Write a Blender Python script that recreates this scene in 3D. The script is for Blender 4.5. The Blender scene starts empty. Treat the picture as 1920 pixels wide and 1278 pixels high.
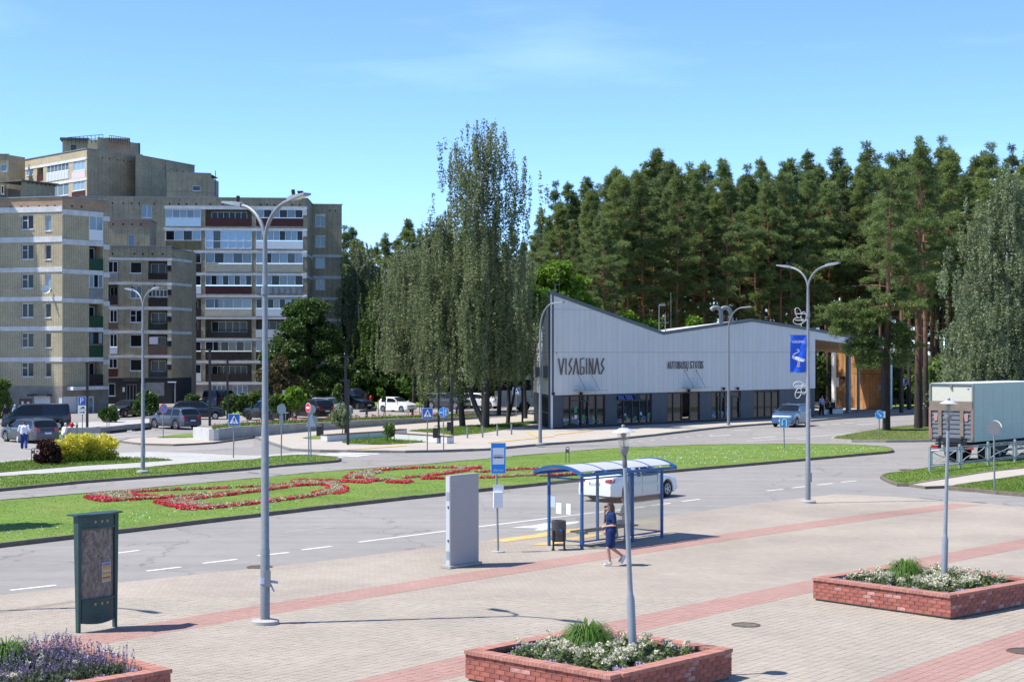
import bpy, bmesh, math, random
import numpy as np
from mathutils import Vector, Matrix
random.seed(7); RNG = np.random.default_rng(11)
D = bpy.data; SC = bpy.context.scene; COL = SC.collection
R = math.radians; PI = math.pi
# ------------------------------------------------------------------ camera, sky, sun, exposure
F = 3050.0; CH = 5.8; HY = 660.3           # focal length in photo pixels, eye height, horizon row
cam = D.objects.new('camera', D.cameras.new('camera')); COL.objects.link(cam); SC.camera = cam
cam.location = (0, 0, CH); cam.rotation_euler = (R(90), 0, 0)
cam.data.sensor_width = 36; cam.data.lens = 36*F/1920; cam.data.shift_y = (HY-639)/1920
cam.data.clip_start = 0.5; cam.data.clip_end = 6000
SUN_AZ = (-0.983, -0.184); SUN_EL = R(57)
sun = D.objects.new('sun', D.lights.new('sun', 'SUN')); COL.objects.link(sun)
sun.data.energy = 3.6; sun.data.angle = R(0.53); sun.data.color = (1.0, 0.95, 0.87)
_s = Vector((SUN_AZ[0]*math.cos(SUN_EL), SUN_AZ[1]*math.cos(SUN_EL), math.sin(SUN_EL)))
sun.rotation_euler = _s.to_track_quat('Z', 'Y').to_euler(); sun.location = (-60, -20, 90)
W = D.worlds.new('World'); SC.world = W; W.use_nodes = True
nt = W.node_tree; bg = nt.nodes['Background']
sky = nt.nodes.new('ShaderNodeTexSky'); sky.sky_type = 'NISHITA'; sky.sun_disc = False
sky.sun_elevation = SUN_EL; sky.sun_rotation = math.atan2(SUN_AZ[0], SUN_AZ[1])
sky.altitude = 100; sky.air_density = 0.58; sky.dust_density = 0.0; sky.ozone_density = 8.0
# thin wisps of high cloud, all over the sky
tc = nt.nodes.new('ShaderNodeTexCoord'); mp = nt.nodes.new('ShaderNodeMapping'); mp.inputs['Scale'].default_value = (1.6, 1.6, 9)
mp.inputs['Rotation'].default_value = (0, R(8), 0); mp.inputs['Location'].default_value = (3.7, 1.2, 0.4)
nz = nt.nodes.new('ShaderNodeTexNoise'); nz.inputs['Scale'].default_value = 2.2; nz.inputs['Detail'].default_value = 6
rp = nt.nodes.new('ShaderNodeMapRange'); rp.inputs['From Min'].default_value = 0.55; rp.inputs['From Max'].default_value = 0.8
rp.inputs['To Max'].default_value = 0.22
mx = nt.nodes.new('ShaderNodeMix'); mx.data_type = 'RGBA'; mx.inputs['B'].default_value = (4.2, 5.4, 6.6, 1)
nt.links.new(tc.outputs['Generated'], mp.inputs[0]); nt.links.new(mp.outputs[0], nz.inputs['Vector'])
nt.links.new(nz.outputs[0], rp.inputs[0]); nt.links.new(rp.outputs[0], mx.inputs['Factor'])
nt.links.new(sky.outputs[0], mx.inputs['A']); nt.links.new(mx.outputs['Result'], bg.inputs[0])
bg.inputs[1].default_value = 0.135
SC.view_settings.view_transform = 'Standard'; SC.view_settings.look = 'None'
SC.view_settings.exposure = 1.15; SC.view_settings.gamma = 1; SC.view_settings.use_curve_mapping = False
SC.render.engine = 'CYCLES'; SC.cycles.max_bounces = 6; SC.cycles.transparent_max_bounces = 12
SC.cycles.diffuse_bounces = 4; SC.cycles.glossy_bounces = 3; SC.cycles.caustics_reflective = False; SC.cycles.caustics_refractive = False

# ------------------------------------------------------------------ helpers
def U(px, py, z=0.0):
    """where the sight line through a pixel of the photo meets height z"""
    d = (CH-z)*F/(py-HY); return Vector(((px-960)*d/F, d, z))
def at(px, d, z=0.0): return Vector(((px-960)*d/F, d, z))
def zat(py, d): return CH+(HY-py)*d/F

MATS = {}
def nodes_of(name):
    m = D.materials.new(name); m.use_nodes = True; t = m.node_tree
    return m, t, t.nodes['Principled BSDF']
def mat(name, c, rough=0.7, metal=0.0, spec=0.4, var=0.0, vs=6.0, bump=0.0, bs=40.0, rand=0.0, island=0.0, coat=0.0):
    if name in MATS: return MATS[name]
    m, t, b = nodes_of(name); L = t.links
    b.inputs['Roughness'].default_value = rough; b.inputs['Metallic'].default_value = metal
    b.inputs['Specular IOR Level'].default_value = spec; b.inputs['Coat Weight'].default_value = coat
    b.inputs['Base Color'].default_value = (*c, 1)
    last = None
    tcn = t.nodes.new('ShaderNodeTexCoord')
    def mul(val_socket, amount):
        nonlocal last
        mr = t.nodes.new('ShaderNodeMapRange'); mr.inputs['To Min'].default_value = 1-amount; mr.inputs['To Max'].default_value = 1+amount
        L.new(val_socket, mr.inputs[0])
        v = t.nodes.new('ShaderNodeVectorMath'); v.operation = 'SCALE'
        if last is None: v.inputs[0].default_value = c
        else: L.new(last, v.inputs[0])
        L.new(mr.outputs[0], v.inputs['Scale']); last = v.outputs[0]
    if var:
        n = t.nodes.new('ShaderNodeTexNoise'); n.inputs['Scale'].default_value = vs; n.inputs['Detail'].default_value = 5; n.inputs['Roughness'].default_value = 0.65
        L.new(tcn.outputs['Object'], n.inputs['Vector'])
        mr0 = t.nodes.new('ShaderNodeMapRange'); mr0.inputs['From Min'].default_value = 0.3; mr0.inputs['From Max'].default_value = 0.7
        L.new(n.outputs[0], mr0.inputs[0]); mul(mr0.outputs[0], var)
    if rand:
        oi = t.nodes.new('ShaderNodeObjectInfo'); mul(oi.outputs['Random'], rand)
    if island:
        g = t.nodes.new('ShaderNodeNewGeometry'); mul(g.outputs['Random Per Island'], island)
    if last is not None: L.new(last, b.inputs['Base Color'])
    if bump:
        n = t.nodes.new('ShaderNodeTexNoise'); n.inputs['Scale'].default_value = bs; n.inputs['Detail'].default_value = 3
        L.new(tcn.outputs['Object'], n.inputs['Vector'])
        bp = t.nodes.new('ShaderNodeBump'); bp.inputs['Strength'].default_value = bump; bp.inputs['Distance'].default_value = 0.02
        L.new(n.outputs[0], bp.inputs['Height']); L.new(bp.outputs[0], b.inputs['Normal'])
    MATS[name] = m; return m

class MB:
    """collects shapes, then links them as one mesh object"""
    def __init__(s): s.v = []; s.f = []; s.mi = []; s.uv = {}
    def face(s, pts, mi=0, uv=None):
        b = len(s.v); s.v.extend([tuple(p) for p in pts]); s.f.append(tuple(range(b, b+len(pts)))); s.mi.append(mi)
        if uv is not None: s.uv[len(s.f)-1] = uv
    def poly(s, vs, fs, mi=0):
        b = len(s.v); s.v.extend([tuple(p) for p in vs])
        for f in fs: s.f.append(tuple(b+i for i in f)); s.mi.append(mi)
    def box(s, c, d, rz=0.0, mi=0, M=None):
        x, y, z = d[0]/2, d[1]/2, d[2]/2
        vs = [(-x,-y,-z),(x,-y,-z),(x,y,-z),(-x,y,-z),(-x,-y,z),(x,-y,z),(x,y,z),(-x,y,z)]
        ca, sa = math.cos(rz), math.sin(rz)
        vs = [(c[0]+a*ca-b*sa, c[1]+a*sa+b*ca, c[2]+e) for a,b,e in vs]
        s.poly(vs, [(0,3,2,1),(4,5,6,7),(0,1,5,4),(1,2,6,5),(2,3,7,6),(3,0,4,7)], mi)
    def hexa(s, p, mi=0):   # 8 points: bottom 4, top 4
        s.poly(p, [(0,3,2,1),(4,5,6,7),(0,1,5,4),(1,2,6,5),(2,3,7,6),(3,0,4,7)], mi)
    def bar(s, a, b, w, h=None, mi=0, up=(0,0,1)):
        a, b = Vector(a), Vector(b); h = h or w; d = (b-a).normalized(); u = Vector(up)
        if abs(d.dot(u)) > 0.98: u = Vector((1,0,0))
        sx = d.cross(u).normalized()*w/2; sy = sx.cross(d).normalized()*h/2
        s.hexa([a-sx-sy,a+sx-sy,a+sx+sy,a-sx+sy,b-sx-sy,b+sx-sy,b+sx+sy,b-sx+sy], mi)
    def tube(s, path, rad, n=8, mi=0, cap=True):
        P = [Vector(p) for p in path]; rad = rad if isinstance(rad, (list, tuple)) else [rad]*len(P)
        b = len(s.v); prev = None
        for i, p in enumerate(P):
            d = (P[min(i+1, len(P)-1)]-P[max(i-1, 0)]).normalized()
            if prev is None:
                u = Vector((0,0,1)) if abs(d.z) < 0.9 else Vector((1,0,0)); e1 = d.cross(u).normalized()
            else: e1 = (prev-d*prev.dot(d)).normalized()
            prev = e1; e2 = d.cross(e1)
            for k in range(n):
                a = 2*PI*k/n; s.v.append(tuple(p+(e1*math.cos(a)+e2*math.sin(a))*rad[i]))
        for i in range(len(P)-1):
            for k in range(n):
                k2 = (k+1) % n; s.f.append((b+i*n+k, b+i*n+k2, b+(i+1)*n+k2, b+(i+1)*n+k)); s.mi.append(mi)
        if cap:
            s.f.append(tuple(b+k for k in range(n))[::-1]); s.mi.append(mi)
            s.f.append(tuple(b+(len(P)-1)*n+k for k in range(n))); s.mi.append(mi)
    def lathe(s, prof, c=(0,0,0), n=16, mi=0):
        b = len(s.v); m = len(prof)
        for k in range(n):
            a = 2*PI*k/n
            for r, z in prof: s.v.append((c[0]+r*math.cos(a), c[1]+r*math.sin(a), c[2]+z))
        for k in range(n):
            k2 = (k+1) % n
            for i in range(m-1): s.f.append((b+k*m+i, b+k2*m+i, b+k2*m+i+1, b+k*m+i+1)); s.mi.append(mi)
    def disc(s, c, nrm, r, n=20, th=0.0, mi=0, ry=None):
        nrm = Vector(nrm).normalized(); u = Vector((0,0,1)) if abs(nrm.z) < 0.9 else Vector((1,0,0))
        e1 = u.cross(nrm).normalized(); e2 = nrm.cross(e1); c = Vector(c); ry = ry or r
        ring = [c+e1*math.cos(2*PI*k/n)*r+e2*math.sin(2*PI*k/n)*ry for k in range(n)]
        if th: s.prism(ring, nrm*th, mi)
        else: s.face(ring, mi)
    def prism(s, ring, off, mi=0):
        off = Vector(off); ring = [Vector(p) for p in ring]; n = len(ring); b = len(s.v)
        s.v.extend(tuple(p) for p in ring); s.v.extend(tuple(p+off) for p in ring)
        s.f.append(tuple(range(b, b+n))[::-1]); s.mi.append(mi); s.f.append(tuple(range(b+n, b+2*n))); s.mi.append(mi)
        for k in range(n):
            k2 = (k+1) % n; s.f.append((b+k, b+k2, b+n+k2, b+n+k)); s.mi.append(mi)
    def build(s, name, m, parent=None, smooth=None, fix=False):
        me = D.meshes.new(name); off = Vector((0,0,0))
        if parent is not None:
            o = parent
            while o is not None: off += Vector(o.location); o = o.parent
        vs = [(p[0]-off.x, p[1]-off.y, p[2]-off.z) for p in s.v] if off.length > 0 else s.v
        me.from_pydata(vs, [], s.f)
        ms = m if isinstance(m, (list, tuple)) else [m]
        for q in ms: me.materials.append(q)
        if len(ms) > 1: me.polygons.foreach_set('material_index', s.mi)
        if s.uv:
            ul = me.uv_layers.new(name='UVMap')
            for fi, uv in s.uv.items():
                ls = me.polygons[fi].loop_start
                for k, q in enumerate(uv): ul.data[ls+k].uv = q
        if fix or smooth:
            bm = bmesh.new(); bm.from_mesh(me)
            if fix: bmesh.ops.remove_doubles(bm, verts=bm.verts, dist=1e-4)
            bmesh.ops.recalc_face_normals(bm, faces=bm.faces); bm.to_mesh(me); bm.free()
        if smooth:
            me.polygons.foreach_set('use_smooth', [True]*len(me.polygons)); me.set_sharp_from_angle(angle=R(smooth))
        me.update()
        return link(name, me, parent)
def link(name, me, parent=None, loc=None):
    o = D.objects.new(name, me); COL.objects.link(o)
    if parent is not None: o.parent = parent
    if loc is not None: o.location = loc
    return o
def tag(o, label=None, cat=None, group=None, kind=None):
    if label: o['label'] = label
    if cat: o['category'] = cat
    if group: o['group'] = group
    if kind: o['kind'] = kind
    return o
def thing(name, label, cat, loc, group=None, rz=0.0):
    o = D.objects.new(name, None); COL.objects.link(o); o.location = loc; o.rotation_euler = (0,0,rz)
    o.empty_display_size = 0.3
    return tag(o, label, cat, group)
class Loc:
    """stand-in parent for MB.build of a part modelled in its thing's own space"""
def part(mb, name, m, parent, smooth=None, fix=False):   # vertices already in the parent's space
    o = mb.build(name, m, None, smooth, fix); o.parent = parent; return o
def copy_tree(o, loc=None, rz=None, label=None, scale=None, parent=None):
    c = o.copy(); COL.objects.link(c)
    if parent is not None: c.parent = parent
    if loc is not None: c.location = loc
    if rz is not None: c.rotation_euler = (0,0,rz)
    if scale is not None: c.scale = scale
    if label: c['label'] = label
    for ch in KIDS.get(o.name, ()): copy_tree(ch, parent=c)
    return c
KIDS = {}
def kids(o, lst): KIDS[o.name] = lst; return o
def tris_mesh(name, V, m, mi=None):
    """numpy triangle soup (n,3,3) -> mesh"""
    n = len(V); me = D.meshes.new(name); me.vertices.add(3*n); me.loops.add(3*n); me.polygons.add(n)
    me.vertices.foreach_set('co', np.ascontiguousarray(V, dtype=np.float32).reshape(-1))
    me.loops.foreach_set('vertex_index', np.arange(3*n, dtype=np.int32))
    me.polygons.foreach_set('loop_start', np.arange(0, 3*n, 3, dtype=np.int32))
    ms = m if isinstance(m, (list, tuple)) else [m]
    for q in ms: me.materials.append(q)
    if mi is not None: me.polygons.foreach_set('material_index', np.asarray(mi, dtype=np.int32))
    me.update(calc_edges=True); return me
def rotz(h): return math.atan2(h[1], h[0])

# ------------------------------------------------------------------ materials
galv = mat('galvanised_steel', (0.205,0.222,0.24), 0.5, 0.25, var=0.12, vs=9)
lampgrey = mat('painted_grey_steel', (0.27,0.30,0.33), 0.5, 0.2, var=0.1, vs=5)
black = mat('black_steel', (0.015,0.016,0.018), 0.5, var=0.2)
rubber = mat('black_rubber', (0.02,0.02,0.021), 0.8)
white = mat('white_paint', (0.75,0.76,0.77), 0.5, var=0.05)
offwhite = mat('off_white_plastic', (0.6,0.62,0.63), 0.5, var=0.06)
concrete = mat('concrete', (0.36,0.35,0.33), 0.85, var=0.16, vs=1.5, bump=0.2)
kerbm = mat('kerb_stone', (0.15,0.125,0.10), 0.9, var=0.22, vs=2.5, bump=0.2)
glassd = mat('dark_glass', (0.012,0.015,0.018), 0.03, spec=0.7)
glassm = mat('room_glass', (0.018,0.02,0.023), 0.05, spec=0.3, rand=0.4)
glassp = mat('sky_reflection_glass', (0.19,0.26,0.31), 0.05, spec=0.7, rand=0.35)  # pale blue base colour stands in for sky reflected over curtained panes
pvc = mat('white_pvc', (0.7,0.72,0.74), 0.45)
brownwood = mat('brown_painted_wood', (0.05,0.025,0.018), 0.7, var=0.3)
def clear_glass(name, tint, gl):
    m, t, b = nodes_of(name); t.nodes.remove(b); out = t.nodes['Material Output']
    tr = t.nodes.new('ShaderNodeBsdfTransparent'); tr.inputs[0].default_value = (*tint, 1)
    g = t.nodes.new('ShaderNodeBsdfGlossy'); g.inputs['Roughness'].default_value = 0.03
    mxx = t.nodes.new('ShaderNodeMixShader'); mxx.inputs[0].default_value = gl
    t.links.new(tr.outputs[0], mxx.inputs[1]); t.links.new(g.outputs[0], mxx.inputs[2]); t.links.new(mxx.outputs[0], out.inputs[0])
    return m
shelter_glass = clear_glass('shelter_glass', (0.93,0.94,0.93), 0.06)
lantern_glass = clear_glass('lantern_glass', (0.88,0.88,0.86), 0.09)
def leafmat(name, c, c2, trans=0.35, rough=0.55, rv=0.25, ns=0.6):
    m, t, b = nodes_of(name); L = t.links; out = t.nodes['Material Output']
    geo = t.nodes.new('ShaderNodeNewGeometry'); oi = t.nodes.new('ShaderNodeObjectInfo'); tcn = t.nodes.new('ShaderNodeTexCoord')
    n = t.nodes.new('ShaderNodeTexNoise'); n.inputs['Scale'].default_value = ns; n.inputs['Detail'].default_value = 2
    L.new(tcn.outputs['Object'], n.inputs['Vector'])
    ad = t.nodes.new('ShaderNodeMath'); ad.operation = 'ADD'
    L.new(n.outputs[0], ad.inputs[0])
    sub = t.nodes.new('ShaderNodeMath'); sub.operation = 'MULTIPLY_ADD'; sub.inputs[1].default_value = 0.7; sub.inputs[2].default_value = -0.35
    L.new(geo.outputs['Random Per Island'], sub.inputs[0]); L.new(sub.outputs[0], ad.inputs[1])
    mixc = t.nodes.new('ShaderNodeMix'); mixc.data_type = 'RGBA'; mixc.inputs['A'].default_value = (*c,1); mixc.inputs['B'].default_value = (*c2,1)
    L.new(ad.outputs[0], mixc.inputs['Factor'])
    mr = t.nodes.new('ShaderNodeMapRange'); mr.inputs['To Min'].default_value = 1-rv; mr.inputs['To Max'].default_value = 1+rv
    L.new(oi.outputs['Random'], mr.inputs[0])
    v = t.nodes.new('ShaderNodeVectorMath'); v.operation = 'SCALE'; L.new(mixc.outputs['Result'], v.inputs[0]); L.new(mr.outputs[0], v.inputs['Scale'])
    L.new(v.outputs[0], b.inputs['Base Color']); b.inputs['Roughness'].default_value = rough; b.inputs['Specular IOR Level'].default_value = 0.25
    tl = t.nodes.new('ShaderNodeBsdfTranslucent'); L.new(v.outputs[0], tl.inputs[0])
    ms = t.nodes.new('ShaderNodeMixShader'); ms.inputs[0].default_value = trans
    L.new(b.outputs[0], ms.inputs[1]); L.new(tl.outputs[0], ms.inputs[2]); L.new(ms.outputs[0], out.inputs[0])
    return m
def barkmat(name, low, high, z0, z1, var=0.3, scale=(6,6,1.5)):
    m, t, b = nodes_of(name); L = t.links
    tcn = t.nodes.new('ShaderNodeTexCoord'); sx = t.nodes.new('ShaderNodeSeparateXYZ'); L.new(tcn.outputs['Object'], sx.inputs[0])
    mr = t.nodes.new('ShaderNodeMapRange'); mr.inputs['From Min'].default_value = z0; mr.inputs['From Max'].default_value = z1
    L.new(sx.outputs['Z'], mr.inputs[0])
    mc = t.nodes.new('ShaderNodeMix'); mc.data_type = 'RGBA'; mc.inputs['A'].default_value = (*low,1); mc.inputs['B'].default_value = (*high,1)
    L.new(mr.outputs[0], mc.inputs['Factor'])
    mp = t.nodes.new('ShaderNodeMapping'); mp.inputs['Scale'].default_value = scale; L.new(tcn.outputs['Object'], mp.inputs[0])
    n = t.nodes.new('ShaderNodeTexNoise'); n.inputs['Scale'].default_value = 1.0; n.inputs['Detail'].default_value = 4; L.new(mp.outputs[0], n.inputs['Vector'])
    m2 = t.nodes.new('ShaderNodeMapRange'); m2.inputs['From Min'].default_value = 0.3; m2.inputs['From Max'].default_value = 0.7
    m2.inputs['To Min'].default_value = 1-var; m2.inputs['To Max'].default_value = 1+var; L.new(n.outputs[0], m2.inputs[0])
    v = t.nodes.new('ShaderNodeVectorMath'); v.operation = 'SCALE'; L.new(mc.outputs['Result'], v.inputs[0]); L.new(m2.outputs[0], v.inputs['Scale'])
    L.new(v.outputs[0], b.inputs['Base Color']); b.inputs['Roughness'].default_value = 0.9
    bp = t.nodes.new('ShaderNodeBump'); bp.inputs['Strength'].default_value = 0.6; bp.inputs['Distance'].default_value = 0.05
    L.new(n.outputs[0], bp.inputs['Height']); L.new(bp.outputs[0], b.inputs['Normal'])
    return m
def birchbark():
    m, t, b = nodes_of('birch_bark'); L = t.links
    tcn = t.nodes.new('ShaderNodeTexCoord'); mp = t.nodes.new('ShaderNodeMapping'); mp.inputs['Scale'].default_value = (1.2,1.2,3.5); L.new(tcn.outputs['Object'], mp.inputs[0])
    n = t.nodes.new('ShaderNodeTexNoise'); n.inputs['Scale'].default_value = 1.3; n.inputs['Detail'].default_value = 4; L.new(mp.outputs[0], n.inputs['Vector'])
    sx = t.nodes.new('ShaderNodeSeparateXYZ'); L.new(tcn.outputs['Object'], sx.inputs[0])
    mr = t.nodes.new('ShaderNodeMapRange'); mr.inputs['From Min'].default_value = 0.5; mr.inputs['From Max'].default_value = 6.0; mr.inputs['To Min'].default_value = -0.42; mr.inputs['To Max'].default_value = 0.1
    L.new(sx.outputs['Z'], mr.inputs[0])
    ad = t.nodes.new('ShaderNodeMath'); L.new(n.outputs[0], ad.inputs[0]); L.new(mr.outputs[0], ad.inputs[1])
    cr = t.nodes.new('ShaderNodeValToRGB'); cr.color_ramp.elements[0].position = 0.42; cr.color_ramp.elements[0].color = (0.03,0.027,0.025,1)
    cr.color_ramp.elements[1].position = 0.52; cr.color_ramp.elements[1].color = (0.55,0.53,0.5,1)
    L.new(ad.outputs[0], cr.inputs[0]); L.new(cr.outputs[0], b.inputs['Base Color']); b.inputs['Roughness'].default_value = 0.8
    return m
def brickwall(name, c1, c2, mortar, bw=0.25, bh=0.075, ms=0.012, dirt=0.25, offset=0.5, seam=None):
    """small far bricks: colour and fine relief on the wall geometry"""
    m, t, b = nodes_of(name); L = t.links
    uv = t.nodes.new('ShaderNodeUVMap'); bt = t.nodes.new('ShaderNodeTexBrick')
    bt.inputs['Scale'].default_value = 1; bt.inputs['Brick Width'].default_value = bw; bt.inputs['Row Height'].default_value = bh
    bt.inputs['Mortar Size'].default_value = ms; bt.inputs['Mortar Smooth'].default_value = 0.3; bt.offset = offset
    bt.inputs['Color1'].default_value = (*c1,1); bt.inputs['Color2'].default_value = (*c2,1); bt.inputs['Mortar'].default_value = (*mortar,1)
    L.new(uv.outputs[0], bt.inputs['Vector']); col = bt.outputs['Color']
    if seam:   # dark panel joints between prefabricated brick-faced slabs
        b2 = t.nodes.new('ShaderNodeTexBrick'); b2.offset = 0.0; b2.inputs['Scale'].default_value = 1
        b2.inputs['Brick Width'].default_value = seam[0]; b2.inputs['Row Height'].default_value = seam[1]; b2.inputs['Mortar Size'].default_value = seam[2]
        b2.inputs['Mortar Smooth'].default_value = 0.4
        b2.inputs['Color1'].default_value = (1,1,1,1); b2.inputs['Color2'].default_value = (0.93,0.93,0.93,1); b2.inputs['Mortar'].default_value = (0.35,0.33,0.3,1)
        L.new(uv.outputs[0], b2.inputs['Vector'])
        mm = t.nodes.new('ShaderNodeMix'); mm.data_type = 'RGBA'; mm.blend_type = 'MULTIPLY'; mm.inputs['Factor'].default_value = 1
        L.new(col, mm.inputs['A']); L.new(b2.outputs['Color'], mm.inputs['B']); col = mm.outputs['Result']
    n = t.nodes.new('ShaderNodeTexNoise'); n.inputs['Scale'].default_value = 0.35; n.inputs['Detail'].default_value = 6; n.inputs['Roughness'].default_value = 0.7
    L.new(uv.outputs[0], n.inputs['Vector'])
    mr = t.nodes.new('ShaderNodeMapRange'); mr.inputs['From Min'].default_value = 0.3; mr.inputs['From Max'].default_value = 0.7; mr.inputs['To Min'].default_value = 1-dirt; mr.inputs['To Max'].default_value = 1+dirt*0.6
    L.new(n.outputs[0], mr.inputs[0])
    v = t.nodes.new('ShaderNodeVectorMath'); v.operation = 'SCALE'; L.new(col, v.inputs[0]); L.new(mr.outputs[0], v.inputs['Scale'])
    L.new(v.outputs[0], b.inputs['Base Color']); b.inputs['Roughness'].default_value = 0.9
    bp = t.nodes.new('ShaderNodeBump'); bp.inputs['Strength'].default_value = 0.4; bp.inputs['Distance'].default_value = 0.01; bp.invert = True
    L.new(bt.outputs['Fac'], bp.inputs['Height']); L.new(bp.outputs[0], b.inputs['Normal'])
    return m
# ------------------------------------------------------------------ ground, road, plaza
def groundmat(name, c, v1, s1, v2, s2, rough=0.9, speck=0.0, streak=None, green=None):
    m, t, b = nodes_of(name); L = t.links; b.inputs['Roughness'].default_value = rough; b.inputs['Specular IOR Level'].default_value = 0.25
    tcn = t.nodes.new('ShaderNodeTexCoord'); last = None
    for k, (s, a, det) in enumerate(((s1, v1, 5), (s2, v2, 4), (60, speck, 2))):
        if not a: continue
        n = t.nodes.new('ShaderNodeTexNoise'); n.inputs['Scale'].default_value = s; n.inputs['Detail'].default_value = det; n.inputs['Roughness'].default_value = 0.65
        L.new(tcn.outputs['Object'], n.inputs['Vector'])
        mr = t.nodes.new('ShaderNodeMapRange'); mr.inputs['From Min'].default_value = 0.3; mr.inputs['From Max'].default_value = 0.7
        mr.inputs['To Min'].default_value = 1-a; mr.inputs['To Max'].default_value = 1+a; L.new(n.outputs[0], mr.inputs[0])
        v = t.nodes.new('ShaderNodeVectorMath'); v.operation = 'SCALE'
        if last is None: v.inputs[0].default_value = c
        else: L.new(last, v.inputs[0])
        L.new(mr.outputs[0], v.inputs['Scale']); last = v.outputs[0]
    if streak:   # lengthwise wear along the carriageway
        mp = t.nodes.new('ShaderNodeMapping'); mp.inputs['Rotation'].default_value = (0,0,-R(46)); mp.inputs['Scale'].default_value = (0.03, 0.9, 1); mp.vector_type = 'POINT'
        L.new(tcn.outputs['Object'], mp.inputs[0])
        n = t.nodes.new('ShaderNodeTexNoise'); n.inputs['Scale'].default_value = 1.0; n.inputs['Detail'].default_value = 4; L.new(mp.outputs[0], n.inputs['Vector'])
        mr = t.nodes.new('ShaderNodeMapRange'); mr.inputs['From Min'].default_value = 0.3; mr.inputs['From Max'].default_value = 0.7
        mr.inputs['To Min'].default_value = 1-streak; mr.inputs['To Max'].default_value = 1+streak; L.new(n.outputs[0], mr.inputs[0])
        v = t.nodes.new('ShaderNodeVectorMath'); v.operation = 'SCALE'; L.new(last, v.inputs[0]); L.new(mr.outputs[0], v.inputs['Scale']); last = v.outputs[0]
    if green:
        n = t.nodes.new('ShaderNodeTexNoise'); n.inputs['Scale'].default_value = 0.45; n.inputs['Detail'].default_value = 6; L.new(tcn.outputs['Object'], n.inputs['Vector'])
        mr = t.nodes.new('ShaderNodeMapRange'); mr.inputs['From Min'].default_value = 0.42; mr.inputs['From Max'].default_value = 0.68; L.new(n.outputs[0], mr.inputs[0])
        mc = t.nodes.new('ShaderNodeMix'); mc.data_type = 'RGBA'; L.new(mr.outputs[0], mc.inputs['Factor']); L.new(last, mc.inputs['A']); mc.inputs['B'].default_value = (*green,1)
        last = mc.outputs['Result']
    if streak:   # fine branching cracks, only here and there
        w = t.nodes.new('ShaderNodeTexNoise'); w.inputs['Scale'].default_value = 1.3; w.inputs['Detail'].default_value = 4; L.new(tcn.outputs['Object'], w.inputs['Vector'])
        va = t.nodes.new('ShaderNodeVectorMath'); va.operation = 'MULTIPLY_ADD'; va.inputs[1].default_value = (1.4,1.4,0); L.new(w.outputs['Color'], va.inputs[0]); L.new(tcn.outputs['Object'], va.inputs[2])
        vo = t.nodes.new('ShaderNodeTexVoronoi'); vo.feature = 'DISTANCE_TO_EDGE'; vo.inputs['Scale'].default_value = 0.16; L.new(va.outputs[0], vo.inputs['Vector'])
        mr = t.nodes.new('ShaderNodeMapRange'); mr.inputs['From Max'].default_value = 0.008; mr.inputs['To Min'].default_value = 0.62; L.new(vo.outputs['Distance'], mr.inputs[0])
        v = t.nodes.new('ShaderNodeVectorMath'); v.operation = 'SCALE'; L.new(last, v.inputs[0]); L.new(mr.outputs[0], v.inputs['Scale']); last = v.outputs[0]
    L.new(last, b.inputs['Base Color'])
    n = t.nodes.new('ShaderNodeTexNoise'); n.inputs['Scale'].default_value = 30; n.inputs['Detail'].default_value = 3; L.new(tcn.outputs['Object'], n.inputs['Vector'])
    bp = t.nodes.new('ShaderNodeBump'); bp.inputs['Strength'].default_value = 0.25; bp.inputs['Distance'].default_value = 0.02
    L.new(n.outputs[0], bp.inputs['Height']); L.new(bp.outputs[0], b.inputs['Normal'])
    return m
asphalt = groundmat('asphalt', (0.24,0.228,0.215), 0.10, 0.12, 0.06, 1.5, speck=0.1, streak=0.09)
lotasphalt = groundmat('old_asphalt', (0.265,0.25,0.235), 0.10, 0.1, 0.06, 1.2, speck=0.08)
walkm = groundmat('pale_paving', (0.38,0.345,0.30), 0.06, 0.3, 0.05, 2.5, speck=0.06)
slabm = groundmat('grey_slab_paving', (0.37,0.365,0.35), 0.10, 0.5, 0.10, 3.0, speck=0.05)
grassm = groundmat('grass_turf', (0.11,0.188,0.025), 0.22, 0.35, 0.2, 4.0, speck=0.3, green=(0.148,0.203,0.04))
forestm = groundmat('forest_floor', (0.035,0.05,0.014), 0.4, 0.2, 0.3, 2.0)
soilm = groundmat('planting_soil', (0.03,0.022,0.016), 0.3, 1.0, 0.3, 9.0)
paint = mat('road_paint', (0.62,0.62,0.6), 0.7, var=0.12, vs=3)
yellowpave = mat('yellow_tactile_paving', (0.52,0.36,0.13), 0.85, var=0.12, vs=3)

def sheet(name, ring, z, m, kind='structure'):
    mb = MB(); mb.face([(p[0], p[1], z) for p in ring])
    o = mb.build(name, m); 
    if o.data.polygons[0].normal.z < 0: o.data.flip_normals()
    return tag(o, kind=kind)
def pxs(pts, z=0.0): return [U(x, y, z) for x, y in pts]
sheet('ground', [(-2500,-60),(2500,-60),(2500,4000),(-2500,4000)], -0.10, forestm)
sheet('road', [(-95,18),(120,18),(120,205),(75,238),(-95,238)], 0.0, asphalt)
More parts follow.
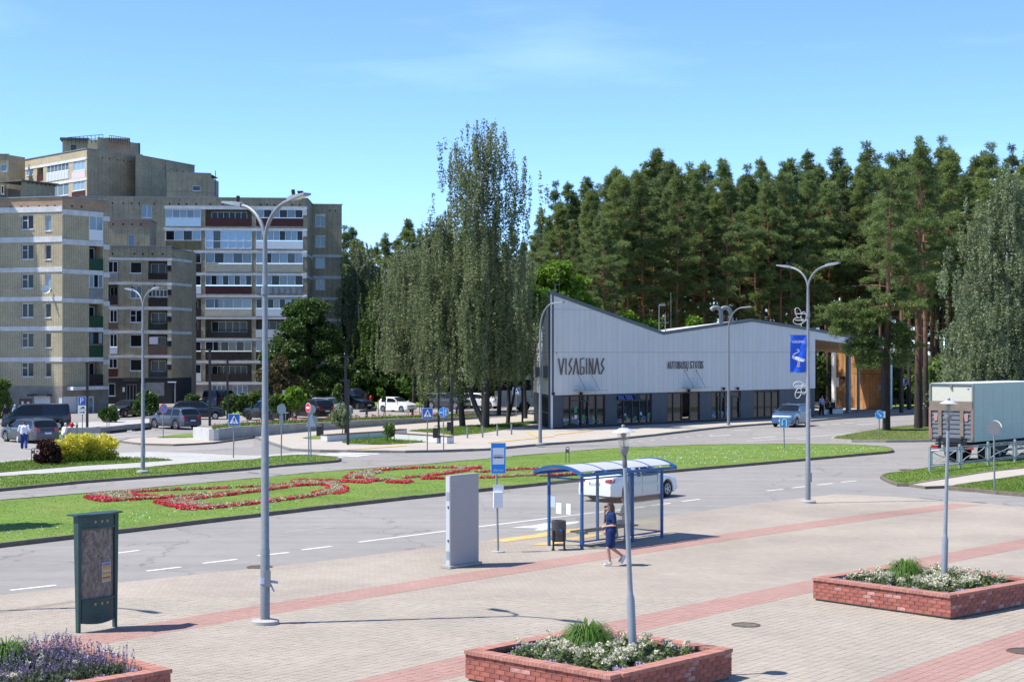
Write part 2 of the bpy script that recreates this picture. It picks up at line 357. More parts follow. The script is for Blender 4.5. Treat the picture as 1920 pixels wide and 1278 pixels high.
# plaza: everything on the near side of the carriageway
CC = Vector((200.0, -125.0))
edge = pxs([(-420,1163),(0,1115.6),(300,1084),(600,1052.5),(925,1011),(1300,960.5),(1420,943.3),(1568,926),(1640,929),(1740,935),(1830,942),(1920,951),(2300,985)])
plaza_ring = [(p.x, p.y) for p in edge] + [(40,14),(-34,14)]
def pavermat(name, c1, c2, mortar):
    m, t, b = nodes_of(name); L = t.links; uv = t.nodes.new('ShaderNodeUVMap'); bt = t.nodes.new('ShaderNodeTexBrick')
    bt.inputs['Scale'].default_value = 1; bt.inputs['Brick Width'].default_value = 0.2; bt.inputs['Row Height'].default_value = 0.1; bt.offset = 0.5
    bt.inputs['Mortar Size'].default_value = 0.006; bt.inputs['Color1'].default_value = (*c1,1); bt.inputs['Color2'].default_value = (*c2,1); bt.inputs['Mortar'].default_value = (*mortar,1)
    mp = t.nodes.new('ShaderNodeMapping'); mp.inputs['Rotation'].default_value = (0,0,R(90)); L.new(uv.outputs[0], mp.inputs[0]); L.new(mp.outputs[0], bt.inputs['Vector'])
    n = t.nodes.new('ShaderNodeTexNoise'); n.inputs['Scale'].default_value = 0.22; n.inputs['Detail'].default_value = 6; n.inputs['Roughness'].default_value = 0.6; L.new(uv.outputs[0], n.inputs['Vector'])
    mr = t.nodes.new('ShaderNodeMapRange'); mr.inputs['From Min'].default_value = 0.3; mr.inputs['From Max'].default_value = 0.7; mr.inputs['To Min'].default_value = 0.8; mr.inputs['To Max'].default_value = 1.15; L.new(n.outputs[0], mr.inputs[0])
    v = t.nodes.new('ShaderNodeVectorMath'); v.operation = 'SCALE'; L.new(bt.outputs['Color'], v.inputs[0]); L.new(mr.outputs[0], v.inputs['Scale'])
    L.new(v.outputs[0], b.inputs['Base Color']); b.inputs['Roughness'].default_value = 0.88; b.inputs['Specular IOR Level'].default_value = 0.25
    bp = t.nodes.new('ShaderNodeBump'); bp.inputs['Strength'].default_value = 0.5; bp.inputs['Distance'].default_value = 0.008; bp.invert = True
    L.new(bt.outputs['Fac'], bp.inputs['Height']); L.new(bp.outputs[0], b.inputs['Normal'])
    return m
pave_beige = pavermat('beige_pavers', (0.35,0.303,0.252), (0.305,0.268,0.226), (0.25,0.22,0.18))
pave_red = pavermat('red_pavers', (0.36,0.225,0.19), (0.32,0.195,0.165), (0.25,0.165,0.14))
joint_sand = mat('joint_sand', (0.23,0.2,0.165), 0.95, var=0.2, vs=8)
def polar(p): 
    dx, dy = p[0]-CC.x, p[1]-CC.y
    return math.atan2(dx, dy)*260.0, math.hypot(dx, dy)
def puv(p): return polar(p)
mb = MB(); mb.face([(x, y, 0.010) for x, y in plaza_ring]); plaza = mb.build('plaza', pave_beige)
if plaza.data.polygons[0].normal.z < 0: plaza.data.flip_normals()
tag(plaza, kind='structure')
def uv_polar(me):
    # needs a fine grid, as polar coordinates do not run straight over one big face
    bm = bmesh.new(); bm.from_mesh(me)
    for ax, lo, hi, st in ((0,-60,60,3.0),(1,12,90,3.0)):
        q = lo
        while q < hi:
            co = (q,0,0) if ax == 0 else (0,q,0); no = (1,0,0) if ax == 0 else (0,1,0)
            bmesh.ops.bisect_plane(bm, geom=bm.verts[:]+bm.edges[:]+bm.faces[:], plane_co=co, plane_no=no); q += st
    ul = bm.loops.layers.uv.new('UVMap')
    for f in bm.faces:
        for l in f.loops: l[ul].uv = polar(l.vert.co)
    bm.to_mesh(me); bm.free()
uv_polar(plaza.data)
BANDS = ((260.88,262.02),(253.3,254.4),(246.0,247.12))
def PP(r, a): return Vector((CC.x+r*math.sin(a/260), CC.y+r*math.cos(a/260), 0))
def ang(px, py): return polar(U(px, py))[0]
for (r0, r1), (a0, a1) in zip(BANDS, ((ang(-250,1270), ang(1815,946)), (ang(300,1340), ang(2150,985)), (ang(1300,1360), ang(2150,1150)))):
    mb = MB(); n = int((a1-a0)/1.0)
    for i in range(n):
        b0, b1 = a0+(a1-a0)*i/n, a0+(a1-a0)*(i+1)/n
        q = [PP(r0,b0), PP(r1,b0), PP(r1,b1), PP(r0,b1)]
        mb.face([(p.x,p.y,0.014) for p in q], uv=[(b0,r0),(b0,r1),(b1,r1),(b1,r0)])
    o = mb.build('red_paving_band', pave_red)
    if o.data.polygons[0].normal.z < 0: o.data.flip_normals()
    tag(o, kind='structure')
# near pavers: single stones, 20 x 10 cm, laid along the bands
pv_b = mat('beige_paver_stone', (0.338,0.296,0.246), 0.88, var=0.10, vs=0.5, rand=0.05, island=0.06, spec=0.25)
pv_r = mat('red_paver_stone', (0.35,0.215,0.182), 0.88, var=0.08, vs=0.5, rand=0.05, island=0.06, spec=0.25)
def in_front(p): 
    d = p.y; px = 960+p.x*F/d; py = HY+CH*F/d
    return -25 < px < 1945 and 1122 < py < 1292
PLANTERS = []   # filled below with (centre, A, B, half side)
def planter_frame(c, A, side): 
    A = Vector((A[0],A[1],0)).normalized(); B = Vector((-A.y, A.x, 0)); PLANTERS.append((Vector((c[0],c[1],0)), A, B, side/2)); return PLANTERS[-1]
PF = [planter_frame((1.535,28.72),(0.73,-0.683),3.34), planter_frame((9.64,37.75),(0.66,-0.751),3.72), planter_frame((-8.05,26.95),(0.70,-0.714),3.4)]
def in_planter(p, mgn=0.0):
    for c, A, B, h in PF:
        q = p-c
        if abs(q.dot(A)) < h-mgn and abs(q.dot(B)) < h-mgn: return True
    return False
kerb_edge_r = 266.0
cells = []
r = 240.0
while r < 265.5:
    a = -300.0; row = int(r*5+0.5)
    lo, hi = ang(-60,1285)-14, ang(1960,1090)+8
    a = math.floor(lo*10)/10
    while a < hi:
        p = PP(r+0.1, a+0.05)
        if p.y > 20 and in_front(p) and not in_planter(p, 0.1): cells.append((p.y, r, a+(0.05 if row % 2 else 0)))
        a += 0.1
    r += 0.2
cells.sort(key=lambda c: c[0])
plaza_pavers = {0: MB(), 1: MB()}
def paver_pts(r, a, z):
    g = 0.0045
    return [PP(r+g,a+g), PP(r+0.2-g,a+g), PP(r+0.2-g,a+0.1-g), PP(r+g,a+0.1-g)]
unit = MB(); unit.poly([(-.0955,-.0455,0),(.0955,-.0455,0),(.0955,.0455,0),(-.0955,.0455,0),(-.093,-.043,.010),(.093,-.043,.010),(.093,.043,.010),(-.093,.043,.010)],
    [(4,5,6,7),(0,1,5,4),(1,2,6,5),(2,3,7,6),(3,0,4,7)])
ume = {}
for k, m in ((0, pv_b), (1, pv_r)):
    o = unit.build('paver', m); ume[k] = o.data; D.objects.remove(o)
bed_ring = MB()
for i, (yy, r, a) in enumerate(cells):
    red = 1 if any(b0-0.1 <= r+0.1 <= b1 for b0, b1 in BANDS) else 0
    zj = random.uniform(-0.0015, 0.0025)
    if i % 34 == 0 and i//34 < 290:
        c = PP(r+0.1, a+0.05); o = link('paver', ume[red], plaza, (c.x, c.y, 0.018+zj)); o.rotation_euler = (0,0,math.atan2(c.y-CC.y, c.x-CC.x))
        continue
    q = paver_pts(r, a, 0); m_ = plaza_pavers[red]; z0, z1 = 0.018, 0.028+zj
    m_.poly([(p.x,p.y,z0) for p in q]+[(p.x,p.y,z1) for p in q], [(4,5,6,7),(0,1,5,4),(1,2,6,5),(2,3,7,6),(3,0,4,7)])
for k, m in ((0, pv_b), (1, pv_r)):
    o = plaza_pavers[k].build('paver_field', m, None, fix=False); o.parent = plaza; tag(o, kind='stuff')
    bm = bmesh.new(); bm.from_mesh(o.data); bmesh.ops.recalc_face_normals(bm, faces=bm.faces); bm.to_mesh(o.data); bm.free()
for me in ume.values():
    bm = bmesh.new(); bm.from_mesh(me); bmesh.ops.recalc_face_normals(bm, faces=bm.faces)
    if max(bm.faces, key=lambda f: f.calc_center_median().z).normal.z < 0: bmesh.ops.reverse_faces(bm, faces=bm.faces)
    bm.to_mesh(me); bm.free()
for o in list(plaza.children):
    if o.name.startswith('paver_field'):
        me = o.data
        if me.polygons[0].normal.z < 0: me.flip_normals()
# sand bed under the loose stones
sr0, sr1 = 240.0, 265.6
mb = MB(); 
for i in range(40):
    a0 = ang(-60,1285)-14; a1 = ang(1960,1090)+8; b0, b1 = a0+(a1-a0)*i/40, a0+(a1-a0)*(i+1)/40
    for j in range(26):
        r0 = sr0+j; q = [PP(r0,b0),PP(r0,b1),PP(r0+1,b1),PP(r0+1,b0)]; c = (q[0]+q[2])/2
        if c.y > 20 and (1128 < HY+CH*F/c.y < 1300) and all(HY+CH*F/p.y > 1121 for p in q): mb.face([(p.x,p.y,0.0175) for p in q])
o = mb.build('joint_sand', joint_sand, None); o.parent = plaza; tag(o, kind='stuff')
for p in o.data.polygons:
    if p.normal.z < 0: o.data.flip_normals(); break

# islands: turf with kerb stones round it
def inset(ring, w):
    n = len(ring); out = []
    area = sum(ring[i].x*ring[(i+1)%n].y-ring[(i+1)%n].x*ring[i].y for i in range(n))
    sgn = 1 if area > 0 else -1
    for i in range(n):
        a, b, c = ring[i-1], ring[i], ring[(i+1)%n]
        d1 = Vector((b.x-a.x, b.y-a.y)).normalized(); d2 = Vector((c.x-b.x, c.y-b.y)).normalized()
        n1 = Vector((-d1.y, d1.x))*sgn; n2 = Vector((-d2.y, d2.x))*sgn; nn = (n1+n2); k = max(0.5, nn.dot(n1)); nn = nn/k if nn.length > 0.1 else n1
        out.append(Vector((b.x+nn.x*w, b.y+nn.y*w, 0)))
    return out
kerb_unit = {}
def island(name, pts, z, m, kerb=True, kw=0.14, world=False, kerb_h=None, near_only=None, km=None):
    ring = [Vector(p).to_3d() if world else U(*p) for p in pts]
    for p in ring: p.z = 0
    inner = inset(ring, kw) if kerb else ring
    o = sheet(name, [(p.x,p.y) for p in inner], z-(0.015 if kerb else 0), m)
    if kerb:
        mbs = MB(); n = len(ring)
        for i in range(n):
            a, b, ai, bi = ring[i], ring[(i+1)%n], inner[i], inner[(i+1)%n]
            L_ = (b-a).length; k = max(1, round(L_/1.0))
            vis = near_only is None or i in near_only
            for j in range(k):
                t0, t1 = j/k, (j+1)/k; g = 0.006/max(L_, .1)*1.0
                q = [a.lerp(b, t0+g), a.lerp(b, t1-g), ai.lerp(bi, t1-g), ai.lerp(bi, t0+g)]
                top = z+random.uniform(-0.008, 0.008)
                P8 = [(p.x,p.y,-0.05) for p in q]+[(p.x,p.y,top) for p in q]
                d = q[0].y
                if vis and 30 < d < 108 and abs(q[0].x/d) < 0.33 and KCOUNT[0] < 420:
                    KCOUNT[0] += 1; s1 = MB(); s1.hexa(P8); ks = s1.build('kerb_stone', km or kerbm, None, fix=False); ks.parent = o
                    fixn(ks.data)
                else: mbs.hexa(P8)
        if mbs.v:
            ks = mbs.build('kerb_run', km or kerbm); ks.parent = o; fixn(ks.data); tag(ks, kind='stuff')
    return o, inner
KCOUNT = [0]
def fixn(me):
    bm = bmesh.new(); bm.from_mesh(me); bmesh.ops.recalc_face_normals(bm, faces=bm.faces); bm.to_mesh(me); bm.free()
median_px = [(-260,1058),(0,1026.5),(300,991),(600,955),(750,938),(899,922),(1086.6,902.5),(1243,887),(1400,873.4),(1520,862.8),(1587,856.6),(1652,851),(1669,849.3),(1675.6,847.5),(1674,844.5),(1662,840.6),(1625,838),
    (1587,836.5),(1512,835.5),(1439,835.5),(1320,836.8),(1210,841),(1135,844.5),(1060,850.5),(960,859),(916,863.5),(836,870.5),(710,880.5),(585,890),(480,900.5),(250,922),(175,928.5),(0,943),(-260,968)]
median, median_in = island('grass_median', median_px, 0.14, grassm)
verge_px = [(-150,937),(0,921),(160,905.5),(325,893),(460,882),(535,874),(598,869.5),(633,866.5),(640,863),(633,860),(610,858),(560,855.5),(510,858.5),(480,864),(350,872),(265,880.5),(160,886.5),(0,897),(-150,908)]
verge, verge_in = island('grass_verge', verge_px, 0.13, grassm)
S1 = [(-150,908),(0,897),(160,886.5),(265,880.5),(350,872),(480,864),(510,858.5),(560,855.5),(600,853),(560,851),(480,857),(425,855.5),(325,850.5),(265,849.5),(225,852),(205,860),(325,865.5),(250,871),(160,876),(0,889.5),(-150,899)]
sheet('pavement', [U(*p).xy for p in S1], 0.10, slabm)
G2 = [(-150,899),(0,889.5),(160,876),(250,871),(325,866),(290,863.5),(212,861),(150,861),(62,866),(0,872),(-150,885)]
lawn2, _ = island('grass_verge', G2, 0.13, grassm, kerb=False)
sheet('pavement', [U(*p).xy for p in [(-150,885),(0,872),(62,866),(62,862.5),(0,868),(-150,881)]], 0.12, slabm)
# right corner: two lawns, a footpath between
R1 = [(1650,897.5),(1657,892),(1691,887.3),(1729,882),(1760,877),(1800,872.5),(1860,867),(1920,861.5),(2120,845),(2120,864),(1920,881),(1849,888.5),(1772,901),(1704,912),(1682,911.5),(1665,905.5)]
corner1, corner1_in = island('grass_corner', R1, 0.13, grassm)
R2 = [(1790,914.5),(1850,905.5),(1920,895.5),(2120,871),(2120,942),(1920,931),(1870,927),(1826,922),(1775,918.5)]
corner2, corner2_in = island('grass_corner', R2, 0.15, grassm)
island('footpath', [(1704,912),(1772,901),(1849,888.5),(1920,881),(2120,864),(2120,871),(1920,895.5),(1850,905.5),(1790,914.5),(1735,916.5)], 0.115, walkm, kw=.08)
# station side: broad pale pavement
ST = [(505,832.5),(542,845),(600,847.5),(700,848.5),(760,849),(836,847.3),(916,844.3),(944,841.8),(1014,835.2),(1120,828),(1160,824.3),(1230,817),(1310,807.5),(1360,802),(1410,798),(1512,791),(1587,784.5),(1662,780),(1719,775),(1780,771),(1780,752),(1500,752),(1040,752),(1003,770),(960,783),(896,787.5),(806,794.5),(700,802.5),(585,811.5),(478,822)]
island('station_pavement', ST, 0.14, walkm, kw=0.18, km=mat('grey_kerb', (0.17,0.165,0.155), 0.9, var=0.2, vs=2))
G3 = [(641,833),(660,829),(710,824),(748,822),(785,826),(822,830.5),(760,835),(710,837),(655,835.5)]
G4 = [(764,811),(823,806.5),(880,801.5),(940,798),(1000,792.5),(1003,796),(960,804),(940,809),(900,815.5),(850,819.5),(823,815)]
G6 = [(566,824.5),(590,820),(606,820),(606,826),(580,826.2)]
for g in (G3, G4, G6): island('lawn', g, 0.16, grassm, kerb=False)
G5 = [(1558,826),(1563,822),(1587,817.5),(1625,810.6),(1644,807),(1681,802),(1728,798.5),(1900,790),(2100,780),(2100,822),(1900,826.5),(1737,828.5),(1662,829.5),(1597,829)]
tree_isl, tree_isl_in = island('tree_island', G5, 0.16, groundmat('dry_turf', (0.1,0.125,0.03), 0.3, 0.3, 0.25, 3.0, speck=0.2), km=mat('pale_kerb', (0.33,0.29,0.26), 0.9, var=0.2, vs=2))
# far-left parking: retaining-wall island and its pale apron
P1 = [(222,829),(240,824),(300,820.5),(362,822.5),(401,829),(480,818.5),(480,821),(401,832),(360,834.5),(325,836),(260,834)]
island('pavement_nose', P1, 0.12, walkm, kw=0.15)
island('lawn', [(292,823.5),(325,818),(361,816),(362,822.5),(340,822.5)], 0.15, grassm, kerb=False)
island('lawn', [(88,824.5),(100,819),(130,816),(172,815.5),(178,820),(140,824),(110,826)], 0.15, grassm, kerb=False)
island('pavement_nose', [(70,832),(100,830.5),(160,826),(192,822),(193,818.5),(172,815),(60,823)], 0.11, walkm, kw=0.12)
island('lawn', [(88,812),(125,808.5),(125,813),(92,816.5)], 0.14, grassm, kerb=False)
sheet('car_park', [U(*p).xy for p in [(-150,880),(62,864),(215,850),(330,846),(475,838),(478,824),(362,816),(300,815),(200,814),(125,812),(-150,830)]], 0.006, lotasphalt)
sheet('car_park', [U(*p).xy for p in [(290,806),(440,793),(700,783),(896,776),(1003,770),(1003,760),(650,757),(250,777)]], 0.02, lotasphalt)
sheet('lawn', [U(*p).xy for p in [(690,763),(800,761),(1000,757),(1000,748),(640,748),(640,762)]], 0.10, grassm)
sheet('lawn', [U(*p).xy for p in [(345,783),(470,777),(470,769),(380,765),(345,770)]], 0.10, grassm)
sheet('pavement', [U(*p).xy for p in [(120,806),(290,794),(290,786),(120,795)]], 0.08, slabm)
sheet('lawn', [U(*p).xy for p in [(1650,768),(1790,764),(1790,748),(1640,748)]], 0.20, grassm)
# paint on the road
def stripe(mb, a, b, w, z=0.006, px=True):
    a, b = (U(*a), U(*b)) if px else (a, b)
    d = (b-a).normalized(); s = Vector((-d.y, d.x, 0))*w/2
    mb.face([(p.x,p.y,z) for p in (a-s, b-s, b+s, a+s)])
mb = MB()
for a, b in (((19,1106),(105,1096.5)),((275,1070),(339,1062.5)),((380,1055.6),(444,1048)),((483,1041.6),(542,1035)),((566,1030.5),(622,1023.5)),((220,1036.5),(261,1031)),
    ((1221,947),(1257,943)),((1279,939.5),(1312,935.3)),((1437,919.7),(1468,916.8)),((1486,914.3),(1511.5,911.5)),((1533,908.7),(1561,905.8)),((1577,903.5),(1606,901))): stripe(mb, a, b, 0.16)
tag(mb.build('dashed_lane_line', paint), kind='structure')
mb = MB(); stripe(mb, (534,997.5),(625,987),0.08); tag(mb.build('worn_lane_line', mat('worn_paint',(0.4,0.4,0.39),0.8)), kind='structure')
mb = MB(); q = [(672,1016),(800,999.7),(898,987),(1000,974.5),(1115,960.6)]
for a, b in zip(q, q[1:]): stripe(mb, a, b, 0.15)
stripe(mb, (1120,960),(1210,949.5),0.15); tag(mb.build('solid_lane_line', paint), kind='structure')
mb = MB(); mb.face([(*U(*p).xy, 0.0065) for p in [(957.6,989),(1002,984.5),(1020,980.8),(1086,976.8),(1085,979.6),(1046,986.5),(1018,993.8),(1001,993.3),(1012,989.6)]])
tag(mb.build('lane_arrow', paint), kind='structure')
mb = MB(); q = [(1400,827),(1454,823),(1520,818.6),(1560,815),(1597,811.8),(1644,807.3)]
for a, b in zip(q, q[1:]): stripe(mb, a, b, 0.14)
q = [(1608,791),(1719,783.3),(1790,779)]
for a, b in zip(q, q[1:]): stripe(mb, a, b, 0.14)
tag(mb.build('solid_lane_line', paint), kind='structure')
mb = MB()
for a, b in (((1330,817.5),(1370,815.2)),((1411,821.2),(1454,818.4)),((1375,806.6),(1408,806.2)),((1529,796.8),(1550,795.8)),((1559,794.8),(1575,794)),((1583,793),(1602,792.2)),((1606,796),(1644,793.6)),((1679,799),(1719,796.2)),((1484,799.3),(1503,798)),((1495,823.6),(1512,823))): stripe(mb, a, b, 0.22)
for k in range(8): stripe(mb, (1175+22*k, 829-2.0*k), (1183+22*k, 828.2-2.0*k), 0.14)
tag(mb.build('dashed_lane_line', paint), kind='structure')
mb = MB()
for (x0,y0,x1,y1) in ((655,846.2,738,848.4),(635,848.2,711,850.6),(615,850,691,853),(596,851.6,676,855.2),(572,853,640,857),(585,858,600,858.6)): stripe(mb, (x0,y0),(x1,y1), 0.55)
tag(mb.build('zebra_crossing', paint), kind='structure')
mb = MB()
for (a, b) in (((208,816),(252,813.5)),((205,822),(252,817)),((246,810),(298,813.5)),((700,776),(716,780)),((790,772),(806,775)),((640,786),(655,783)),((870,770),(886,773))): stripe(mb, a, b, 0.14, 0.026)
tag(mb.build('parking_bay_line', paint), kind='structure')
def yel(pts, z):
    mb = MB(); mb.face([(*U(*p).xy, z) for p in pts]); o = mb.build('tactile_paving', yellowpave)
    if o.data.polygons[0].normal.z < 0: o.data.flip_normals()
    tag(o, kind='structure')
yel([(920,1013),(1000,1003),(1040,994),(1087,990.5),(1095,992.5),(1060,1001),(945,1016.5)], 0.018)
yel([(996,1021.5),(1030,1015.5),(1086,1005),(1128,999),(1129,1003),(1080,1013),(1030,1022.5)], 0.018)
for q in ([(690,842.8),(760,838.5),(762,840),(640,848)], [(985,812),(990,811),(1011,822),(1005,823)], [(915,832),(1040,820.5),(1040,822),(915,834)], [(1040,817),(1110,809),(1112,810.5),(1040,819)]): yel(q, 0.146)

# turf blades and clover
def in_poly(P, poly):
    x, y = P[:,0], P[:,1]; ins = np.zeros(len(P), bool); n = len(poly)
    for i in range(n):
        x1, y1 = poly[i]; x2, y2 = poly[(i+1)%n]
        c = ((y1 > y) != (y2 > y)) & (x < (x2-x1)*(y-y1)/((y2-y1) if y2 != y1 else 1e-9)+x1); ins ^= c
    return ins
def scatter_in(poly, n, dens_pow=1.2):
    poly = [(p[0],p[1]) for p in poly]; xs = [p[0] for p in poly]; ys = [p[1] for p in poly]; out = []; tot = 0
    y0, y1 = min(ys), max(ys)
    while tot < n:
        u = RNG.random(n*2); y = y0*(y1/y0)**u; x = RNG.uniform(min(xs), max(xs), n*2); P = np.c_[x,y]
        P = P[in_poly(P, poly)]; P = P[np.abs(P[:,0]) < P[:,1]*0.335]; out.append(P); tot += len(P)
        if len(P) == 0: break
    return np.concatenate(out)[:n]
def blades(P, z, h0, h1, w0, w1, lean=0.5):
    n = len(P); a = RNG.uniform(0, 2*PI, n); h = RNG.uniform(h0, h1, n); w = RNG.uniform(w0, w1, n); V = np.zeros((n,3,3)); la = RNG.uniform(0,2*PI,n); ll = RNG.uniform(0,lean,n)*h
    V[:,0,0] = P[:,0]-np.cos(a)*w; V[:,0,1] = P[:,1]-np.sin(a)*w; V[:,1,0] = P[:,0]+np.cos(a)*w; V[:,1,1] = P[:,1]+np.sin(a)*w
    V[:,2,0] = P[:,0]+np.cos(la)*ll; V[:,2,1] = P[:,1]+np.sin(la)*ll; V[:,0,2] = z; V[:,1,2] = z; V[:,2,2] = z+h
    return V
grassleaf = leafmat('grass_blades', (0.112,0.185,0.026), (0.165,0.228,0.046), trans=0.3, rv=0.0, ns=0.4)
def turf(poly, n, z, h0=0.04, h1=0.11):
    V = blades(scatter_in(poly, n), z, h0, h1, 0.01, 0.026, 1.2); tag(link('grass', tris_mesh('grass', V, grassleaf)), kind='stuff')
turf(median_in, 60000, 0.115, .012, .04); turf(verge_in, 20000, 0.105, 0.02, 0.075); turf(corner1_in, 12000, 0.10, 0.03, 0.09); turf(corner2_in, 10000, 0.12, 0.03, 0.09)
turf(tree_isl_in, 12000, 0.13, 0.03, 0.12); turf([U(*p) for p in G3], 5000, 0.15, 0.05, 0.15); turf([U(*p) for p in G4], 9000, 0.15, 0.05, 0.15); turf([U(*p) for p in G2], 9000, 0.12, 0.05, 0.15)
clov = mat('clover_white', (0.6,0.62,0.55), 0.8)
P = scatter_in([U(*p) for p in [(1160,850),(1360,843),(1660,843),(1640,850),(1420,868),(1180,889)]], 700); P = np.concatenate([P, scatter_in([U(*p) for p in [(0,1010),(300,960),(560,945),(560,955),(300,985),(0,1020)]], 160)])
tag(link('clover', tris_mesh('clover', blades(P, 0.19, 0.02, 0.05, 0.02, 0.05), clov)), kind='stuff')

# flower ribbons in the median
redm = leafmat('red_begonia', (0.55,0.03,0.06), (0.66,0.085,0.12), trans=0.2, rv=0)
creamm = leafmat('cream_foliage', (0.5,0.46,0.30), (0.36,0.40,0.22), trans=0.2, rv=0)
def clumps(C, r, n, flat=0.7):
    """leafy tufts: n small triangles round each centre"""
    k = len(C); off = RNG.normal(0, 1, (k,n,3)); off /= np.linalg.norm(off, axis=2, keepdims=True)+1e-9; off *= RNG.random((k,n,1))**0.4*r; off[:,:,2] = np.abs(off[:,:,2])*flat
    ctr = (C[:,None,:]+off).reshape(-1,3); return ctr
def leaves(ctr, s0, s1, up=0.0):
    n = len(ctr); A = RNG.normal(0,1,(n,3)); A[:,2] *= (1-up); A /= np.linalg.norm(A,axis=1,keepdims=True); B = RNG.normal(0,1,(n,3)); B -= A*(A*B).sum(1,keepdims=True); B /= np.linalg.norm(B,axis=1,keepdims=True)
    s = RNG.uniform(s0, s1, (n,1)); V = np.zeros((n,3,3)); V[:,0] = ctr-A*s*0.5; V[:,1] = ctr+A*s*0.5; V[:,2] = ctr+B*s*0.9; return V
def ribbon(strands, label):
    reds, creams = [], []
    for pts, w, mode in strands:
        P = [U(*p) for p in pts]
        for a, b in zip(P, P[1:]):
            L_ = (b-a).length; w *= .8; n = int(L_*w*170)+1; d = (b-a).normalized(); s = Vector((-d.y,d.x,0))
            for _ in range(n):
                u = random.uniform(-1,1); p = a.lerp(b, random.random())+s*u*w/2; q = (p.x+random.gauss(0,.03), p.y+random.gauss(0,.03), 0.15)
                if mode == 'r': isred = random.random() < 0.93
                elif mode == 'o': isred = (u > -0.1) if random.random() < 0.9 else random.random() < .5
                elif mode == 'i': isred = (u < 0.1) if random.random() < 0.9 else random.random() < .5
                elif mode == 'c': isred = random.random() < 0.1
                else: isred = abs(u) > 0.6 if random.random() < 0.9 else random.random() < .5
                (reds if isred else creams).append(q)
    bed = thing('flower_bed', label, 'flower bed', (0,0,0), 'flower ribbons in the grass median')
    o = link('red_flowers', tris_mesh('red_flowers', leaves(clumps(np.array(reds),0.085,12,1.0),0.045,0.085), redm), bed); tag(o, kind='stuff')
    o = link('cream_foliage', tris_mesh('cream_foliage', leaves(clumps(np.array(creams),0.085,12,1.1),0.045,0.085), creamm), bed); tag(o, kind='stuff')
X = lambda pts, s=3.2, ox=120, oy=840: [(ox+x/s, oy+y/s) for x, y in pts]
Y = lambda pts: X(pts, 3.994, 460, 660); Z = lambda pts: X(pts, 3.838, 800, 780)
ribbon([(X([(190,300),(290,292),(400,286),(600,272),(900,262),(1200,247),(1330,238)]),0.55,'b'), (X([(185,312),(215,330),(280,340)]),1.0,'r'), (X([(240,300),(300,315),(380,318)]),2.0,'c'), (X([(380,292),(420,308),(600,318)]),0.5,'r'),
    (X([(280,336),(450,326),(600,318),(900,298),(1100,280),(1250,262)]),0.75,'b'), (X([(600,342),(680,366),(760,388),(800,388)]),1.1,'r'), (X([(680,345),(760,365),(840,368)]),1.5,'c'), (X([(700,340),(740,350),(790,356)]),0.6,'r'),
    (X([(640,338),(800,322),(1000,298),(1200,272),(1330,255)]),0.75,'b'), (X([(800,384),(950,372),(1100,356),(1300,332),(1480,308),(1560,294)]),1.0,'b'), (X([(1560,294),(1630,278),(1645,258),(1600,240),(1540,236)]),1.3,'b'),
    (X([(1540,236),(1400,240),(1330,250),(1240,258)]),0.9,'b')], 'left ribbon of red and cream flowers looping twice behind the green notice board')
ribbon([(X([(1380,214),(1500,217),(1620,218),(1830,226)]),1.0,'r'), (X([(1370,222),(1500,226),(1640,230)]),0.5,'c'), (Y([(800,968),(860,930),(950,912),(1050,903),(1300,886),(1500,886),(1640,884)]),0.9,'b'), (Y([(860,962),(900,940),(980,920)]),1.0,'c'),
    (Y([(1600,892),(1690,886),(1760,886)]),1.6,'b'), (Y([(1640,905),(1560,918),(1450,938),(1300,955),(1180,965)]),0.8,'b'), (Y([(880,980),(1000,978),(1130,980)]),0.9,'c'), (Y([(1120,1003),(1170,997),(1205,1000)]),1.3,'r'), (Y([(900,993),(1000,984)]),0.6,'r'),
    (Y([(1325,972),(1480,970)]),0.35,'r'), (Z([(375,423),(500,414),(600,408),(700,400),(780,400)]),0.55,'b'), (Z([(780,400),(900,404),(1030,404)]),0.6,'b'), (Z([(378,466),(500,462),(650,452),(800,446)]),0.45,'b'), (Z([(820,452),(900,446),(1000,440),(1110,434)]),0.6,'b'),
    (Z([(0,470),(60,474),(120,472)]),0.35,'r')], 'right ribbon of red and cream flowers curling behind the bus stop sign')
# ------------------------------------------------------------------ facades
class Fac:
    """a vertical wall plane over the ground line p0-p1 (left to right as seen from the square)"""
    def __init__(s, p0, p1):
        s.p0 = Vector((p0[0],p0[1],0)); d = Vector((p1[0]-p0[0], p1[1]-p0[1], 0)); s.L = d.length; s.t = d.normalized(); s.n = Vector((s.t.y,-s.t.x,0)); s.rz = math.atan2(s.t.y, s.t.x)
    def s_of(s, px):
        k = (px-960)/F; return (k*s.p0.y-s.p0.x)/(s.t.x-k*s.t.y)
    def uv(s, px, py):
        q = s.s_of(px); d = s.p0.y+q*s.t.y; return q, zat(py, d)
    def P(s, q, z, o=0.0): v = s.p0+s.t*q+s.n*o; return Vector((v.x, v.y, z))
    def rect(s, r):      # photo rectangle (x0,y0,x1,y1) -> s0,z0,s1,z1 on the plane
        a, zt = s.uv(r[0], r[1]); b, zb = s.uv(r[2], r[3]); c, z2 = s.uv((r[0]+r[2])/2, r[1]); _, z3 = s.uv((r[0]+r[2])/2, r[3]); return a, z3, b, z2
    def box(s, mb, q0, q1, z0, z1, o0, o1, mi=0):
        pts = [s.P(q0,z0,o1), s.P(q1,z0,o1), s.P(q1,z0,o0), s.P(q0,z0,o0), s.P(q0,z1,o1), s.P(q1,z1,o1), s.P(q1,z1,o0), s.P(q0,z1,o0)]
        mb.hexa(pts, mi)
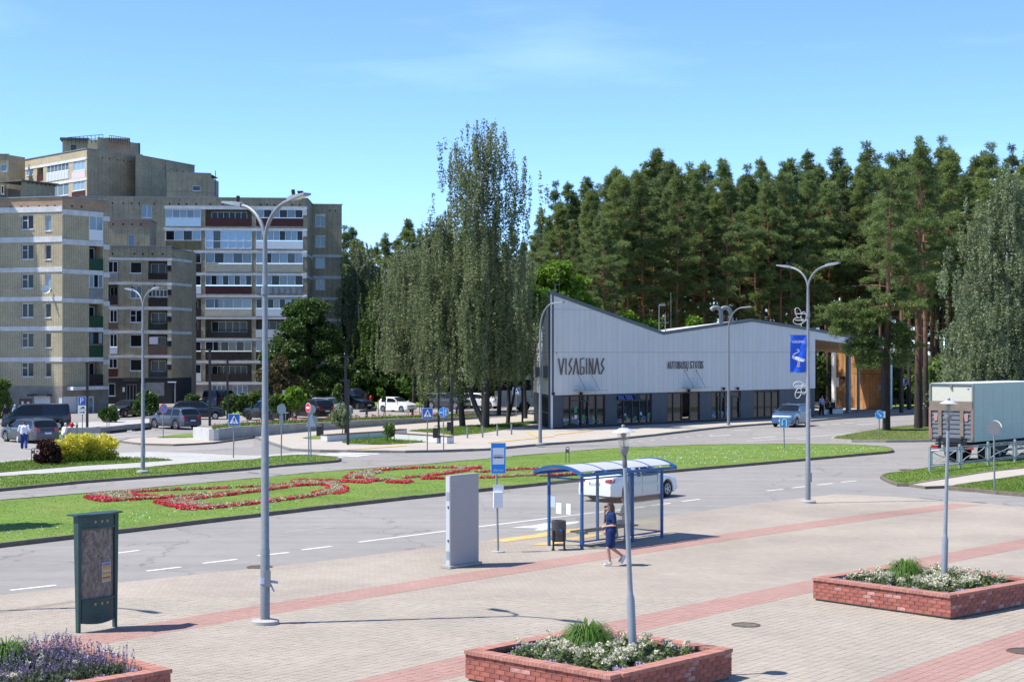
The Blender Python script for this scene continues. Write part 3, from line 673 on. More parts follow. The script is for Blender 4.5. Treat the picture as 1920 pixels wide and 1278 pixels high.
def wall(fc, q0, q1, z0, z1, holes, m, parent, name='wall', depth=0.22, top=None):
    """brick-faced wall with real openings: holes = (s0,z0,s1,z1,depth)"""
    mb = MB(); S = sorted({q0, q1, *[min(max(h[0],q0),q1) for h in holes], *[min(max(h[2],q0),q1) for h in holes]}); Zs = sorted({z0, z1, *[min(max(h[1],z0),z1) for h in holes], *[min(max(h[3],z0),z1) for h in holes]})
    S = [a for i, a in enumerate(S) if i == 0 or a-S[i-1] > 1e-4]; Zs = [a for i, a in enumerate(Zs) if i == 0 or a-Zs[i-1] > 1e-4]
    for a, b in zip(S, S[1:]):
        for c, d in zip(Zs, Zs[1:]):
            mid = ((a+b)/2, (c+d)/2)
            if any(h[0] < mid[0] < h[2] and h[1] < mid[1] < h[3] for h in holes): continue
            mb.face([fc.P(a,c), fc.P(b,c), fc.P(b,d), fc.P(a,d)], uv=[(a,c),(b,c),(b,d),(a,d)])
    for a, c, b, d, dp in holes:
        for (x0,y0,x1,y1) in ((a,c,b,c),(b,c,b,d),(b,d,a,d),(a,d,a,c)):
            mb.face([fc.P(x0,y0), fc.P(x0,y0,-dp), fc.P(x1,y1,-dp), fc.P(x1,y1)], uv=[(x0,y0),(x0+dp,y0),(x1+dp,y1),(x1,y1)])
    return mb.build(name, m, parent)
def window(fc, r, parent, frame=pvc, glass=glassm, cols=2, dep=0.16, fw=0.07, transom=None, name='window', sill=True, px=True, open_left=False):
    a, c, b, d = fc.rect(r) if px else r
    mb = MB(); o0, o1 = -dep-0.03, -dep+0.05
    for q0, q1, z0, z1 in ((a,b,c,c+fw),(a,b,d-fw,d),(a,a+fw,c+fw,d-fw),(b-fw,b,c+fw,d-fw)): fc.box(mb, q0, q1, z0, z1, o0, o1)
    for k in range(1, cols):
        q = a+(b-a)*k/cols; fc.box(mb, q-fw*0.55, q+fw*0.55, c+fw, d-fw, o0, o1)
    if transom: fc.box(mb, a+fw, a+(b-a)/cols if cols > 1 else b-fw, c+(d-c)*transom-fw*.4, c+(d-c)*transom+fw*.4, o0, o1-0.005)
    if sill: fc.box(mb, a-0.05, b+0.05, c-0.06, c-0.003, -dep, 0.06)
    w = mb.build(name, frame, parent)
    g = MB(); g.face([fc.P(a,c,-dep), fc.P(b,c,-dep), fc.P(b,d,-dep), fc.P(a,d,-dep)]); p = g.build('pane', glass, parent); p.parent = w
    return (a, c, b, d, dep+0.02)
def panel(fc, r, m, parent, name='parapet', o0=-0.06, o1=0.05, ribs=0, px=True, label=None, zpad=0):
    a, c, b, d = fc.rect(r) if px else r
    mb = MB(); fc.box(mb, a, b, c, d, o0, o1)
    if ribs:
        n = max(2, int((b-a)/ribs))
        for k in range(n):
            q = a+(b-a)*(k+0.5)/n; fc.box(mb, q-ribs*.28, q+ribs*.28, c+.02, d-.02, o1, o1+0.03)
    o = mb.build(name, m, parent)
    if label: o['label'] = label
    return o
BRICK = brickwall('yellow_brick', (0.60,0.51,0.335), (0.5,0.42,0.27), (0.14,0.115,0.08), 0.26, 0.085, 0.014, 0.22, 0.0)
BRICK_D = brickwall('weathered_brick', (0.60,0.515,0.34), (0.48,0.405,0.265), (0.13,0.105,0.075), 0.26, 0.085, 0.016, 0.32, 0.5, seam=(0.66, 9.0, 0.018))
BRICK_R = brickwall('reddish_brick', (0.55,0.37,0.235), (0.44,0.29,0.185), (0.16,0.12,0.09), 0.26, 0.085, 0.014, 0.3, 0.5)
BAND = mat('whitewashed_concrete', (0.58,0.58,0.58), 0.85, var=0.18, vs=1.2, bump=0.2)
RENDERM = mat('stained_render', (0.24,0.215,0.18), 0.9, var=0.25, vs=0.8)
CHAR = mat('charcoal_render', (0.035,0.034,0.037), 0.85, var=0.15, vs=1.0)
GREEN = mat('dark_green_sheet', (0.012,0.05,0.022), 0.6, var=0.2, vs=2)
OXRED = mat('oxblood_sheet', (0.055,0.012,0.014), 0.7, var=0.35, vs=2)
CREAM = mat('cream_sheet', (0.5,0.46,0.36), 0.6, var=0.12, vs=2)
GREYS = mat('grey_sheet', (0.25,0.26,0.27), 0.6, var=0.2, vs=2)
DKWOOD = mat('dark_boards', (0.028,0.02,0.018), 0.8, var=0.4, vs=2)
OLIVE = mat('mossy_sheet', (0.16,0.14,0.07), 0.8, var=0.3, vs=2)
BLUEP = mat('pale_blue_panel', (0.45,0.62,0.75), 0.4, var=0.06)
PINK = mat('pale_pink_panel', (0.62,0.5,0.5), 0.6)
ROOFF = mat('roof_felt', (0.12,0.12,0.125), 0.9, var=0.2)
ZINC = mat('zinc_capping', (0.28,0.3,0.33), 0.5, 0.5, var=0.15)
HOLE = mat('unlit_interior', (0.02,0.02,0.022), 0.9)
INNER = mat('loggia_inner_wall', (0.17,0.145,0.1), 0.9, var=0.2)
def cap(fc, q0, q1, z, parent, name='roof_capping', th=0.09, out=0.10, back=0.5):
    mb = MB(); fc.box(mb, q0, q1, z, z+th, -back, out); return mb.build(name, ZINC, parent)
def band(fc, r, parent, out=0.06, m=None):
    a, zt = fc.uv(r[0], r[1]); b, zt2 = fc.uv(r[2], r[1]); _, zb = fc.uv(r[0], r[3])
    mb = MB(); fc.box(mb, a, b, zb, zt, -0.12, out); return mb.build('floor_band', m or BAND, parent)
def vents(fc, qs, z, parent):
    mb = MB()
    for q in qs: fc.box(mb, q-0.1, q+0.1, z-0.1, z+0.1, -0.1, 0.008)
    return tag(mb.build('roof_vents', HOLE, parent), kind='stuff')
def mass(pts, z0, z1, m, parent, name='wall', roof=ROOFF):
    """plain rear walls and the flat roof over a footprint"""
    mb = MB(); n = len(pts); acc = 0
    for i in range(n):
        a, b = pts[i], pts[(i+1)%n]; L_ = math.hypot(b[0]-a[0], b[1]-a[1])
        mb.face([(*a,z0),(*b,z0),(*b,z1),(*a,z1)], uv=[(acc,z0),(acc+L_,z0),(acc+L_,z1),(acc,z1)]); acc += L_
    o = mb.build(name, m, parent)
    r = MB(); r.face([(*a, z1-0.02) for a in pts]); r.build('roof', roof, parent)
    return o
def balcony(fc, cell, par, parent, glaz=None, parm=OXRED, ribs=0, cols=5, glass=glassm, frame=pvc, back=1.15, open_=False, rail=False, label=None, innerwin=True):
    """one loggia: opening above (cell: photo rect), parapet (par: photo rect); glazed or open"""
    t = D.objects.new('balcony', None); COL.objects.link(t); t.parent = parent
    if label: t['label'] = label
    holes = []
    a, c, b, d = fc.rect(cell); pa, pc, pb, pd = fc.rect(par) if par else (a, c, b, c)
    zlo = pc if par else c
    if par:
        if rail:
            mb = MB(); fc.box(mb, pa, pb, pd-0.05, pd, -0.05, 0.03); fc.box(mb, pa, pb, pc, pc+0.06, -0.05, 0.03)
            n = int((pb-pa)/0.14)
            for k in range(n+1): q = pa+(pb-pa)*k/n; fc.box(mb, q-.012, q+.012, pc+.06, pd-.05, -0.02, 0.0)
            o = mb.build('railing', parm, parent); o.parent = t
        else: o = panel(fc, par, parm, parent, 'parapet', -0.05, 0.045, ribs); o.parent = t
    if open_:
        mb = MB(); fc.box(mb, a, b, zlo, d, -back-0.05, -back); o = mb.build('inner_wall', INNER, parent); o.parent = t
        if innerwin:
            w0 = a+(b-a)*0.12; w1 = a+(b-a)*0.88; zz0 = zlo+0.75
            mb = MB()
            for k in range(cols+1): q = w0+(w1-w0)*k/cols; fc.box(mb, q-.04, q+.04, zz0, d-0.25, -back, -back+0.06)
            fc.box(mb, w0, w1, zz0-.06, zz0, -back, -back+.06); fc.box(mb, w0, w1, d-.27, d-.2, -back, -back+.06)
            wn = mb.build('window', frame, parent); wn.parent = t
            g = MB(); g.face([fc.P(w0,zz0,-back+.02), fc.P(w1,zz0,-back+.02), fc.P(w1,d-.25,-back+.02), fc.P(w0,d-.25,-back+.02)]); p = g.build('pane', glass, parent); p.parent = t
        holes.append((a, zlo, b, d, back))
    else:
        fw = 0.06; mb = MB(); o0, o1 = -0.07, 0.02
        for q0, q1, z0, z1 in ((a,b,c,c+fw),(a,b,d-fw,d)): fc.box(mb, q0, q1, z0, z1, o0, o1)
        for k in range(cols+1):
            q = min(max(a+(b-a)*k/cols, a+fw/2), b-fw/2); fc.box(mb, q-fw/2, q+fw/2, c+fw, d-fw, o0, o1)
        wn = mb.build('window', frame, parent); wn.parent = t
        for k in range(cols):
            qa, qb = a+(b-a)*k/cols, a+(b-a)*(k+1)/cols
            g = MB(); g.face([fc.P(qa,c,-.03), fc.P(qb,c,-.03), fc.P(qb,d,-.03), fc.P(qa,d,-.03)])
            gl = glass if not isinstance(glass, (list, tuple)) else glass[k % len(glass)]
            p = g.build('pane', gl, parent); p.parent = t
        holes.append((a, zlo, b, d, 0.1))
    return holes
# ---------------- unseen neighbour, added and shaped to throw the slanting shadow on the near block
tw = thing('shadow_tower', 'unseen brick tower outside the left edge, added to cast the slanting shadow', 'building', (-57,155,0))
mass([(-53.4,153.3),(-67.5,148.7),(-70.5,158),(-56.4,162.6)], 0, 29.3, BRICK_D, tw)
# ---------------- block A (near left)
A0, A1, A2 = at(-70,156.9), at(117,154), at(203.5,158.3)
fa, fb = Fac(A0, A1), Fac(A1, A2)
bA = thing('apartment_building', 'pale yellow brick block with white floor bands and green balcony fronts at the left edge', 'apartment block', (A1.x, A1.y, 0))
ZA = zat(369, 154)
hA = []
yrow = [(403,430),(458.5,486),(513.5,540.5),(568,595),(623.8,651),(679,706)]
for i, (y0, y1) in enumerate(yrow):
    old = i in (0, 1, 2, 4, 5)
    hA.append(window(fa, (40,y0,62.5,y1), bA, offwhite if old else pvc, glassm, 2, transom=0.62 if old else None))
    hA.append(window(fa, (84,y0,95.5,y1+ (0.5 if i else 3)), bA, pvc, glassp if i in (0,2) else glassm, 1))
    hA.append(window(fa, (-40,y0,-16,y1), bA, pvc, glassm, 2))
zb = zat(723.5, 154)
wall(fa, 0, fa.L, zb, ZA-1.15, hA, BRICK, bA); wall(fa, 0, fa.L, ZA-1.15, ZA, [], BRICK_R, bA)
for y0, y1 in ((391.5,401.5),(447,457),(503.5,512),(558,566),(612.5,620.5),(669.5,677.5)):
    band(fa, (-70,y0,117,y1), bA); band(fb, (117,y0+.5,193,y1+.5), bA)
cap(fa, 0, fa.L+.1, ZA, bA); cap(fb, 0, fb.L, ZA, bA)
vents(fa, [fa.s_of(x) for x in (20,40,52,73,89,103)], ZA-0.85, bA); vents(fb, [fb.s_of(x) for x in (135,153)], ZA-0.8, bA)
hB = []
bal = [((167,406,193,451),None,'white glazed loggia door on the top floor'), ((167,460,193,484),(167,485,193,507),None), ((167,514,193,539.5),(167,539.8,193,561),None), ((167,570,193,591),(167,592,193,615),None), ((167,622.5,193,645),(167,647,193,669),None), ((167,676,193,700),(167,701.5,193,722),None)]
for i, (ce, pa, lb) in enumerate(bal):
    if i == 0: hB += balcony(fb, ce, None, bA, cols=2, glass=[glassp, glassp], label=lb); panel(fb, (168,431,192,450), white, bA, 'door_panel', -.02, 0.03)
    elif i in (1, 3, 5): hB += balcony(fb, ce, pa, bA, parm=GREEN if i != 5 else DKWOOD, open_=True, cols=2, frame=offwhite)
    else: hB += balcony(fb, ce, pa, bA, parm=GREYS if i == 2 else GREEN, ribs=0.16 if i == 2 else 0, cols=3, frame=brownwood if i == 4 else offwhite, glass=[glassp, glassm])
wall(fb, 0, fb.L-0.02, zb, ZA-1.15, hB, BRICK, bA); wall(fb, 0, fb.L-.02, ZA-1.15, ZA, [], BRICK_R, bA)
mb = MB()   # satellite dish
mb.lathe([(0.0,0.0),(0.2,0.02),(0.38,0.09),(0.42,0.13)], (0,0,0), 18); q, z = fa.uv(89, 543)
o = mb.build('satellite_dish', offwhite, None, smooth=40); o.parent = bA; p = fa.P(q, z, 0.35)-Vector((A1.x,A1.y,0)); o.location = p; o.rotation_euler = (R(75),0,R(25))
# side stub with white slab ends
for y in (408,461,513,567,620,676):
    mb = MB(); q0, q1 = fb.s_of(193), fb.s_of(204); z = zat(y, 158); fb.box(mb, q0, q1, z-0.35, z+0.12, -0.2, 0.16); mb.build('slab_end', BAND, bA)
# ground floor shops
gz = zb-0.003; gh = []
def shop(fc, r, m, name, lab=None): 
    o = panel(fc, r, m, bA, name, -0.1, -0.03); 
    if lab: o['label'] = lab
    a, c, b, d = fc.rect(r); return (a, c, b, d, 0.12)
gh.append(shop(fa, (63.5,742,94,769), offwhite, 'roller_shutter')); 
dr = shop(fa, (36,747,60,776), mat('varnished_door', (0.11,0.05,0.022), 0.5, var=0.3, vs=3), 'door', 'varnished wooden double door with paper notices'); gh.append(dr)
panel(fa, (40,752,44,764), white, bA, 'notice', -0.03, -0.02); panel(fa, (50,753,55,762), white, bA, 'notice', -0.03, -0.02)
gh.append(shop(fa, (109,744,116.5,773), offwhite, 'roller_shutter')); gh.append(window(fa, (2,742,22,772), bA, pvc, glassd, 2))
wall(fa, 0, fa.L, 0, gz, gh, RENDERM, bA)
h2 = [shop(fb, (118,743,144,773), offwhite, 'roller_shutter'), window(fb, (145,743,176,779), bA, pvc, glassp, 3, 0.05, 0.12)]
wall(fb, 0, fb.L-.02, 0, gz, h2, RENDERM, bA)
band(fb, (126,724.5,193,731), bA, 0.9); mb = MB(); fa.box(mb, fa.s_of(60), fa.s_of(97), zat(742,154), zat(739,154), 0, 0.9); mb.build('door_hood', CHAR, bA)
r = MB(); r.face([(A1.x,A1.y,ZA-.03),(A2.x,A2.y,ZA-.03),(A2.x-5.0,A2.y+9.5,ZA-.03),(A0.x-3,A0.y+12,ZA-.03),(A0.x,A0.y,ZA-.03)]); r.build('roof', ROOFF, bA)
mb = MB()
for a, b in (((A2.x,A2.y),(A2.x-5.0,A2.y+9.5)),): L_ = math.dist(a,b); mb.face([(*a,0),(*b,0),(*b,ZA),(*a,ZA)], uv=[(0,0),(L_,0),(L_,ZA),(0,ZA)])
mb.build('wall', BRICK_D, bA)
# roof-top hut on block A
hut = thing('roof_hut', 'small brick stair hut with bracketed eaves on the flat roof of the left block', 'roof hut', (*at(72,160).xy, ZA))
h0, h1, h2_ = at(40,158.5), at(50,159), at(103,162)
for p, q in ((h0,h1),(h1,h2_)):
    f_ = Fac(p,q); wall(f_, 0, f_.L, ZA-.3, zat(343,160), [], BRICK_D, hut)
mb = MB(); f_ = Fac(h1,h2_); f_.box(mb, -0.9, f_.L+.2, zat(343,160), zat(340.5,160), -3, 0.35)
for k in range(7): q = .15+k*(f_.L-.3)/6; f_.box(mb, q-.07, q+.07, zat(345.5,160), zat(343.05,160), 0, 0.3)
mb.build('eaves', ROOFF, hut)
hut2 = thing('roof_hut', 'dark low brick roof structure cut by the left edge above the block', 'roof hut', (*at(10,161).xy, ZA))
f_ = Fac(at(-40,161), at(14,161)); wall(f_, 0, f_.L, ZA-.3, zat(322,161), [], BRICK_D, hut2); f3 = Fac(at(14,161), at(38,163)); wall(f3, 0, f3.L, ZA-.3, zat(355,162), [], BRICK_D, hut2)
window(f_, (2,348,8,364), hut2, pvc, glassm, 1, 0.0)
# ---------------- block B (middle, lower, charcoal base)
B0, B1, B1b, B2 = at(200,183), at(322,184), at(322,184.4), at(359,189)
fm, fn = Fac(B0, B1), Fac(B1, B2)
bB = thing('apartment_building', 'five-storey yellow brick block with charcoal ground floor standing behind the left block', 'apartment block', (*at(290,186).xy, 0))
ZB = zat(462.5, 184); zc = zat(708, 184); hM = []
for i, (y0, y1) in enumerate(((491,512),(536,559),(581,604),(627,650),(673,695))):
    hM.append(window(fm, (244,y0,266,y1), bB, pvc, glassp if i == 1 else glassm, 2 if i in (1,2) else 1, transom=0.55 if i == 2 else None))
rows = [((278,490,314,510),(278,512,314,524)), ((278,543,314,556.5),(278,558,314,574)), ((278,582,314,601),(278,601.5,314,618)), ((278,627,314,645.5),(278,647,314,664.5)), ((278,672,314,690),(278,690.5,314,708))]
for i, (ce, pa) in enumerate(rows):
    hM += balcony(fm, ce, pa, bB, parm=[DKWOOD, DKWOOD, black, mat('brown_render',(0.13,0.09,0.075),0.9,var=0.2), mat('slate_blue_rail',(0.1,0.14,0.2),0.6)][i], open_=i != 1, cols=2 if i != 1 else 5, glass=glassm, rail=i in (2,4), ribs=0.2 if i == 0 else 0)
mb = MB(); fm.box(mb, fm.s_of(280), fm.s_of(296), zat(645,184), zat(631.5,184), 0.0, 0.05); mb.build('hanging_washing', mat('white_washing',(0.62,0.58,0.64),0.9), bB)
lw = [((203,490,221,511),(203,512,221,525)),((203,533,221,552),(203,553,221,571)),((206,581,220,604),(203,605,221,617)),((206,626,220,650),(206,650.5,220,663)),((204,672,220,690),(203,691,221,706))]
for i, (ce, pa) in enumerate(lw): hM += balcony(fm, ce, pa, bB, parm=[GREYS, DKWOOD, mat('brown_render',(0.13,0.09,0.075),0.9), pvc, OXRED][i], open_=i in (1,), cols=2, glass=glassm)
wall(fm, 0, fm.L, zc, ZB, hM, BRICK_D, bB); wall(fn, 0, fn.L, zc, ZB-.3, [], BRICK_D, bB)
for y0, y1 in ((482.5,487.5),(528.5,533.5),(574.5,580),(619.5,625),(665.5,670.5)): band(fm, (200,y0,322,y1), bB); band(fn, (322.3,y0+1,359,y1+1), bB)
cap(fm, 0, fm.L, ZB, bB); cap(fn, 0, fn.L, ZB-.3, bB); vents(fm, [fm.s_of(x) for x in (211,252,268,286,305)], ZB-.85, bB)
for y in (495,540,590,636,680):   # white slab stubs beside the balconies
    mb = MB(); fm.box(mb, fm.s_of(314.5), fm.s_of(322), zat(y+3,184), zat(y-3,184), 0.0, 0.7); mb.build('slab_end', BAND, bB)
    mb = MB(); fm.box(mb, fm.s_of(315), fm.s_of(321), zat(y+13,184), zat(y+3.2,184), -0.05, 0.5); mb.build('side_screen', DKWOOD, bB)
gh = [window(fm, (203,718,216,742), bB, pvc, glassd, 1), window(fm, (237,720,256,757), bB, galv, glassm, 3, 0.1, 0.08, name='glazed_door')]
a, c, b, d = fm.rect((272,716.5,308,742)); gh.append((a,c,b,d,0.12)); panel(fm, (272,716.5,308,742), GREYS, bB, 'roller_shutter', -.1, -.04)
wall(fm, 0, fm.L, 0, zc, gh, CHAR, bB); wall(fn, 0, fn.L, 0, zc, [], CHAR, bB)
mb = MB(); fm.box(mb, fm.s_of(232), fm.s_of(262), zat(715,184), zat(711,184), 0, 1.2); mb.build('door_hood', CHAR, bB)
mb = MB(); q, z = fm.uv(232, 730); fm.box(mb, q-.12, q+.12, z-.25, z+.25, 0, .1); mb.build('wall_box', offwhite, bB)
r = MB(); r.face([(*B0.xy,ZB-.05),(*B1.xy,ZB-.05),(*B2.xy,ZB-.35),(B2.x-2,B2.y+9,ZB-.35),(B0.x-1,B0.y+12,ZB-.05)]); r.build('roof', ROOFF, bB)
mb = MB(); a, b = B2.xy, (B2.x-1,B2.y+8); mb.face([(*a,0),(*b,0),(*b,ZB),(*a,ZB)], uv=[(0,0),(8,0),(8,ZB),(0,ZB)]); mb.build('wall', BRICK_D, bB)
# ---------------- block C (brick tower stub behind B)
bC = thing('apartment_building', 'squat weathered brick stair tower with a pale door above the middle block', 'stair tower', (*at(250,192).xy, 0))
fc1, fc2 = Fac(at(196,192), at(281,192.5)), Fac(at(281,192.5), at(293,197))
hc = [window(fc1, (240.5,440,253,463), bC, offwhite, glassp, 1, name='balcony_door', sill=False)]
zt = zat(411.5,192); zr = zat(426,192)
wall(fc1, 0, fc1.L, 10, zr, hc, BRICK_D, bC); wall(fc1, 0, fc1.L, zr, zt, [], BRICK_R, bC); wall(fc2, 0, fc2.L, 10, zt, [], BRICK_D, bC)
cap(fc1, 0, fc1.L, zt, bC); cap(fc2, 0, fc2.L, zt, bC); vents(fc1, [fc1.s_of(x) for x in (212,231,248,264)], zat(420,192), bC)
r = MB(); r.face([(*fc1.p0.xy,zt-.03),(*fc2.p0.xy,zt-.03),(*(fc2.p0+fc2.t*fc2.L).xy,zt-.03),(*at(205,199).xy,zt-.03)]); r.build('roof', ROOFF, bC)
# ---------------- block E (right, glazed loggias) with its plain left wall
bE = thing('apartment_building', 'nine-storey brick block stacked with mismatched glazed loggias, right end by the trees', 'apartment block', (*at(470,206).xy, 0))
E0, E1, E2, E3 = at(150,203), at(307,204.5), at(576,206), at(641,214.5)
fe0, fe, fe2 = Fac(E0, E1), Fac(E1, E2), Fac(at(585.5,214), E3)
ZE = zat(371.5, 205.3); h0 = [window(fe0, (266,384,285,408), bE, pvc, glassp, 2)]
wall(fe0, 0, fe0.L, 8, ZE, h0, BRICK_D, bE); cap(fe0, 0, fe0.L, ZE, bE); vents(fe0, [fe0.s_of(x) for x in (211,231,247,261,289)], ZE-.8, bE)
yo = [(393,408.5),(432,451),(474,493.5),(516,534.5),(560,578),(599,617),(640,658),(682.5,700)]
yp = [(409,424),(452,466.5),(494.5,510),(536,550.5),(578.5,592.5),(617.5,632.5),(658.5,674),(700.5,714.5)]
RAIL = mat('dark_railing',(0.03,0.022,0.02),0.7)
colE = [(310.5,377), (385,472), (480,568)]
spec = {0: [('g',BLUEP,0,5,glassp),('g',OLIVE,.2,4,[glassm,glassp]),('g',DKWOOD,0,3,glassm),('g',pvc,0,3,glassm),('o',DKWOOD,0,2,glassm),('o',DKWOOD,0,2,glassm),('g',DKWOOD,0,3,glassm),('g',offwhite,0,3,glassm)],
        1: [('o',OXRED,0,6,glassp),('w',white,0,6,[glassp,glassd,glassp]),('g',CREAM,.16,5,[glassp,glassm,glassp,glassd,glassp]),('g',OXRED,0,8,[glassp,glassm]),('g',CREAM,0,5,glassp),('r',RAIL,0,5,glassm),('g',DKWOOD,0,6,[glassm,glassd]),('o',DKWOOD,0,6,glassm)],
        2: [('g',OXRED,0,6,[glassp,glassm]),('g',white,0,8,[glassp,glassm,glassp]),('g',CREAM,.16,6,[glassp,glassm,glassp,glassp,glassd]),('g',GREYS,.7,6,[glassp,glassp,glassm]),('g',pvc,0,8,[glassm,glassp]),('o',offwhite,0,5,glassp),('g',DKWOOD,0,6,[glassp,glassm]),('o',DKWOOD,0,4,glassm)]}
hE = []
for c, (x0, x1) in enumerate(colE):
    for i in range(8):
        k, pm, rb, n, gl = spec[c][i]
        ce, pa = (x0, yo[i][0], x1, yo[i][1]), (x0, yp[i][0], x1, yp[i][1])
        if k == 'w':
            hE += balcony(fe, (x0,yo[i][0],x1,yp[i][1]), None, bE, cols=6, glass=[BLUEP, glassd, BLUEP, BLUEP, BLUEP, BLUEP])
            mb = MB(); z = fe.rect(pa)[3]; fe.box(mb, fe.s_of(x0), fe.s_of(x1), z-.04, z+.04, -.02, .03); mb.build('window_rail', pvc, bE)
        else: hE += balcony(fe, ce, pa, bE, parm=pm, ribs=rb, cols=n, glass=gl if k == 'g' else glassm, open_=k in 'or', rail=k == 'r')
for y0, y1 in ((385.5,391.8),(427,431.8),(469,473.5),(511,515.5),(552.5,557),(594,598),(634.5,638.5),(676,680.5),(716,721)):
    band(fe, (307.5,y0,576,y1), bE)
zg = zat(721, 205)
wall(fe, 0, fe.L, zg, ZE, hE, BRICK_D, bE)
gh = [window(fe, (398,722,424,740), bE, pvc, glassp, 3), window(fe, (436,722,464,740), bE, pvc, glassp, 3), window(fe, (484,733,494,752), bE, brownwood, glassd, 1, name='door')]
wall(fe, 0, fe.L, 0, zg, gh, RENDERM, bE)
cap(fe, 0, fe.L, ZE, bE); vents(fe, [fe.s_of(x) for x in (318,335,350,368,394,418,446,460,489,501,514,530,548,562)], ZE-.8, bE)
fr = Fac(E2, at(585.5,214)); wall(fr, 0, fr.L, 0, ZE, [], BRICK_D, bE); cap(fr, 0, fr.L, ZE, bE)
h2 = []
for i, (y0, y1) in enumerate(((405,425),(445,463.5),(483,502.5),(523,543),(561,580),(600,618),(640,658))): h2.append(window(fe2, (591.5,y0,609.5,y1), bE, pvc, glassp, 2 if i != 2 else 1, 0.12))
wall(fe2, 0, fe2.L, 0, ZE, h2, BRICK_D, bE); cap(fe2, 0, fe2.L+.1, ZE, bE); vents(fe2, [fe2.s_of(x) for x in (618,629)], ZE-.8, bE)
for y0, y1 in ((477,482),(517,522.5),(557,562),(597,602),(637,642),(677,682)): band(fe2, (585.8,y0,641,y1), bE); band(fr, (576.3,y0-1.5,585.4,y1-1.5), bE)
for y0, y1 in ((401.5,405),(441,444.5)): band(fe2, (591,y0,610,y1), bE)
for y in (400,440,478,518,560,600): 
    mb = MB(); q0, q1 = fe.s_of(568.5), fe.s_of(575.5); fe.box(mb, q0, q1, zat(y+4,206), zat(y-5,206), 0.0, .3); mb.build('slab_end', BAND, bE)
mb = MB(); a, b = E3.xy, (E3.x-2,E3.y+11); mb.face([(*a,0),(*b,0),(*b,ZE),(*a,ZE)], uv=[(0,0),(11,0),(11,ZE),(0,ZE)]); mb.build('wall', BRICK_D, bE)
r = MB(); r.face([(*E0.xy,ZE-.03),(*E1.xy,ZE-.03),(*E2.xy,ZE-.03),(*at(585.5,214).xy,ZE-.03),(*E3.xy,ZE-.03),(E3.x-2,E3.y+10,ZE-.03),(E0.x,E0.y+16,ZE-.03)]); r.build('roof', ROOFF, bE)
mb = MB(); p = at(563,208); mb.lathe([(0,ZE-.1),(.33,ZE-.1),(.33,ZE+1.0),(.4,ZE+1.0),(.4,ZE+1.15),(0,ZE+1.15)], (p.x,p.y,0), 14); mb.build('roof_vent_pipe', black, bE)
# ---------------- block F (tall rear block with penthouse)
bF = thing('apartment_building', 'tall rear brick block with blank side wall and rooftop plant house rising above the others', 'apartment block', (*at(170,222).xy, 0))
F0, F1, F2, F2b, F3 = at(46,232), at(163,219), at(257,226.4), at(254,223), at(365,236)
ff, fs, ft = Fac(F0,F1), Fac(F1,F2), Fac(at(268,224.5),F3)
ZF = zat(279.5,219.5); hF = []
for i, r in enumerate(((50,312,62.5,329),(87.6,305,129,322),(137,303,159.5,320))): hF += [window(ff, r, bF, pvc, glassp, (2,6,3)[i], 0.08)]
hF += balcony(ff, (69.5,309,81,326), (69.5,327.5,81,339), bF, parm=OXRED, open_=True, cols=1)
panel(ff, (87.6,323,129,338), mat('sheet_white_panels',(0.55,0.58,0.6),0.5), bF, 'parapet', -.06, .05, 0.8); panel(ff, (135,321.5,160,334.5), PINK, bF)
for i, r in enumerate(((87.6,344,129,368),(137,341,159,357))): hF += [window(ff, r, bF, pvc, glassp, (4,3)[i], 0.08)]
panel(ff, (135,359,160,369), OXRED, bF)
wall(ff, 0, ff.L, 15, ZF, hF, BRICK, bF)
for y0, y1 in ((303,308),(341,344)):
    a = ff.s_of(46); b = ff.s_of(163); mb = MB(); z = zat(y0-4,222); ff.box(mb, a, b, z-.36, z, -.1, .07); mb.build('floor_band', BAND, bF)
wall(fs, 0, fs.L, 15, ZF, [], BRICK_D, bF); cap(ff, 0, ff.L, ZF, bF); cap(fs, 0, fs.L, ZF, bF); vents(fs, [fs.s_of(x) for x in (192,205,221,232,244)], ZF-1.0, bF)
ZF2 = zat(288.5,223.5); f4 = Fac(F2b, at(268,224.5)); wall(f4, 0, f4.L, 15, ZF2, [], BRICK, bF)
wall(ft, 0, ft.L, 15, ZF2-.2, [], BRICK_D, bF); cap(ft, 0, ft.L, ZF2-.2, bF); vents(ft, [ft.s_of(x) for x in (308,320,331,343,356)], ZF2-1.3, bF)
r = MB(); r.face([(*F0.xy,ZF-.03),(*F1.xy,ZF-.03),(*F2.xy,ZF-.03),(*at(120,245).xy,ZF-.03)]); r.face([(*F2b.xy,ZF2-.25),(*at(268,224.5).xy,ZF2-.25),(*F3.xy,ZF2-.25),(*at(250,245).xy,ZF2-.25)]); r.build('roof', ROOFF, bF)
mb = MB(); f5 = Fac(at(254,229), at(257,223.3)); mb.face([f5.P(0,15),f5.P(f5.L,15),f5.P(f5.L,ZF2),f5.P(0,ZF2)]); mb.build('wall', BRICK_D, bF)
fl = Fac(at(-60,228), at(16,228)); fl2 = Fac(at(16,228), at(47,231)); hh = [window(fl, (1,308,13,322), bF, pvc, glassp, 1, 0.1)]
wall(fl, 0, fl.L, 12, zat(289.5,228), hh, BRICK_D, bF); wall(fl2, 0, fl2.L, 12, zat(292,229), [], BRICK, bF); cap(fl, 0, fl.L, zat(289.5,228), bF)
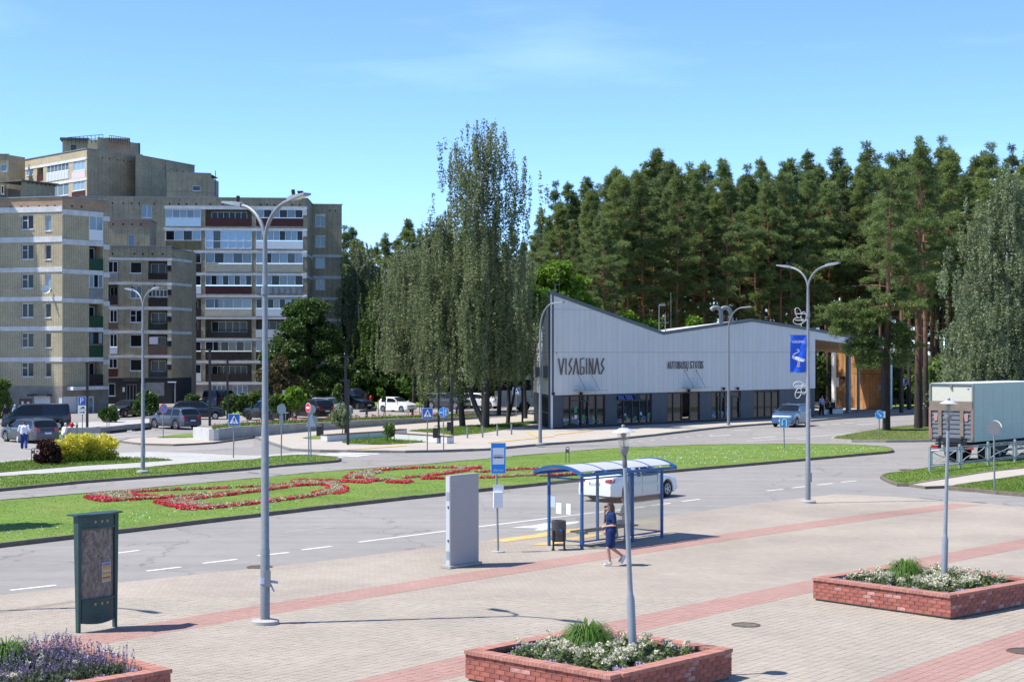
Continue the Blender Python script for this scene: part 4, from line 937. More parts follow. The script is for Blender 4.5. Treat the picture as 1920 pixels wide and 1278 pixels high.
# lower stepped block on its right
f6, f7 = Fac(at(313,214), at(396,216)), Fac(at(396,216), at(410,221)); zz = zat(326,216); h6 = [window(f6, (361,348,376,358), bF, offwhite, glassd, 1, 0.1)]
wall(f6, 0, f6.L, 15, zz, h6, BRICK_D, bF); wall(f7, 0, f7.L, 15, zz-.5, [], BRICK_D, bF); cap(f6, f6.L*.45, f6.L, zz, bF)
r = MB(); r.face([(*f6.p0.xy,zz-.05),(*f7.p0.xy,zz-.05),(*at(410,221).xy,zz-.05),(*at(330,228).xy,zz-.05)]); r.build('roof', ROOFF, bF)
# plant house and railing on top
g0, g1, g2 = at(117,226), at(164,226.5), at(240,232)
fg, fh = Fac(g0,g1), Fac(at(182,224.5), at(243,226.5)); zp = zat(263,226)
wg = window(fg, (133,272,143,281), bF, brownwood, glassd, 1, 0.1); wall(fg, 0, fg.L, ZF-1, zp, [wg], BRICK, bF); mb = MB(); fg.box(mb, -.3, fg.L+.2, zp, zp+.35, -6, .35); mb.build('roof_slab', ROOFF, bF)
f8 = Fac(at(164,225), at(183,225)); wall(f8, 0, f8.L, ZF-1, zat(262,225), [], BRICK, bF)
f9 = Fac(at(183,224), at(197,225)); wall(f9, 0, f9.L, ZF-1, zat(257,224), [], BRICK_D, bF)
f10 = Fac(at(197,226), at(244,227)); wall(f10, 0, f10.L, ZF-1, zat(258,226), [], BRICK_R, bF)
f11 = Fac(at(244,227), at(263,229)); wall(f11, 0, f11.L, ZF-1, zat(268,228), [], BRICK_D, bF); mb = MB(); f11.box(mb, f11.L-.4, f11.L, ZF-1, zat(267,228), -3, 0); mb.build('side_wall', BRICK_D, bF)
for na, (xa, ya, xb, yb) in enumerate(((127,258,193,252.5),(205,254,243,259.5))):
    fq = Fac(at(xa,225), at(xb,225)); mb = MB(); za, zb_ = zat(ya,225), zat(yb,225); n = 9
    mb.bar(fq.P(0,za), fq.P(fq.L,zb_), .07); mb.bar(fq.P(0,za-.45), fq.P(fq.L,zb_-.45), .05)
    for k in range(n+1): q = fq.L*k/n; z = za+(zb_-za)*k/n; mb.bar(fq.P(q,z-1.0), fq.P(q,z), .06)
    mb.build('roof_railing', brownwood, bF)
for px, y0, y1, d in ((404,366,320,216),(310,335,308,226)):
    mb = MB(); p = at(px, d); mb.tube([(p.x,p.y,zat(y0,d)),(p.x,p.y,zat(y1,d))], .05, 5); mb.build('aerial', black, bF)
# ------------------------------------------------------------------ bus station
S0 = at(1033,120.3); fS = Fac(S0.xy, (S0.x+34*.7071, S0.y+34*.7071)); bS = thing('bus_station', 'modern bus station clad in pale grey panels with angular peaked roof and timber porch', 'bus station', (*S0.xy, 0))
CLAD = mat('pale_grey_cladding', (0.61,0.59,0.575), 0.45, 0.1, var=0.035, vs=0.7, rand=0.025)
NAVY = mat('slate_blue_cladding', (0.055,0.065,0.085), 0.5, var=0.08)
SLATE = mat('dark_grey_flashing', (0.10,0.115,0.135), 0.45, 0.3)
WROOF = mat('white_roof_membrane', (0.62,0.63,0.64), 0.6)
ALU = mat('black_aluminium', (0.018,0.019,0.022), 0.45)
TIMB = mat('larch_boards', (0.36,0.185,0.075), 0.6, var=0.25, vs=1.3, rand=0.16)
SOFF = mat('timber_soffit', (0.42,0.27,0.14), 0.6, var=0.15, vs=1.5)
shopglass = mat('shop_glass', (0.02,0.024,0.028), 0.03, spec=0.85)
CB = 2.62; JZ = 5.8
prof = [fS.uv(1035,546.5), fS.uv(1243,622.3), fS.uv(1410,598), fS.uv(1528,616.5), fS.uv(1662,642.5)]; prof[0] = (0.0, prof[0][1])
def ztop(q):
    for (a, za), (b, zb_) in zip(prof, prof[1:]):
        if a <= q <= b: return za+(zb_-za)*(q-a)/(b-a)
    return prof[-1][1]
qE = fS.s_of(1528); qC = fS.s_of(1661)
# backing wall above the ground floor
ks = [0]+[p[0] for p in prof[1:3]]+[qE]
mb = MB(); ring = [fS.P(0,CB,-.02), fS.P(qE,CB,-.02)]+[fS.P(q, ztop(q)-.02, -.02) for q in reversed(ks)]; mb.prism(ring, -fS.n*0.25); mb.build('wall', NAVY, bS)
# cladding panels, each its own sheet
edges = np.linspace(0, qE, 56); J2 = fS.uv(1100,581)[1]
def clad(fc, a, b, z0, za, zb_, m=CLAD, name='cladding_panel', o=0.035):
    g = 0.007; mb = MB(); mb.hexa([fc.P(a+g,z0,o),fc.P(b-g,z0,o),fc.P(b-g,z0,0),fc.P(a+g,z0,0),fc.P(a+g,za,o),fc.P(b-g,zb_,o),fc.P(b-g,zb_,0),fc.P(a+g,za,0)]); return mb.build(name, m, bS)
for a, b in zip(edges, edges[1:]):
    clad(fS, a, b, CB, JZ-.01, JZ-.01)
    za, zb_ = ztop(a)-.04, ztop(b)-.04
    if min(za, zb_) > J2+.1: clad(fS, a, b, JZ+.01, J2-.008, J2-.008); clad(fS, a, b, J2+.008, za, zb_)
    else: clad(fS, a, b, JZ+.01, za, zb_)
# roof edge flashing
for (a, za), (b, zb_) in zip(prof, prof[1:]):
    mb = MB(); mb.hexa([fS.P(a,za-.22,.10),fS.P(b,zb_-.22,.10),fS.P(b,zb_-.22,-.2),fS.P(a,za-.22,-.2),fS.P(a,za+.03,.10),fS.P(b,zb_+.03,.10),fS.P(b,zb_+.03,-.2),fS.P(a,za+.03,-.2)]); mb.build('roof_flashing', SLATE, bS)
Bc = at(1001,131.0)
def back(q, z, d=None):   # the plan is skewed: depth runs away from the square
    u = min(max(q/qC,0),1); k = Vector((-.105+.31*u, .985, 0)); d = 10.75+6.5*u if d is None else d; v = fS.P(q, z)+k*d; return v
mb = MB()
V = [fS.P(q,z,-.1) for q, z in prof]; Bk = [Vector((Bc.x,Bc.y,5.3)), back(prof[1][0],7.62), back(prof[2][0],8.78), back(prof[3][0],7.4), back(prof[4][0],6.3)]
for i in range(4): mb.face([V[i],V[i+1],Bk[i+1]]); mb.face([V[i],Bk[i+1],Bk[i]])
mb.build('roof', WROOF, bS)
# left flank: sunlit panels over a glazed lobby
fl_ = Fac(Bc.xy, S0.xy); n = 14
ez = np.linspace(0, fl_.L, n+1)
def zl(q): return 5.3+(10.25-5.3)*q/fl_.L
mb = MB(); mb.prism([fl_.P(0,2.75,-.02),fl_.P(fl_.L-.02,CB,-.02),fl_.P(fl_.L-.02,10.2,-.02),fl_.P(0,5.28,-.02)], -fl_.n*.2); mb.build('wall', NAVY, bS)
for a, b in zip(ez, ez[1:]):
    if zl(a) > JZ+.3: clad(fl_, a, b, CB, JZ-.01, JZ-.01); clad(fl_, a, b, JZ+.01, zl(a)-.03, zl(b)-.03)
    else: clad(fl_, a, b, CB, zl(a)-.03, zl(b)-.03)
mb = MB(); mb.hexa([fl_.P(0,5.15,.08),fl_.P(fl_.L,10.1,.08),fl_.P(fl_.L,10.1,-.2),fl_.P(0,5.15,-.2),fl_.P(0,5.4,.08),fl_.P(fl_.L,10.37,.08),fl_.P(fl_.L,10.37,-.2),fl_.P(0,5.4,-.2)]); mb.build('roof_flashing', SLATE, bS)
mb = MB(); fl_.box(mb, 0, 2.6, 0.14, CB-.003, -.15, -.02); mb.build('plinth_wall', NAVY, bS)
mb = MB(); fl_.box(mb, 9.6, fl_.L-.05, 0.14, CB-.003, -.15, 0.02); mb.build('corner_pier', CLAD, bS)
mb = MB()
for k in range(9): q = 2.7+k*0.86; fl_.box(mb, q-.05, q+.05, .14, CB-.005, -.12, 0.0)
for z in (.14, 1.2, 2.45): fl_.box(mb, 2.6, 9.6, z, z+.08, -.1, -.01)
w_ = mb.build('window', ALU, bS); g = MB(); g.face([fl_.P(2.6,.14,-.06),fl_.P(9.6,.14,-.06),fl_.P(9.6,CB-.01,-.06),fl_.P(2.6,CB-.01,-.06)]); o = g.build('pane', shopglass, bS); o.parent = w_
mb = MB()   # ladder and pipework on the flank
for q in (1.2, 1.8): mb.bar(fl_.P(q,2.2,.35), fl_.P(q,6.6,.35), .04)
for k in range(14): mb.bar(fl_.P(1.2,2.3+k*.3,.35), fl_.P(1.8,2.3+k*.3,.35), .03)
mb.build('ladder', galv, bS)
# ground floor: slate piers and glazed bays
bays = [(1056,1135.5),(1157,1223),(1252,1313),(1334.5,1369),(1372,1389.5),(1413,1462)]
piers = [(1033.3,1056),(1135.5,1157),(1223,1252),(1313,1334.5),(1369,1372),(1389.5,1413),(1462,1528)]
for x0, x1 in piers:
    mb = MB(); a, b = max(0.02, fS.s_of(x0)), fS.s_of(x1); k = max(1, round((b-a)/.9))
    for i in range(k): fS.box(mb, a+(b-a)*i/k+.005, a+(b-a)*(i+1)/k-.005, .14, CB-.004, -.3, -.04)
    mb.build('pier', NAVY, bS)
mb = MB(); fS.box(mb, .05, qE, .14, .24, -.3, -.02); mb.build('plinth', CHAR, bS)
mull = [[1071,1090,1105,1120],[1171,1187,1200.5,1215],[1264,1280,1295],[1346,1353,1361],[],[1423,1436,1449]]
sticker = [mat('leaf_sticker_%d' % i, c, .6) for i, c in enumerate(((.05,.2,.5),(.08,.32,.12),(.5,.2,.09),(.45,.47,.5)))]
for bi, ((x0, x1), ms_) in enumerate(zip(bays, mull)):
    a, b = fS.s_of(x0), fS.s_of(x1); mb = MB()
    for z0, z1 in ((.24,.33),(CB-.12,CB-.005)): fS.box(mb, a, b, z0, z1, -.2, -.08)
    for x in [x0+.6]+ms_+[x1-.6]: q = fS.s_of(x); fS.box(mb, q-.06, q+.06, .33, CB-.12, -.2, -.08)
    if bi == 0:
        for x in (1079,1096): pass
        fS.box(mb, fS.s_of(1072), fS.s_of(1104), 2.12, 2.2, -.19, -.07)
    if bi == 1: fS.box(mb, a, fS.s_of(1200), 2.02, 2.12, -.19, -.07)
    w_ = mb.build('window', ALU, bS); qs = [a]+[fS.s_of(x) for x in ms_]+[b]
    for i, (qa, qb) in enumerate(zip(qs, qs[1:])):
        if bi == 2 and i == 2:   # open doorway
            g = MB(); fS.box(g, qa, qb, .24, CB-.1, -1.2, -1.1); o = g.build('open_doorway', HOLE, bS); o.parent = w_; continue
        g = MB(); g.face([fS.P(qa,.3,-.14),fS.P(qb,.3,-.14),fS.P(qb,CB-.1,-.14),fS.P(qa,CB-.1,-.14)]); o = g.build('pane', shopglass, bS); o.parent = w_
        if bi in (0,1,3):
            g = MB(); rr = random.Random(bi*9+i)
            for k in range(7):
                q = rr.uniform(qa+.15, qb-.15); z = .36+rr.random()**2*.55; s_ = rr.uniform(.07,.2); g.face([fS.P(q-s_,z,-.132),fS.P(q+s_,z+rr.uniform(-.05,.05),-.132),fS.P(q+s_*.6,z+s_*1.3,-.132),fS.P(q-s_*.7,z+s_*1.1,-.132)], mi=rr.randrange(4))
            o = g.build('window_stickers', sticker, bS); o.parent = w_
# doors
for x0, x1 in ((1090,1104.5),(1346.5,1360.5),(1373,1388)):
    a, b = fS.s_of(x0), fS.s_of(x1); mb = MB()
    for q0, q1, z0, z1 in ((a,a+.1,.2,2.15),(b-.1,b,.2,2.15),(a+.1,b-.1,.2,.36),(a+.1,b-.1,2.05,2.15)): fS.box(mb, q0, q1, z0, z1, -.13, -.04)
    o = mb.build('door', ALU, bS); h = MB(); h.bar(fS.P(b-.05,.75,.02), fS.P(b-.05,1.7,.02), .04); k = h.build('handle', galv, bS); k.parent = o
g = MB(); q = fS.s_of(1081); fS.box(g, q-.16, q+.16, 1.25, 1.75, -.12, -.1); g.build('green_notice', mat('green_notice',(.02,.25,.16),.6), bS)
g = MB(); fS.box(g, q-.12, q+.12, .8, 1.1, -.12, -.1); g.build('notice', white, bS)
# blue awning sashes tipped open in the second bay
for i in range(3):
    x0 = (1158,1172,1188)[i]; x1 = (1169,1185,1199)[i]; a, b = fS.s_of(x0), fS.s_of(x1); g = MB(); g.hexa([fS.P(a,2.14,.18),fS.P(b,2.14,.18),fS.P(b,2.16,.15),fS.P(a,2.16,.15),fS.P(a,CB-.14,-.04),fS.P(b,CB-.14,-.04),fS.P(b,CB-.14,-.07),fS.P(a,CB-.14,-.07)])
    g.build('hopper_window', mat('blue_reflecting_pane',(.05,.07,.22),.05,spec=.8) if i < 2 else glassd, bS)
# glass door canopies hung on rods, dome cameras
for x0, x1, y, tops in ((1074,1123,731.5,(1080,1098)),(1277,1323,726.3,(1283,1299))):
    a, z = fS.uv(x0, y); b, _ = fS.uv(x1, y); b = a+2.6; mb = MB(); fS.box(mb, a, b, z-.03, z, .04, 1.25); c = mb.build('door_canopy', mat('frosted_glass',(.3,.36,.37),.2,spec=.6), bS)
    for k, x in enumerate(tops): 
        q = a+.4+k*1.5; mb = MB(); mb.bar(fS.P(q,z+1.35,.04), fS.P(q,z,1.0), .025); mb.lathe([(0,0),(.06,0),(.06,.04),(0,.04)], tuple(fS.P(q,z+1.35,.06)), 8); o = mb.build('canopy_rod', galv, bS); o.parent = c
for x, y in ((1087,737),(1289,731.5),(1354.5,728),(1381,727.5),(1020,738)):
    q, z = fS.uv(x, y); q = max(q, .1); mb = MB(); mb.lathe([(0,-.16),(.08,-.12),(.13,0),(.13,.08),(0,.1)], tuple(fS.P(q,z,.16)), 12); mb.build('dome_camera', black, bS)
# lettering: thin strokes for the town name, condensed capitals for the rest
LET = mat('bronze_letters', (0.14,0.125,0.115), 0.45, 0.4)
G = {'V':[[(0,1),(.5,0)],[(.5,0),(1,1)]], 'I':[[(.5,0),(.5,1)]], 'S':[[(.85,1),(.2,.62)],[(.2,.62),(.85,.36)],[(.85,.36),(.1,0)]], 'A':[[(0,0),(.55,1)],[(.55,1),(1,0)]], 'G':[[(.95,1),(.2,.95)],[(.2,.95),(.2,0)],[(.2,0),(.9,.05)],[(.9,.05),(.9,.45)],[(.9,.45),(.5,.45)]], 'N':[[(.1,0),(.1,1)],[(.1,1),(.9,0)],[(.9,0),(.9,1)]]}
q0, zt_ = fS.uv(1046,671.5); q1, _ = fS.uv(1132,671.5); _, zb1 = fS.uv(1060,702); w = (q1-q0)
ws = [1.0,.45,.75,1.0,.95,.45,.9,1.0,.8]; tot = sum(ws)+.22*8; x = q0
for ch, k in zip('VISAGINAS', ws):
    cw = w*k/tot; mb = MB()
    for (ax,az),(bx,bz) in G[ch]:
        mb.bar(fS.P(x+ax*cw, zb1+az*(zt_-zb1), .09), fS.P(x+bx*cw, zb1+bz*(zt_-zb1), .09), .075, .08)
    mb.build('letter', LET, bS); x += cw+w*.22/tot
def text_mesh(body, size=1.0, ext=0.0, name='lettering'):
    c = D.curves.new('t', 'FONT'); c.body = body; c.size = size; c.extrude = ext; c.align_x = 'CENTER'; c.resolution_u = 2
    o = D.objects.new('t', c); COL.objects.link(o); bpy.context.view_layer.update()
    me = D.meshes.new_from_object(o.evaluated_get(bpy.context.evaluated_depsgraph_get())); D.objects.remove(o); D.curves.remove(c); me.name = name; return me
def lettering(body, m, parent, origin, ex, ez, width, height, ext=0.01, name='lettering', offset=0.0, bold=0.0):
    """flat capitals on the plane origin + x*ex + z*ez, width x height in metres"""
    me = text_mesh(body, 1.0, 0.0, name); n = len(me.vertices); co = np.zeros(n*3, np.float32); me.vertices.foreach_get('co', co); co = co.reshape(-1,3)
    mn, mx_ = co.min(0), co.max(0); x = (co[:,0]-(mn[0]+mx_[0])/2)/(mx_[0]-mn[0])*width; y = (co[:,1]-mn[1])/(mx_[1]-mn[1])*height
    ex = np.array(ex); ez = np.array(ez); P = np.array(origin)+x[:,None]*ex+y[:,None]*ez; me.vertices.foreach_set('co', P.astype(np.float32).reshape(-1))
    me.materials.clear(); me.materials.append(m); me.update(); o = link(name, me, parent)
    if ext:
        so = o.modifiers.new('thick', 'SOLIDIFY'); so.thickness = ext; so.offset = 0
    return o
a, z0 = fS.uv(1250,691.5); b, _ = fS.uv(1318,691.5); _, z1 = fS.uv(1284,677)
tot = b-a; word = 'AUTOBUSŲ STOTIS'; lw_ = {'I':.4,' ':.45}; ww = [lw_.get(c,1.0) for c in word]; x = a; sc = tot/(sum(ww)*1.06)
for c, k in zip(word, ww):
    cw = k*sc
    if c != ' ':
        hh = (z1-z0); dz = -.27*hh if c == 'Ų' else 0
        ctr = fS.P(x+cw*.5, z0+dz, .09)-S0; o = lettering(c, LET, bS, (ctr.x,ctr.y,z0+dz), tuple(fS.t), (0,0,1), cw*.84, hh*(1.27 if c == 'Ų' else 1.0), .04, 'letter')
    x += cw*1.06
# roof furniture
for px, d in ((1352,134),(1370,135)):
    p = at(px, d); z0 = 8.1; mb = MB(); q = [(p.x,p.y,z0)]+[(p.x-.45*(1-math.cos(t)), p.y-.1*(1-math.cos(t)), z0+1.0+.4*math.sin(t)) for t in np.linspace(0,2.6,8)]
    mb.tube(q, .17, 10); mb.build('vent_cowl', galv, bS, smooth=50)
p = at(1244,131); mb = MB()
for dx in (-.35,.15): mb.tube([(p.x+dx,p.y,7.3),(p.x+dx,p.y,9.0 if dx > 0 else 9.6)], .035, 6)
mb.bar((p.x-.4,p.y,8.2),(p.x+.4,p.y,8.2),.05); mb.bar((p.x-.4,p.y,7.6),(p.x+.4,p.y,7.6),.05); mb.box((p.x-.1,p.y,9.62),(.5,.25,.14)); mb.tube([(p.x+.6,p.y,7.4),(p.x+.6,p.y,10.6)], .015, 4); mb.build('roof_mast', galv, bS)
p = at(1041,121.5); mb = MB(); mb.tube([(p.x,p.y,9.9),(p.x,p.y,10.9)],.03,5); mb.tube([(p.x+.3,p.y,9.8),(p.x+.3,p.y,13)],.012,4); mb.bar((p.x,p.y,10.85),(p.x+.3,p.y,10.85),.03); mb.build('aerial', galv, bS)
# porch on the right
zc0, zc1 = fS.uv(1530,636)[1], fS.uv(1661,652.8)[1]
dB = 15.5
mb = MB(); mb.hexa([fS.P(qE,zc0,.03),fS.P(qC,zc1,.03),fS.P(qC,zc1,-.2),fS.P(qE,zc0,-.2),fS.P(qE,ztop(qE)-.04,.03),fS.P(qC,ztop(qC)-.1,.03),fS.P(qC,ztop(qC)-.1,-.2),fS.P(qE,ztop(qE)-.04,-.2)]); mb.build('porch_fascia', CLAD, bS)
nb = 22
for i in range(nb):   # soffit boards
    a, b = qE+(qC-qE)*i/nb, qE+(qC-qE)*(i+1)/nb; za, zb_ = zc0+(zc1-zc0)*i/nb, zc0+(zc1-zc0)*(i+1)/nb; g = .008
    za2, zb2 = za-.9, zb_-.9
    mb = MB(); mb.hexa([fS.P(a+g,za-.02,-.2),fS.P(b-g,zb_-.02,-.2),back(b-g,zb2),back(a+g,za2),fS.P(a+g,za+.02,-.2),fS.P(b-g,zb_+.02,-.2),back(b-g,zb2+.04),back(a+g,za2+.04)]); mb.build('soffit_board', SOFF, bS)
mb = MB(); mb.hexa([fS.P(qE,zc0+.05,-.2),fS.P(qC,zc1+.05,-.2),back(qC,zc1-.8),back(qE,zc0-.8),fS.P(qE,ztop(qE)-.1,-.2),fS.P(qC,ztop(qC)-.1,-.2),back(qC,zc1+.1),back(qE,zc0+.1)]); mb.build('porch_roof', WROOF, bS)
mb = MB(); e = [fS.P(qE,.14,-.02),back(qE,.14,9),back(qE,CB+3.4,9),fS.P(qE,ztop(qE)-.1,-.02)]; mb.prism(e, -fS.t*.25); mb.build('end_wall', NAVY, bS)
mb = MB()   # rear and flank walls that close the hall
for a, b in ((Bc,back(qE,0)),):
    mb.face([(a.x,a.y,.1),(b.x,b.y,.1),(b.x,b.y,5.2),(a.x,a.y,5.2)])
a, b = back(qE,0), back(qE,0,9); mb.face([(a.x,a.y,.1),(b.x,b.y,.1),(b.x,b.y,6),(a.x,a.y,6)]); mb.build('rear_wall', NAVY, bS)
for (px, d, w_, m) in ((1563.5,166,.34,white),(1590.5,152.5,.36,mat('grey_column',(.22,.23,.24),.6)),(1609.5,160,.22,mat('grey_column2',(.33,.34,.34),.6)),(1656,154,.3,mat('dark_column',(.12,.13,.14),.6)),(1669,163,.32,white)):
    p = at(px, d); mb = MB(); zt2 = zat(654.5,d) if px > 1640 else zat(668 if px > 1600 else 662, d)+.6; mb.box((p.x,p.y,(.14+zt2)/2),(w_,w_,zt2-.14), R(45)); mb.build('column', m, bS)
# timber wall of upright boards
fT = Fac(at(1566,168.5).xy, at(1657,161).xy); nbd = 52
for i in range(nbd):
    a, b = fT.L*i/nbd, fT.L*(i+1)/nbd; mb = MB(); o_ = random.uniform(0,.02); fT.box(mb, a+.006, b-.006, .16, 3.62, -.06, o_); mb.build('timber_board', TIMB, bS)
    mb = MB(); fT.box(mb, a+.006, b-.006, 3.66, 5.75-.006*i, -.06, o_*.5); mb.build('timber_board', TIMB, bS)
mb = MB(); fT.box(mb, 0, fT.L, .14, 5.3, -.2, -.07); mb.build('wall', CHAR, bS)
mb = MB(); q = fT.s_of(1571); fT.box(mb, q-.22, q+.22, 2.2, 3.2, .03, .06); mb.build('timetable', white, bS)
mb = MB(); q = fT.s_of(1652); fT.box(mb, q-.35, q+.2, 2.0, 2.6, .03, .07); mb.build('timetable', mat('grey_poster',(.3,.3,.32),.6), bS)
mb = MB(); q = fT.s_of(1583); fT.box(mb, q-.3, q+.2, 3.05, 3.35, .03, .3); mb.build('loudspeaker', black, bS)
for px in (1597,1616,1635):
    mb = MB(); p = at(px,158); q = fS.s_of(px); zz_ = zat(664,158)-.02; mb.box((p.x,p.y,zat(663,158)),(1.3,.12,.06), R(-20)); mb.build('soffit_light', white, bS)
# ------------------------------------------------------------------ street lamps
def double_lamp(px, py, label, split_y, z0=0.0, extra=None, armdir=(0.73,-0.684), group='double-arm street lamps', loc=None, zs=None, group_on=True):
    b = U(px, py, z0) if loc is None else Vector(loc); d = b.y; zs = zs or zat(split_y, d)
    t = thing('street_lamp', label, 'street lamp', (b.x, b.y, z0), group)
    mb = MB(); mb.tube([(b.x,b.y,z0+.02),(b.x,b.y,z0+1.6),(b.x,b.y,z0+1.62),(b.x,b.y,z0+4.2),(b.x,b.y,z0+4.22),(b.x,b.y,zs)], [.105,.10,.09,.08,.07,.05], 12); mb.tube([(b.x,b.y,zs-1.1),(b.x,b.y,zs-.95)], .085, 10); mb.build('pole', galv, t, smooth=40)
    mb = MB(); mb.lathe([(0,0),(.30,0),(.30,.10),(.16,.13),(0,.13)], (b.x,b.y,z0), 16); mb.build('base_collar', concrete, t, smooth=30)
    mb = MB(); mb.box((b.x+.10*armdir[0]-.0, b.y-.1, z0+1.0), (.12,.03,.35)); mb.build('service_hatch', galv, t)
    a = Vector((armdir[0],armdir[1],0)).normalized()
    for sg, rise in ((1,1.0),(-1,1.0)):
        arm = [Vector((b.x,b.y,zs-.9))+a*sg*.03]
        for k in range(9):
            u = k/8; arm.append(Vector((b.x,b.y,zs))+a*sg*(.95*(1-math.cos(u*PI/2*.93)))+Vector((0,0,.85*math.sin(u*PI/2*.93))))
        mb = MB(); mb.tube(arm, .042, 8); mb.build('arm', galv, t, smooth=60)
        e = arm[-1]; dirv = (a*sg*.96+Vector((0,0,.16))).normalized(); s = Vector((-a.y,a.x,0)); up = dirv.cross(s) if sg < 0 else s.cross(dirv); up = up if up.z > 0 else -up
        mb = MB(); w0, w1 = .07, .15
        p0, p1, p2 = e-dirv*.05, e+dirv*.14, e+dirv*.56
        def ringp(p, w, h): return [p-s*w-up*h*.2, p+s*w-up*h*.2, p+s*w+up*h*.8, p-s*w+up*h*.8]
        A_, B_, C_ = ringp(p0,.06,.08), ringp(p1,.11,.085), ringp(p2,.10,.04)
        mb.hexa([A_[0],A_[1],B_[1],B_[0],A_[3],A_[2],B_[2],B_[3]]); mb.hexa([B_[0],B_[1],C_[1],C_[0],B_[3],B_[2],C_[2],C_[3]]); h = mb.build('lamp_head', lampgrey, t)
        m2 = MB(); c = e+dirv*.12+up*.1; m2.tube([c-up*.04, c+up*.1], .04, 10); o = m2.build('sensor_cap', black, t); o.parent = h; o.location = (0,0,0)
        m2 = MB(); q = ringp(p1+dirv*.05, .085, 0); q2 = ringp(p2-dirv*.06, .08, 0); m2.face([q[0]-up*.025,q[1]-up*.025,q2[1]-up*.016,q2[0]-up*.016]); o = m2.build('lens', offwhite, t); o.parent = h
    return t, b, zs
L1, b1, z1 = double_lamp(497, 1171, 'tall double-armed street lamp in front of the brick blocks, nearest the notice board', 455)
L2, b2, z2 = double_lamp(1515, 943, 'tall double-armed street lamp carrying the blue swan banner and wire leaf ornaments', 541)
L3, b3, z3 = double_lamp(268, 886, 'tall double-armed street lamp on the far grass verge near the yellow bush', 577, 0.12)
L0, b0, z0_ = double_lamp(0, 0, 'street lamp outside the left edge, seen only by its shadow', 0, loc=(-14.6,35.9,0), zs=8.1)
# scissors-like cable clip stub on the near lamp
mb = MB(); p = U(497,1171); zc_ = zat(1088, p.y); mb.bar((p.x+.08,p.y-.05,zc_),(p.x+.28,p.y-.05,zc_-.03),.05); mb.bar((p.x+.1,p.y-.05,zc_-.02),(p.x+.2,p.y-.05,zc_-.22),.03); mb.lathe([(.1,-.06),(.115,-.06),(.115,.06),(.1,.06)], (p.x,p.y,zc_), 12); mb.build('bracket', mat('faded_blue_tape',(.3,.33,.5),.6), L1)
# banner and wire leaves on the middle lamp
ban = thing('banner', 'blue town banner with white swan hanging from the street lamp', 'banner', (b2.x-.1, b2.y, zat(697,b2.y)))
sc = b2.y/F; zt = zat(628,b2.y); zb_ = zat(697.5,b2.y)
bl = mat('banner_blue', (0.012,0.10,0.62), 0.65, var=0.1, vs=3)
mb = MB(); nx, nz_ = 6, 10; x0, x1 = b2.x-.075-29*sc, b2.x-.075
def bpt(u, v): return Vector((x0+(x1-x0)*u-(.03*math.sin(v*2.6)*(1-u)), b2.y-.02-.05*math.sin(u*7+v*4)*(1-u*.5), zt+(zb_-zt)*v))
for i in range(nx):
    for j in range(nz_): mb.face([bpt(i/nx,j/nz_), bpt(i/nx,(j+1)/nz_), bpt((i+1)/nx,(j+1)/nz_), bpt((i+1)/nx,j/nz_)])
mb.build('cloth', bl, ban, smooth=60, fix=True)
def bmk(mb, pts):   # flat print on the cloth, u,v in cloth space
    vs = [bpt(u,v)+Vector((0,-.02,0)) for u, v in pts]; mb.face(vs)
mb = MB()
neck = [(.42,.40),(.5,.385),(.56,.40),(.55,.44),(.45,.47),(.30,.50),(.18,.55),(.15,.60)]
for (u0,v0),(u1,v1) in zip(neck, neck[1:]):
    du, dv = u1-u0, (v1-v0)*2.3; l = math.hypot(du,dv) or 1; nu, nv = -dv/l*.035, du/l*.035/2.3; bmk(mb, [(u0-nu,v0-nv),(u1-nu,v1-nv),(u1+nu,v1+nv),(u0+nu,v0+nv)])
bmk(mb, [(.12,.60),(.22,.56),(.36,.57),(.62,.61),(.72,.62),(.90,.64),(.95,.68),(.82,.72),(.70,.71),(.52,.69),(.30,.66),(.16,.63)]); mb.build('swan_emblem', mat('banner_white',(.72,.73,.75),.7), ban)
mb = MB()
for q in ([(.48,.69),(.52,.69),(.50,.82),(.47,.82)], [(.58,.69),(.62,.69),(.56,.83),(.53,.83)], [(.40,.83),(.5,.815),(.5,.835),(.42,.845)], [(.46,.85),(.6,.83),(.62,.845),(.48,.865)], [(.38,.40),(.43,.39),(.43,.41)]): bmk(mb, q)
mb.build('emblem_legs', mat('banner_gold',(.55,.35,.08),.6), ban)
c = bpt(.5,.215)+Vector((0,-.075,0))-Vector(ban.location); o = lettering('VISAGINAS', MATS['banner_white'], ban, c, (1,0,0), (0,0,1), .86*(x1-x0), .105, .004)
mb = MB()
for z in (zt+.01, zb_-.01): mb.tube([(x0-.05,b2.y-.02,z),(b2.x,b2.y-.02,z)], .018, 6)
mb.build('banner_rod', galv, ban)
wirem = mat('white_wire', (.6,.6,.58), .5)
def ornament(cy, flip, label):
    t = thing('wire_ornament', label, 'lamp ornament', (b2.x-.07, b2.y, zat(cy,b2.y))); mb = MB(); zc = zat(cy,b2.y)
    def oval(cx, cz, rx, rz, ang):
        q = []
        for k in range(15): a = 2*PI*k/14; u, v = rx*math.cos(a), rz*math.sin(a); q.append((b2.x+cx+u*math.cos(ang)-v*math.sin(ang), b2.y-.02, zc+(cz+u*math.sin(ang)+v*math.cos(ang))*flip))
        mb.tube(q, .013, 5, cap=False)
    oval(-.38,.16,.11,.20,.3); oval(-.37,-.16,.20,.13,0); oval(-.17,.0,.10,.20,0)
    mb.build('wire_leaf', wirem, t); mb = MB()
    for dz in (.12,-.13): mb.tube([(b2.x-.5,b2.y-.02,zc+dz),(b2.x,b2.y-.02,zc+dz)], .014, 5)
    mb.build('bracket', wirem, t)
ornament(594, 1, 'white wire leaf ornament on the lamp above the blue banner'); ornament(729, -1, 'white wire leaf ornament on the lamp below the blue banner')
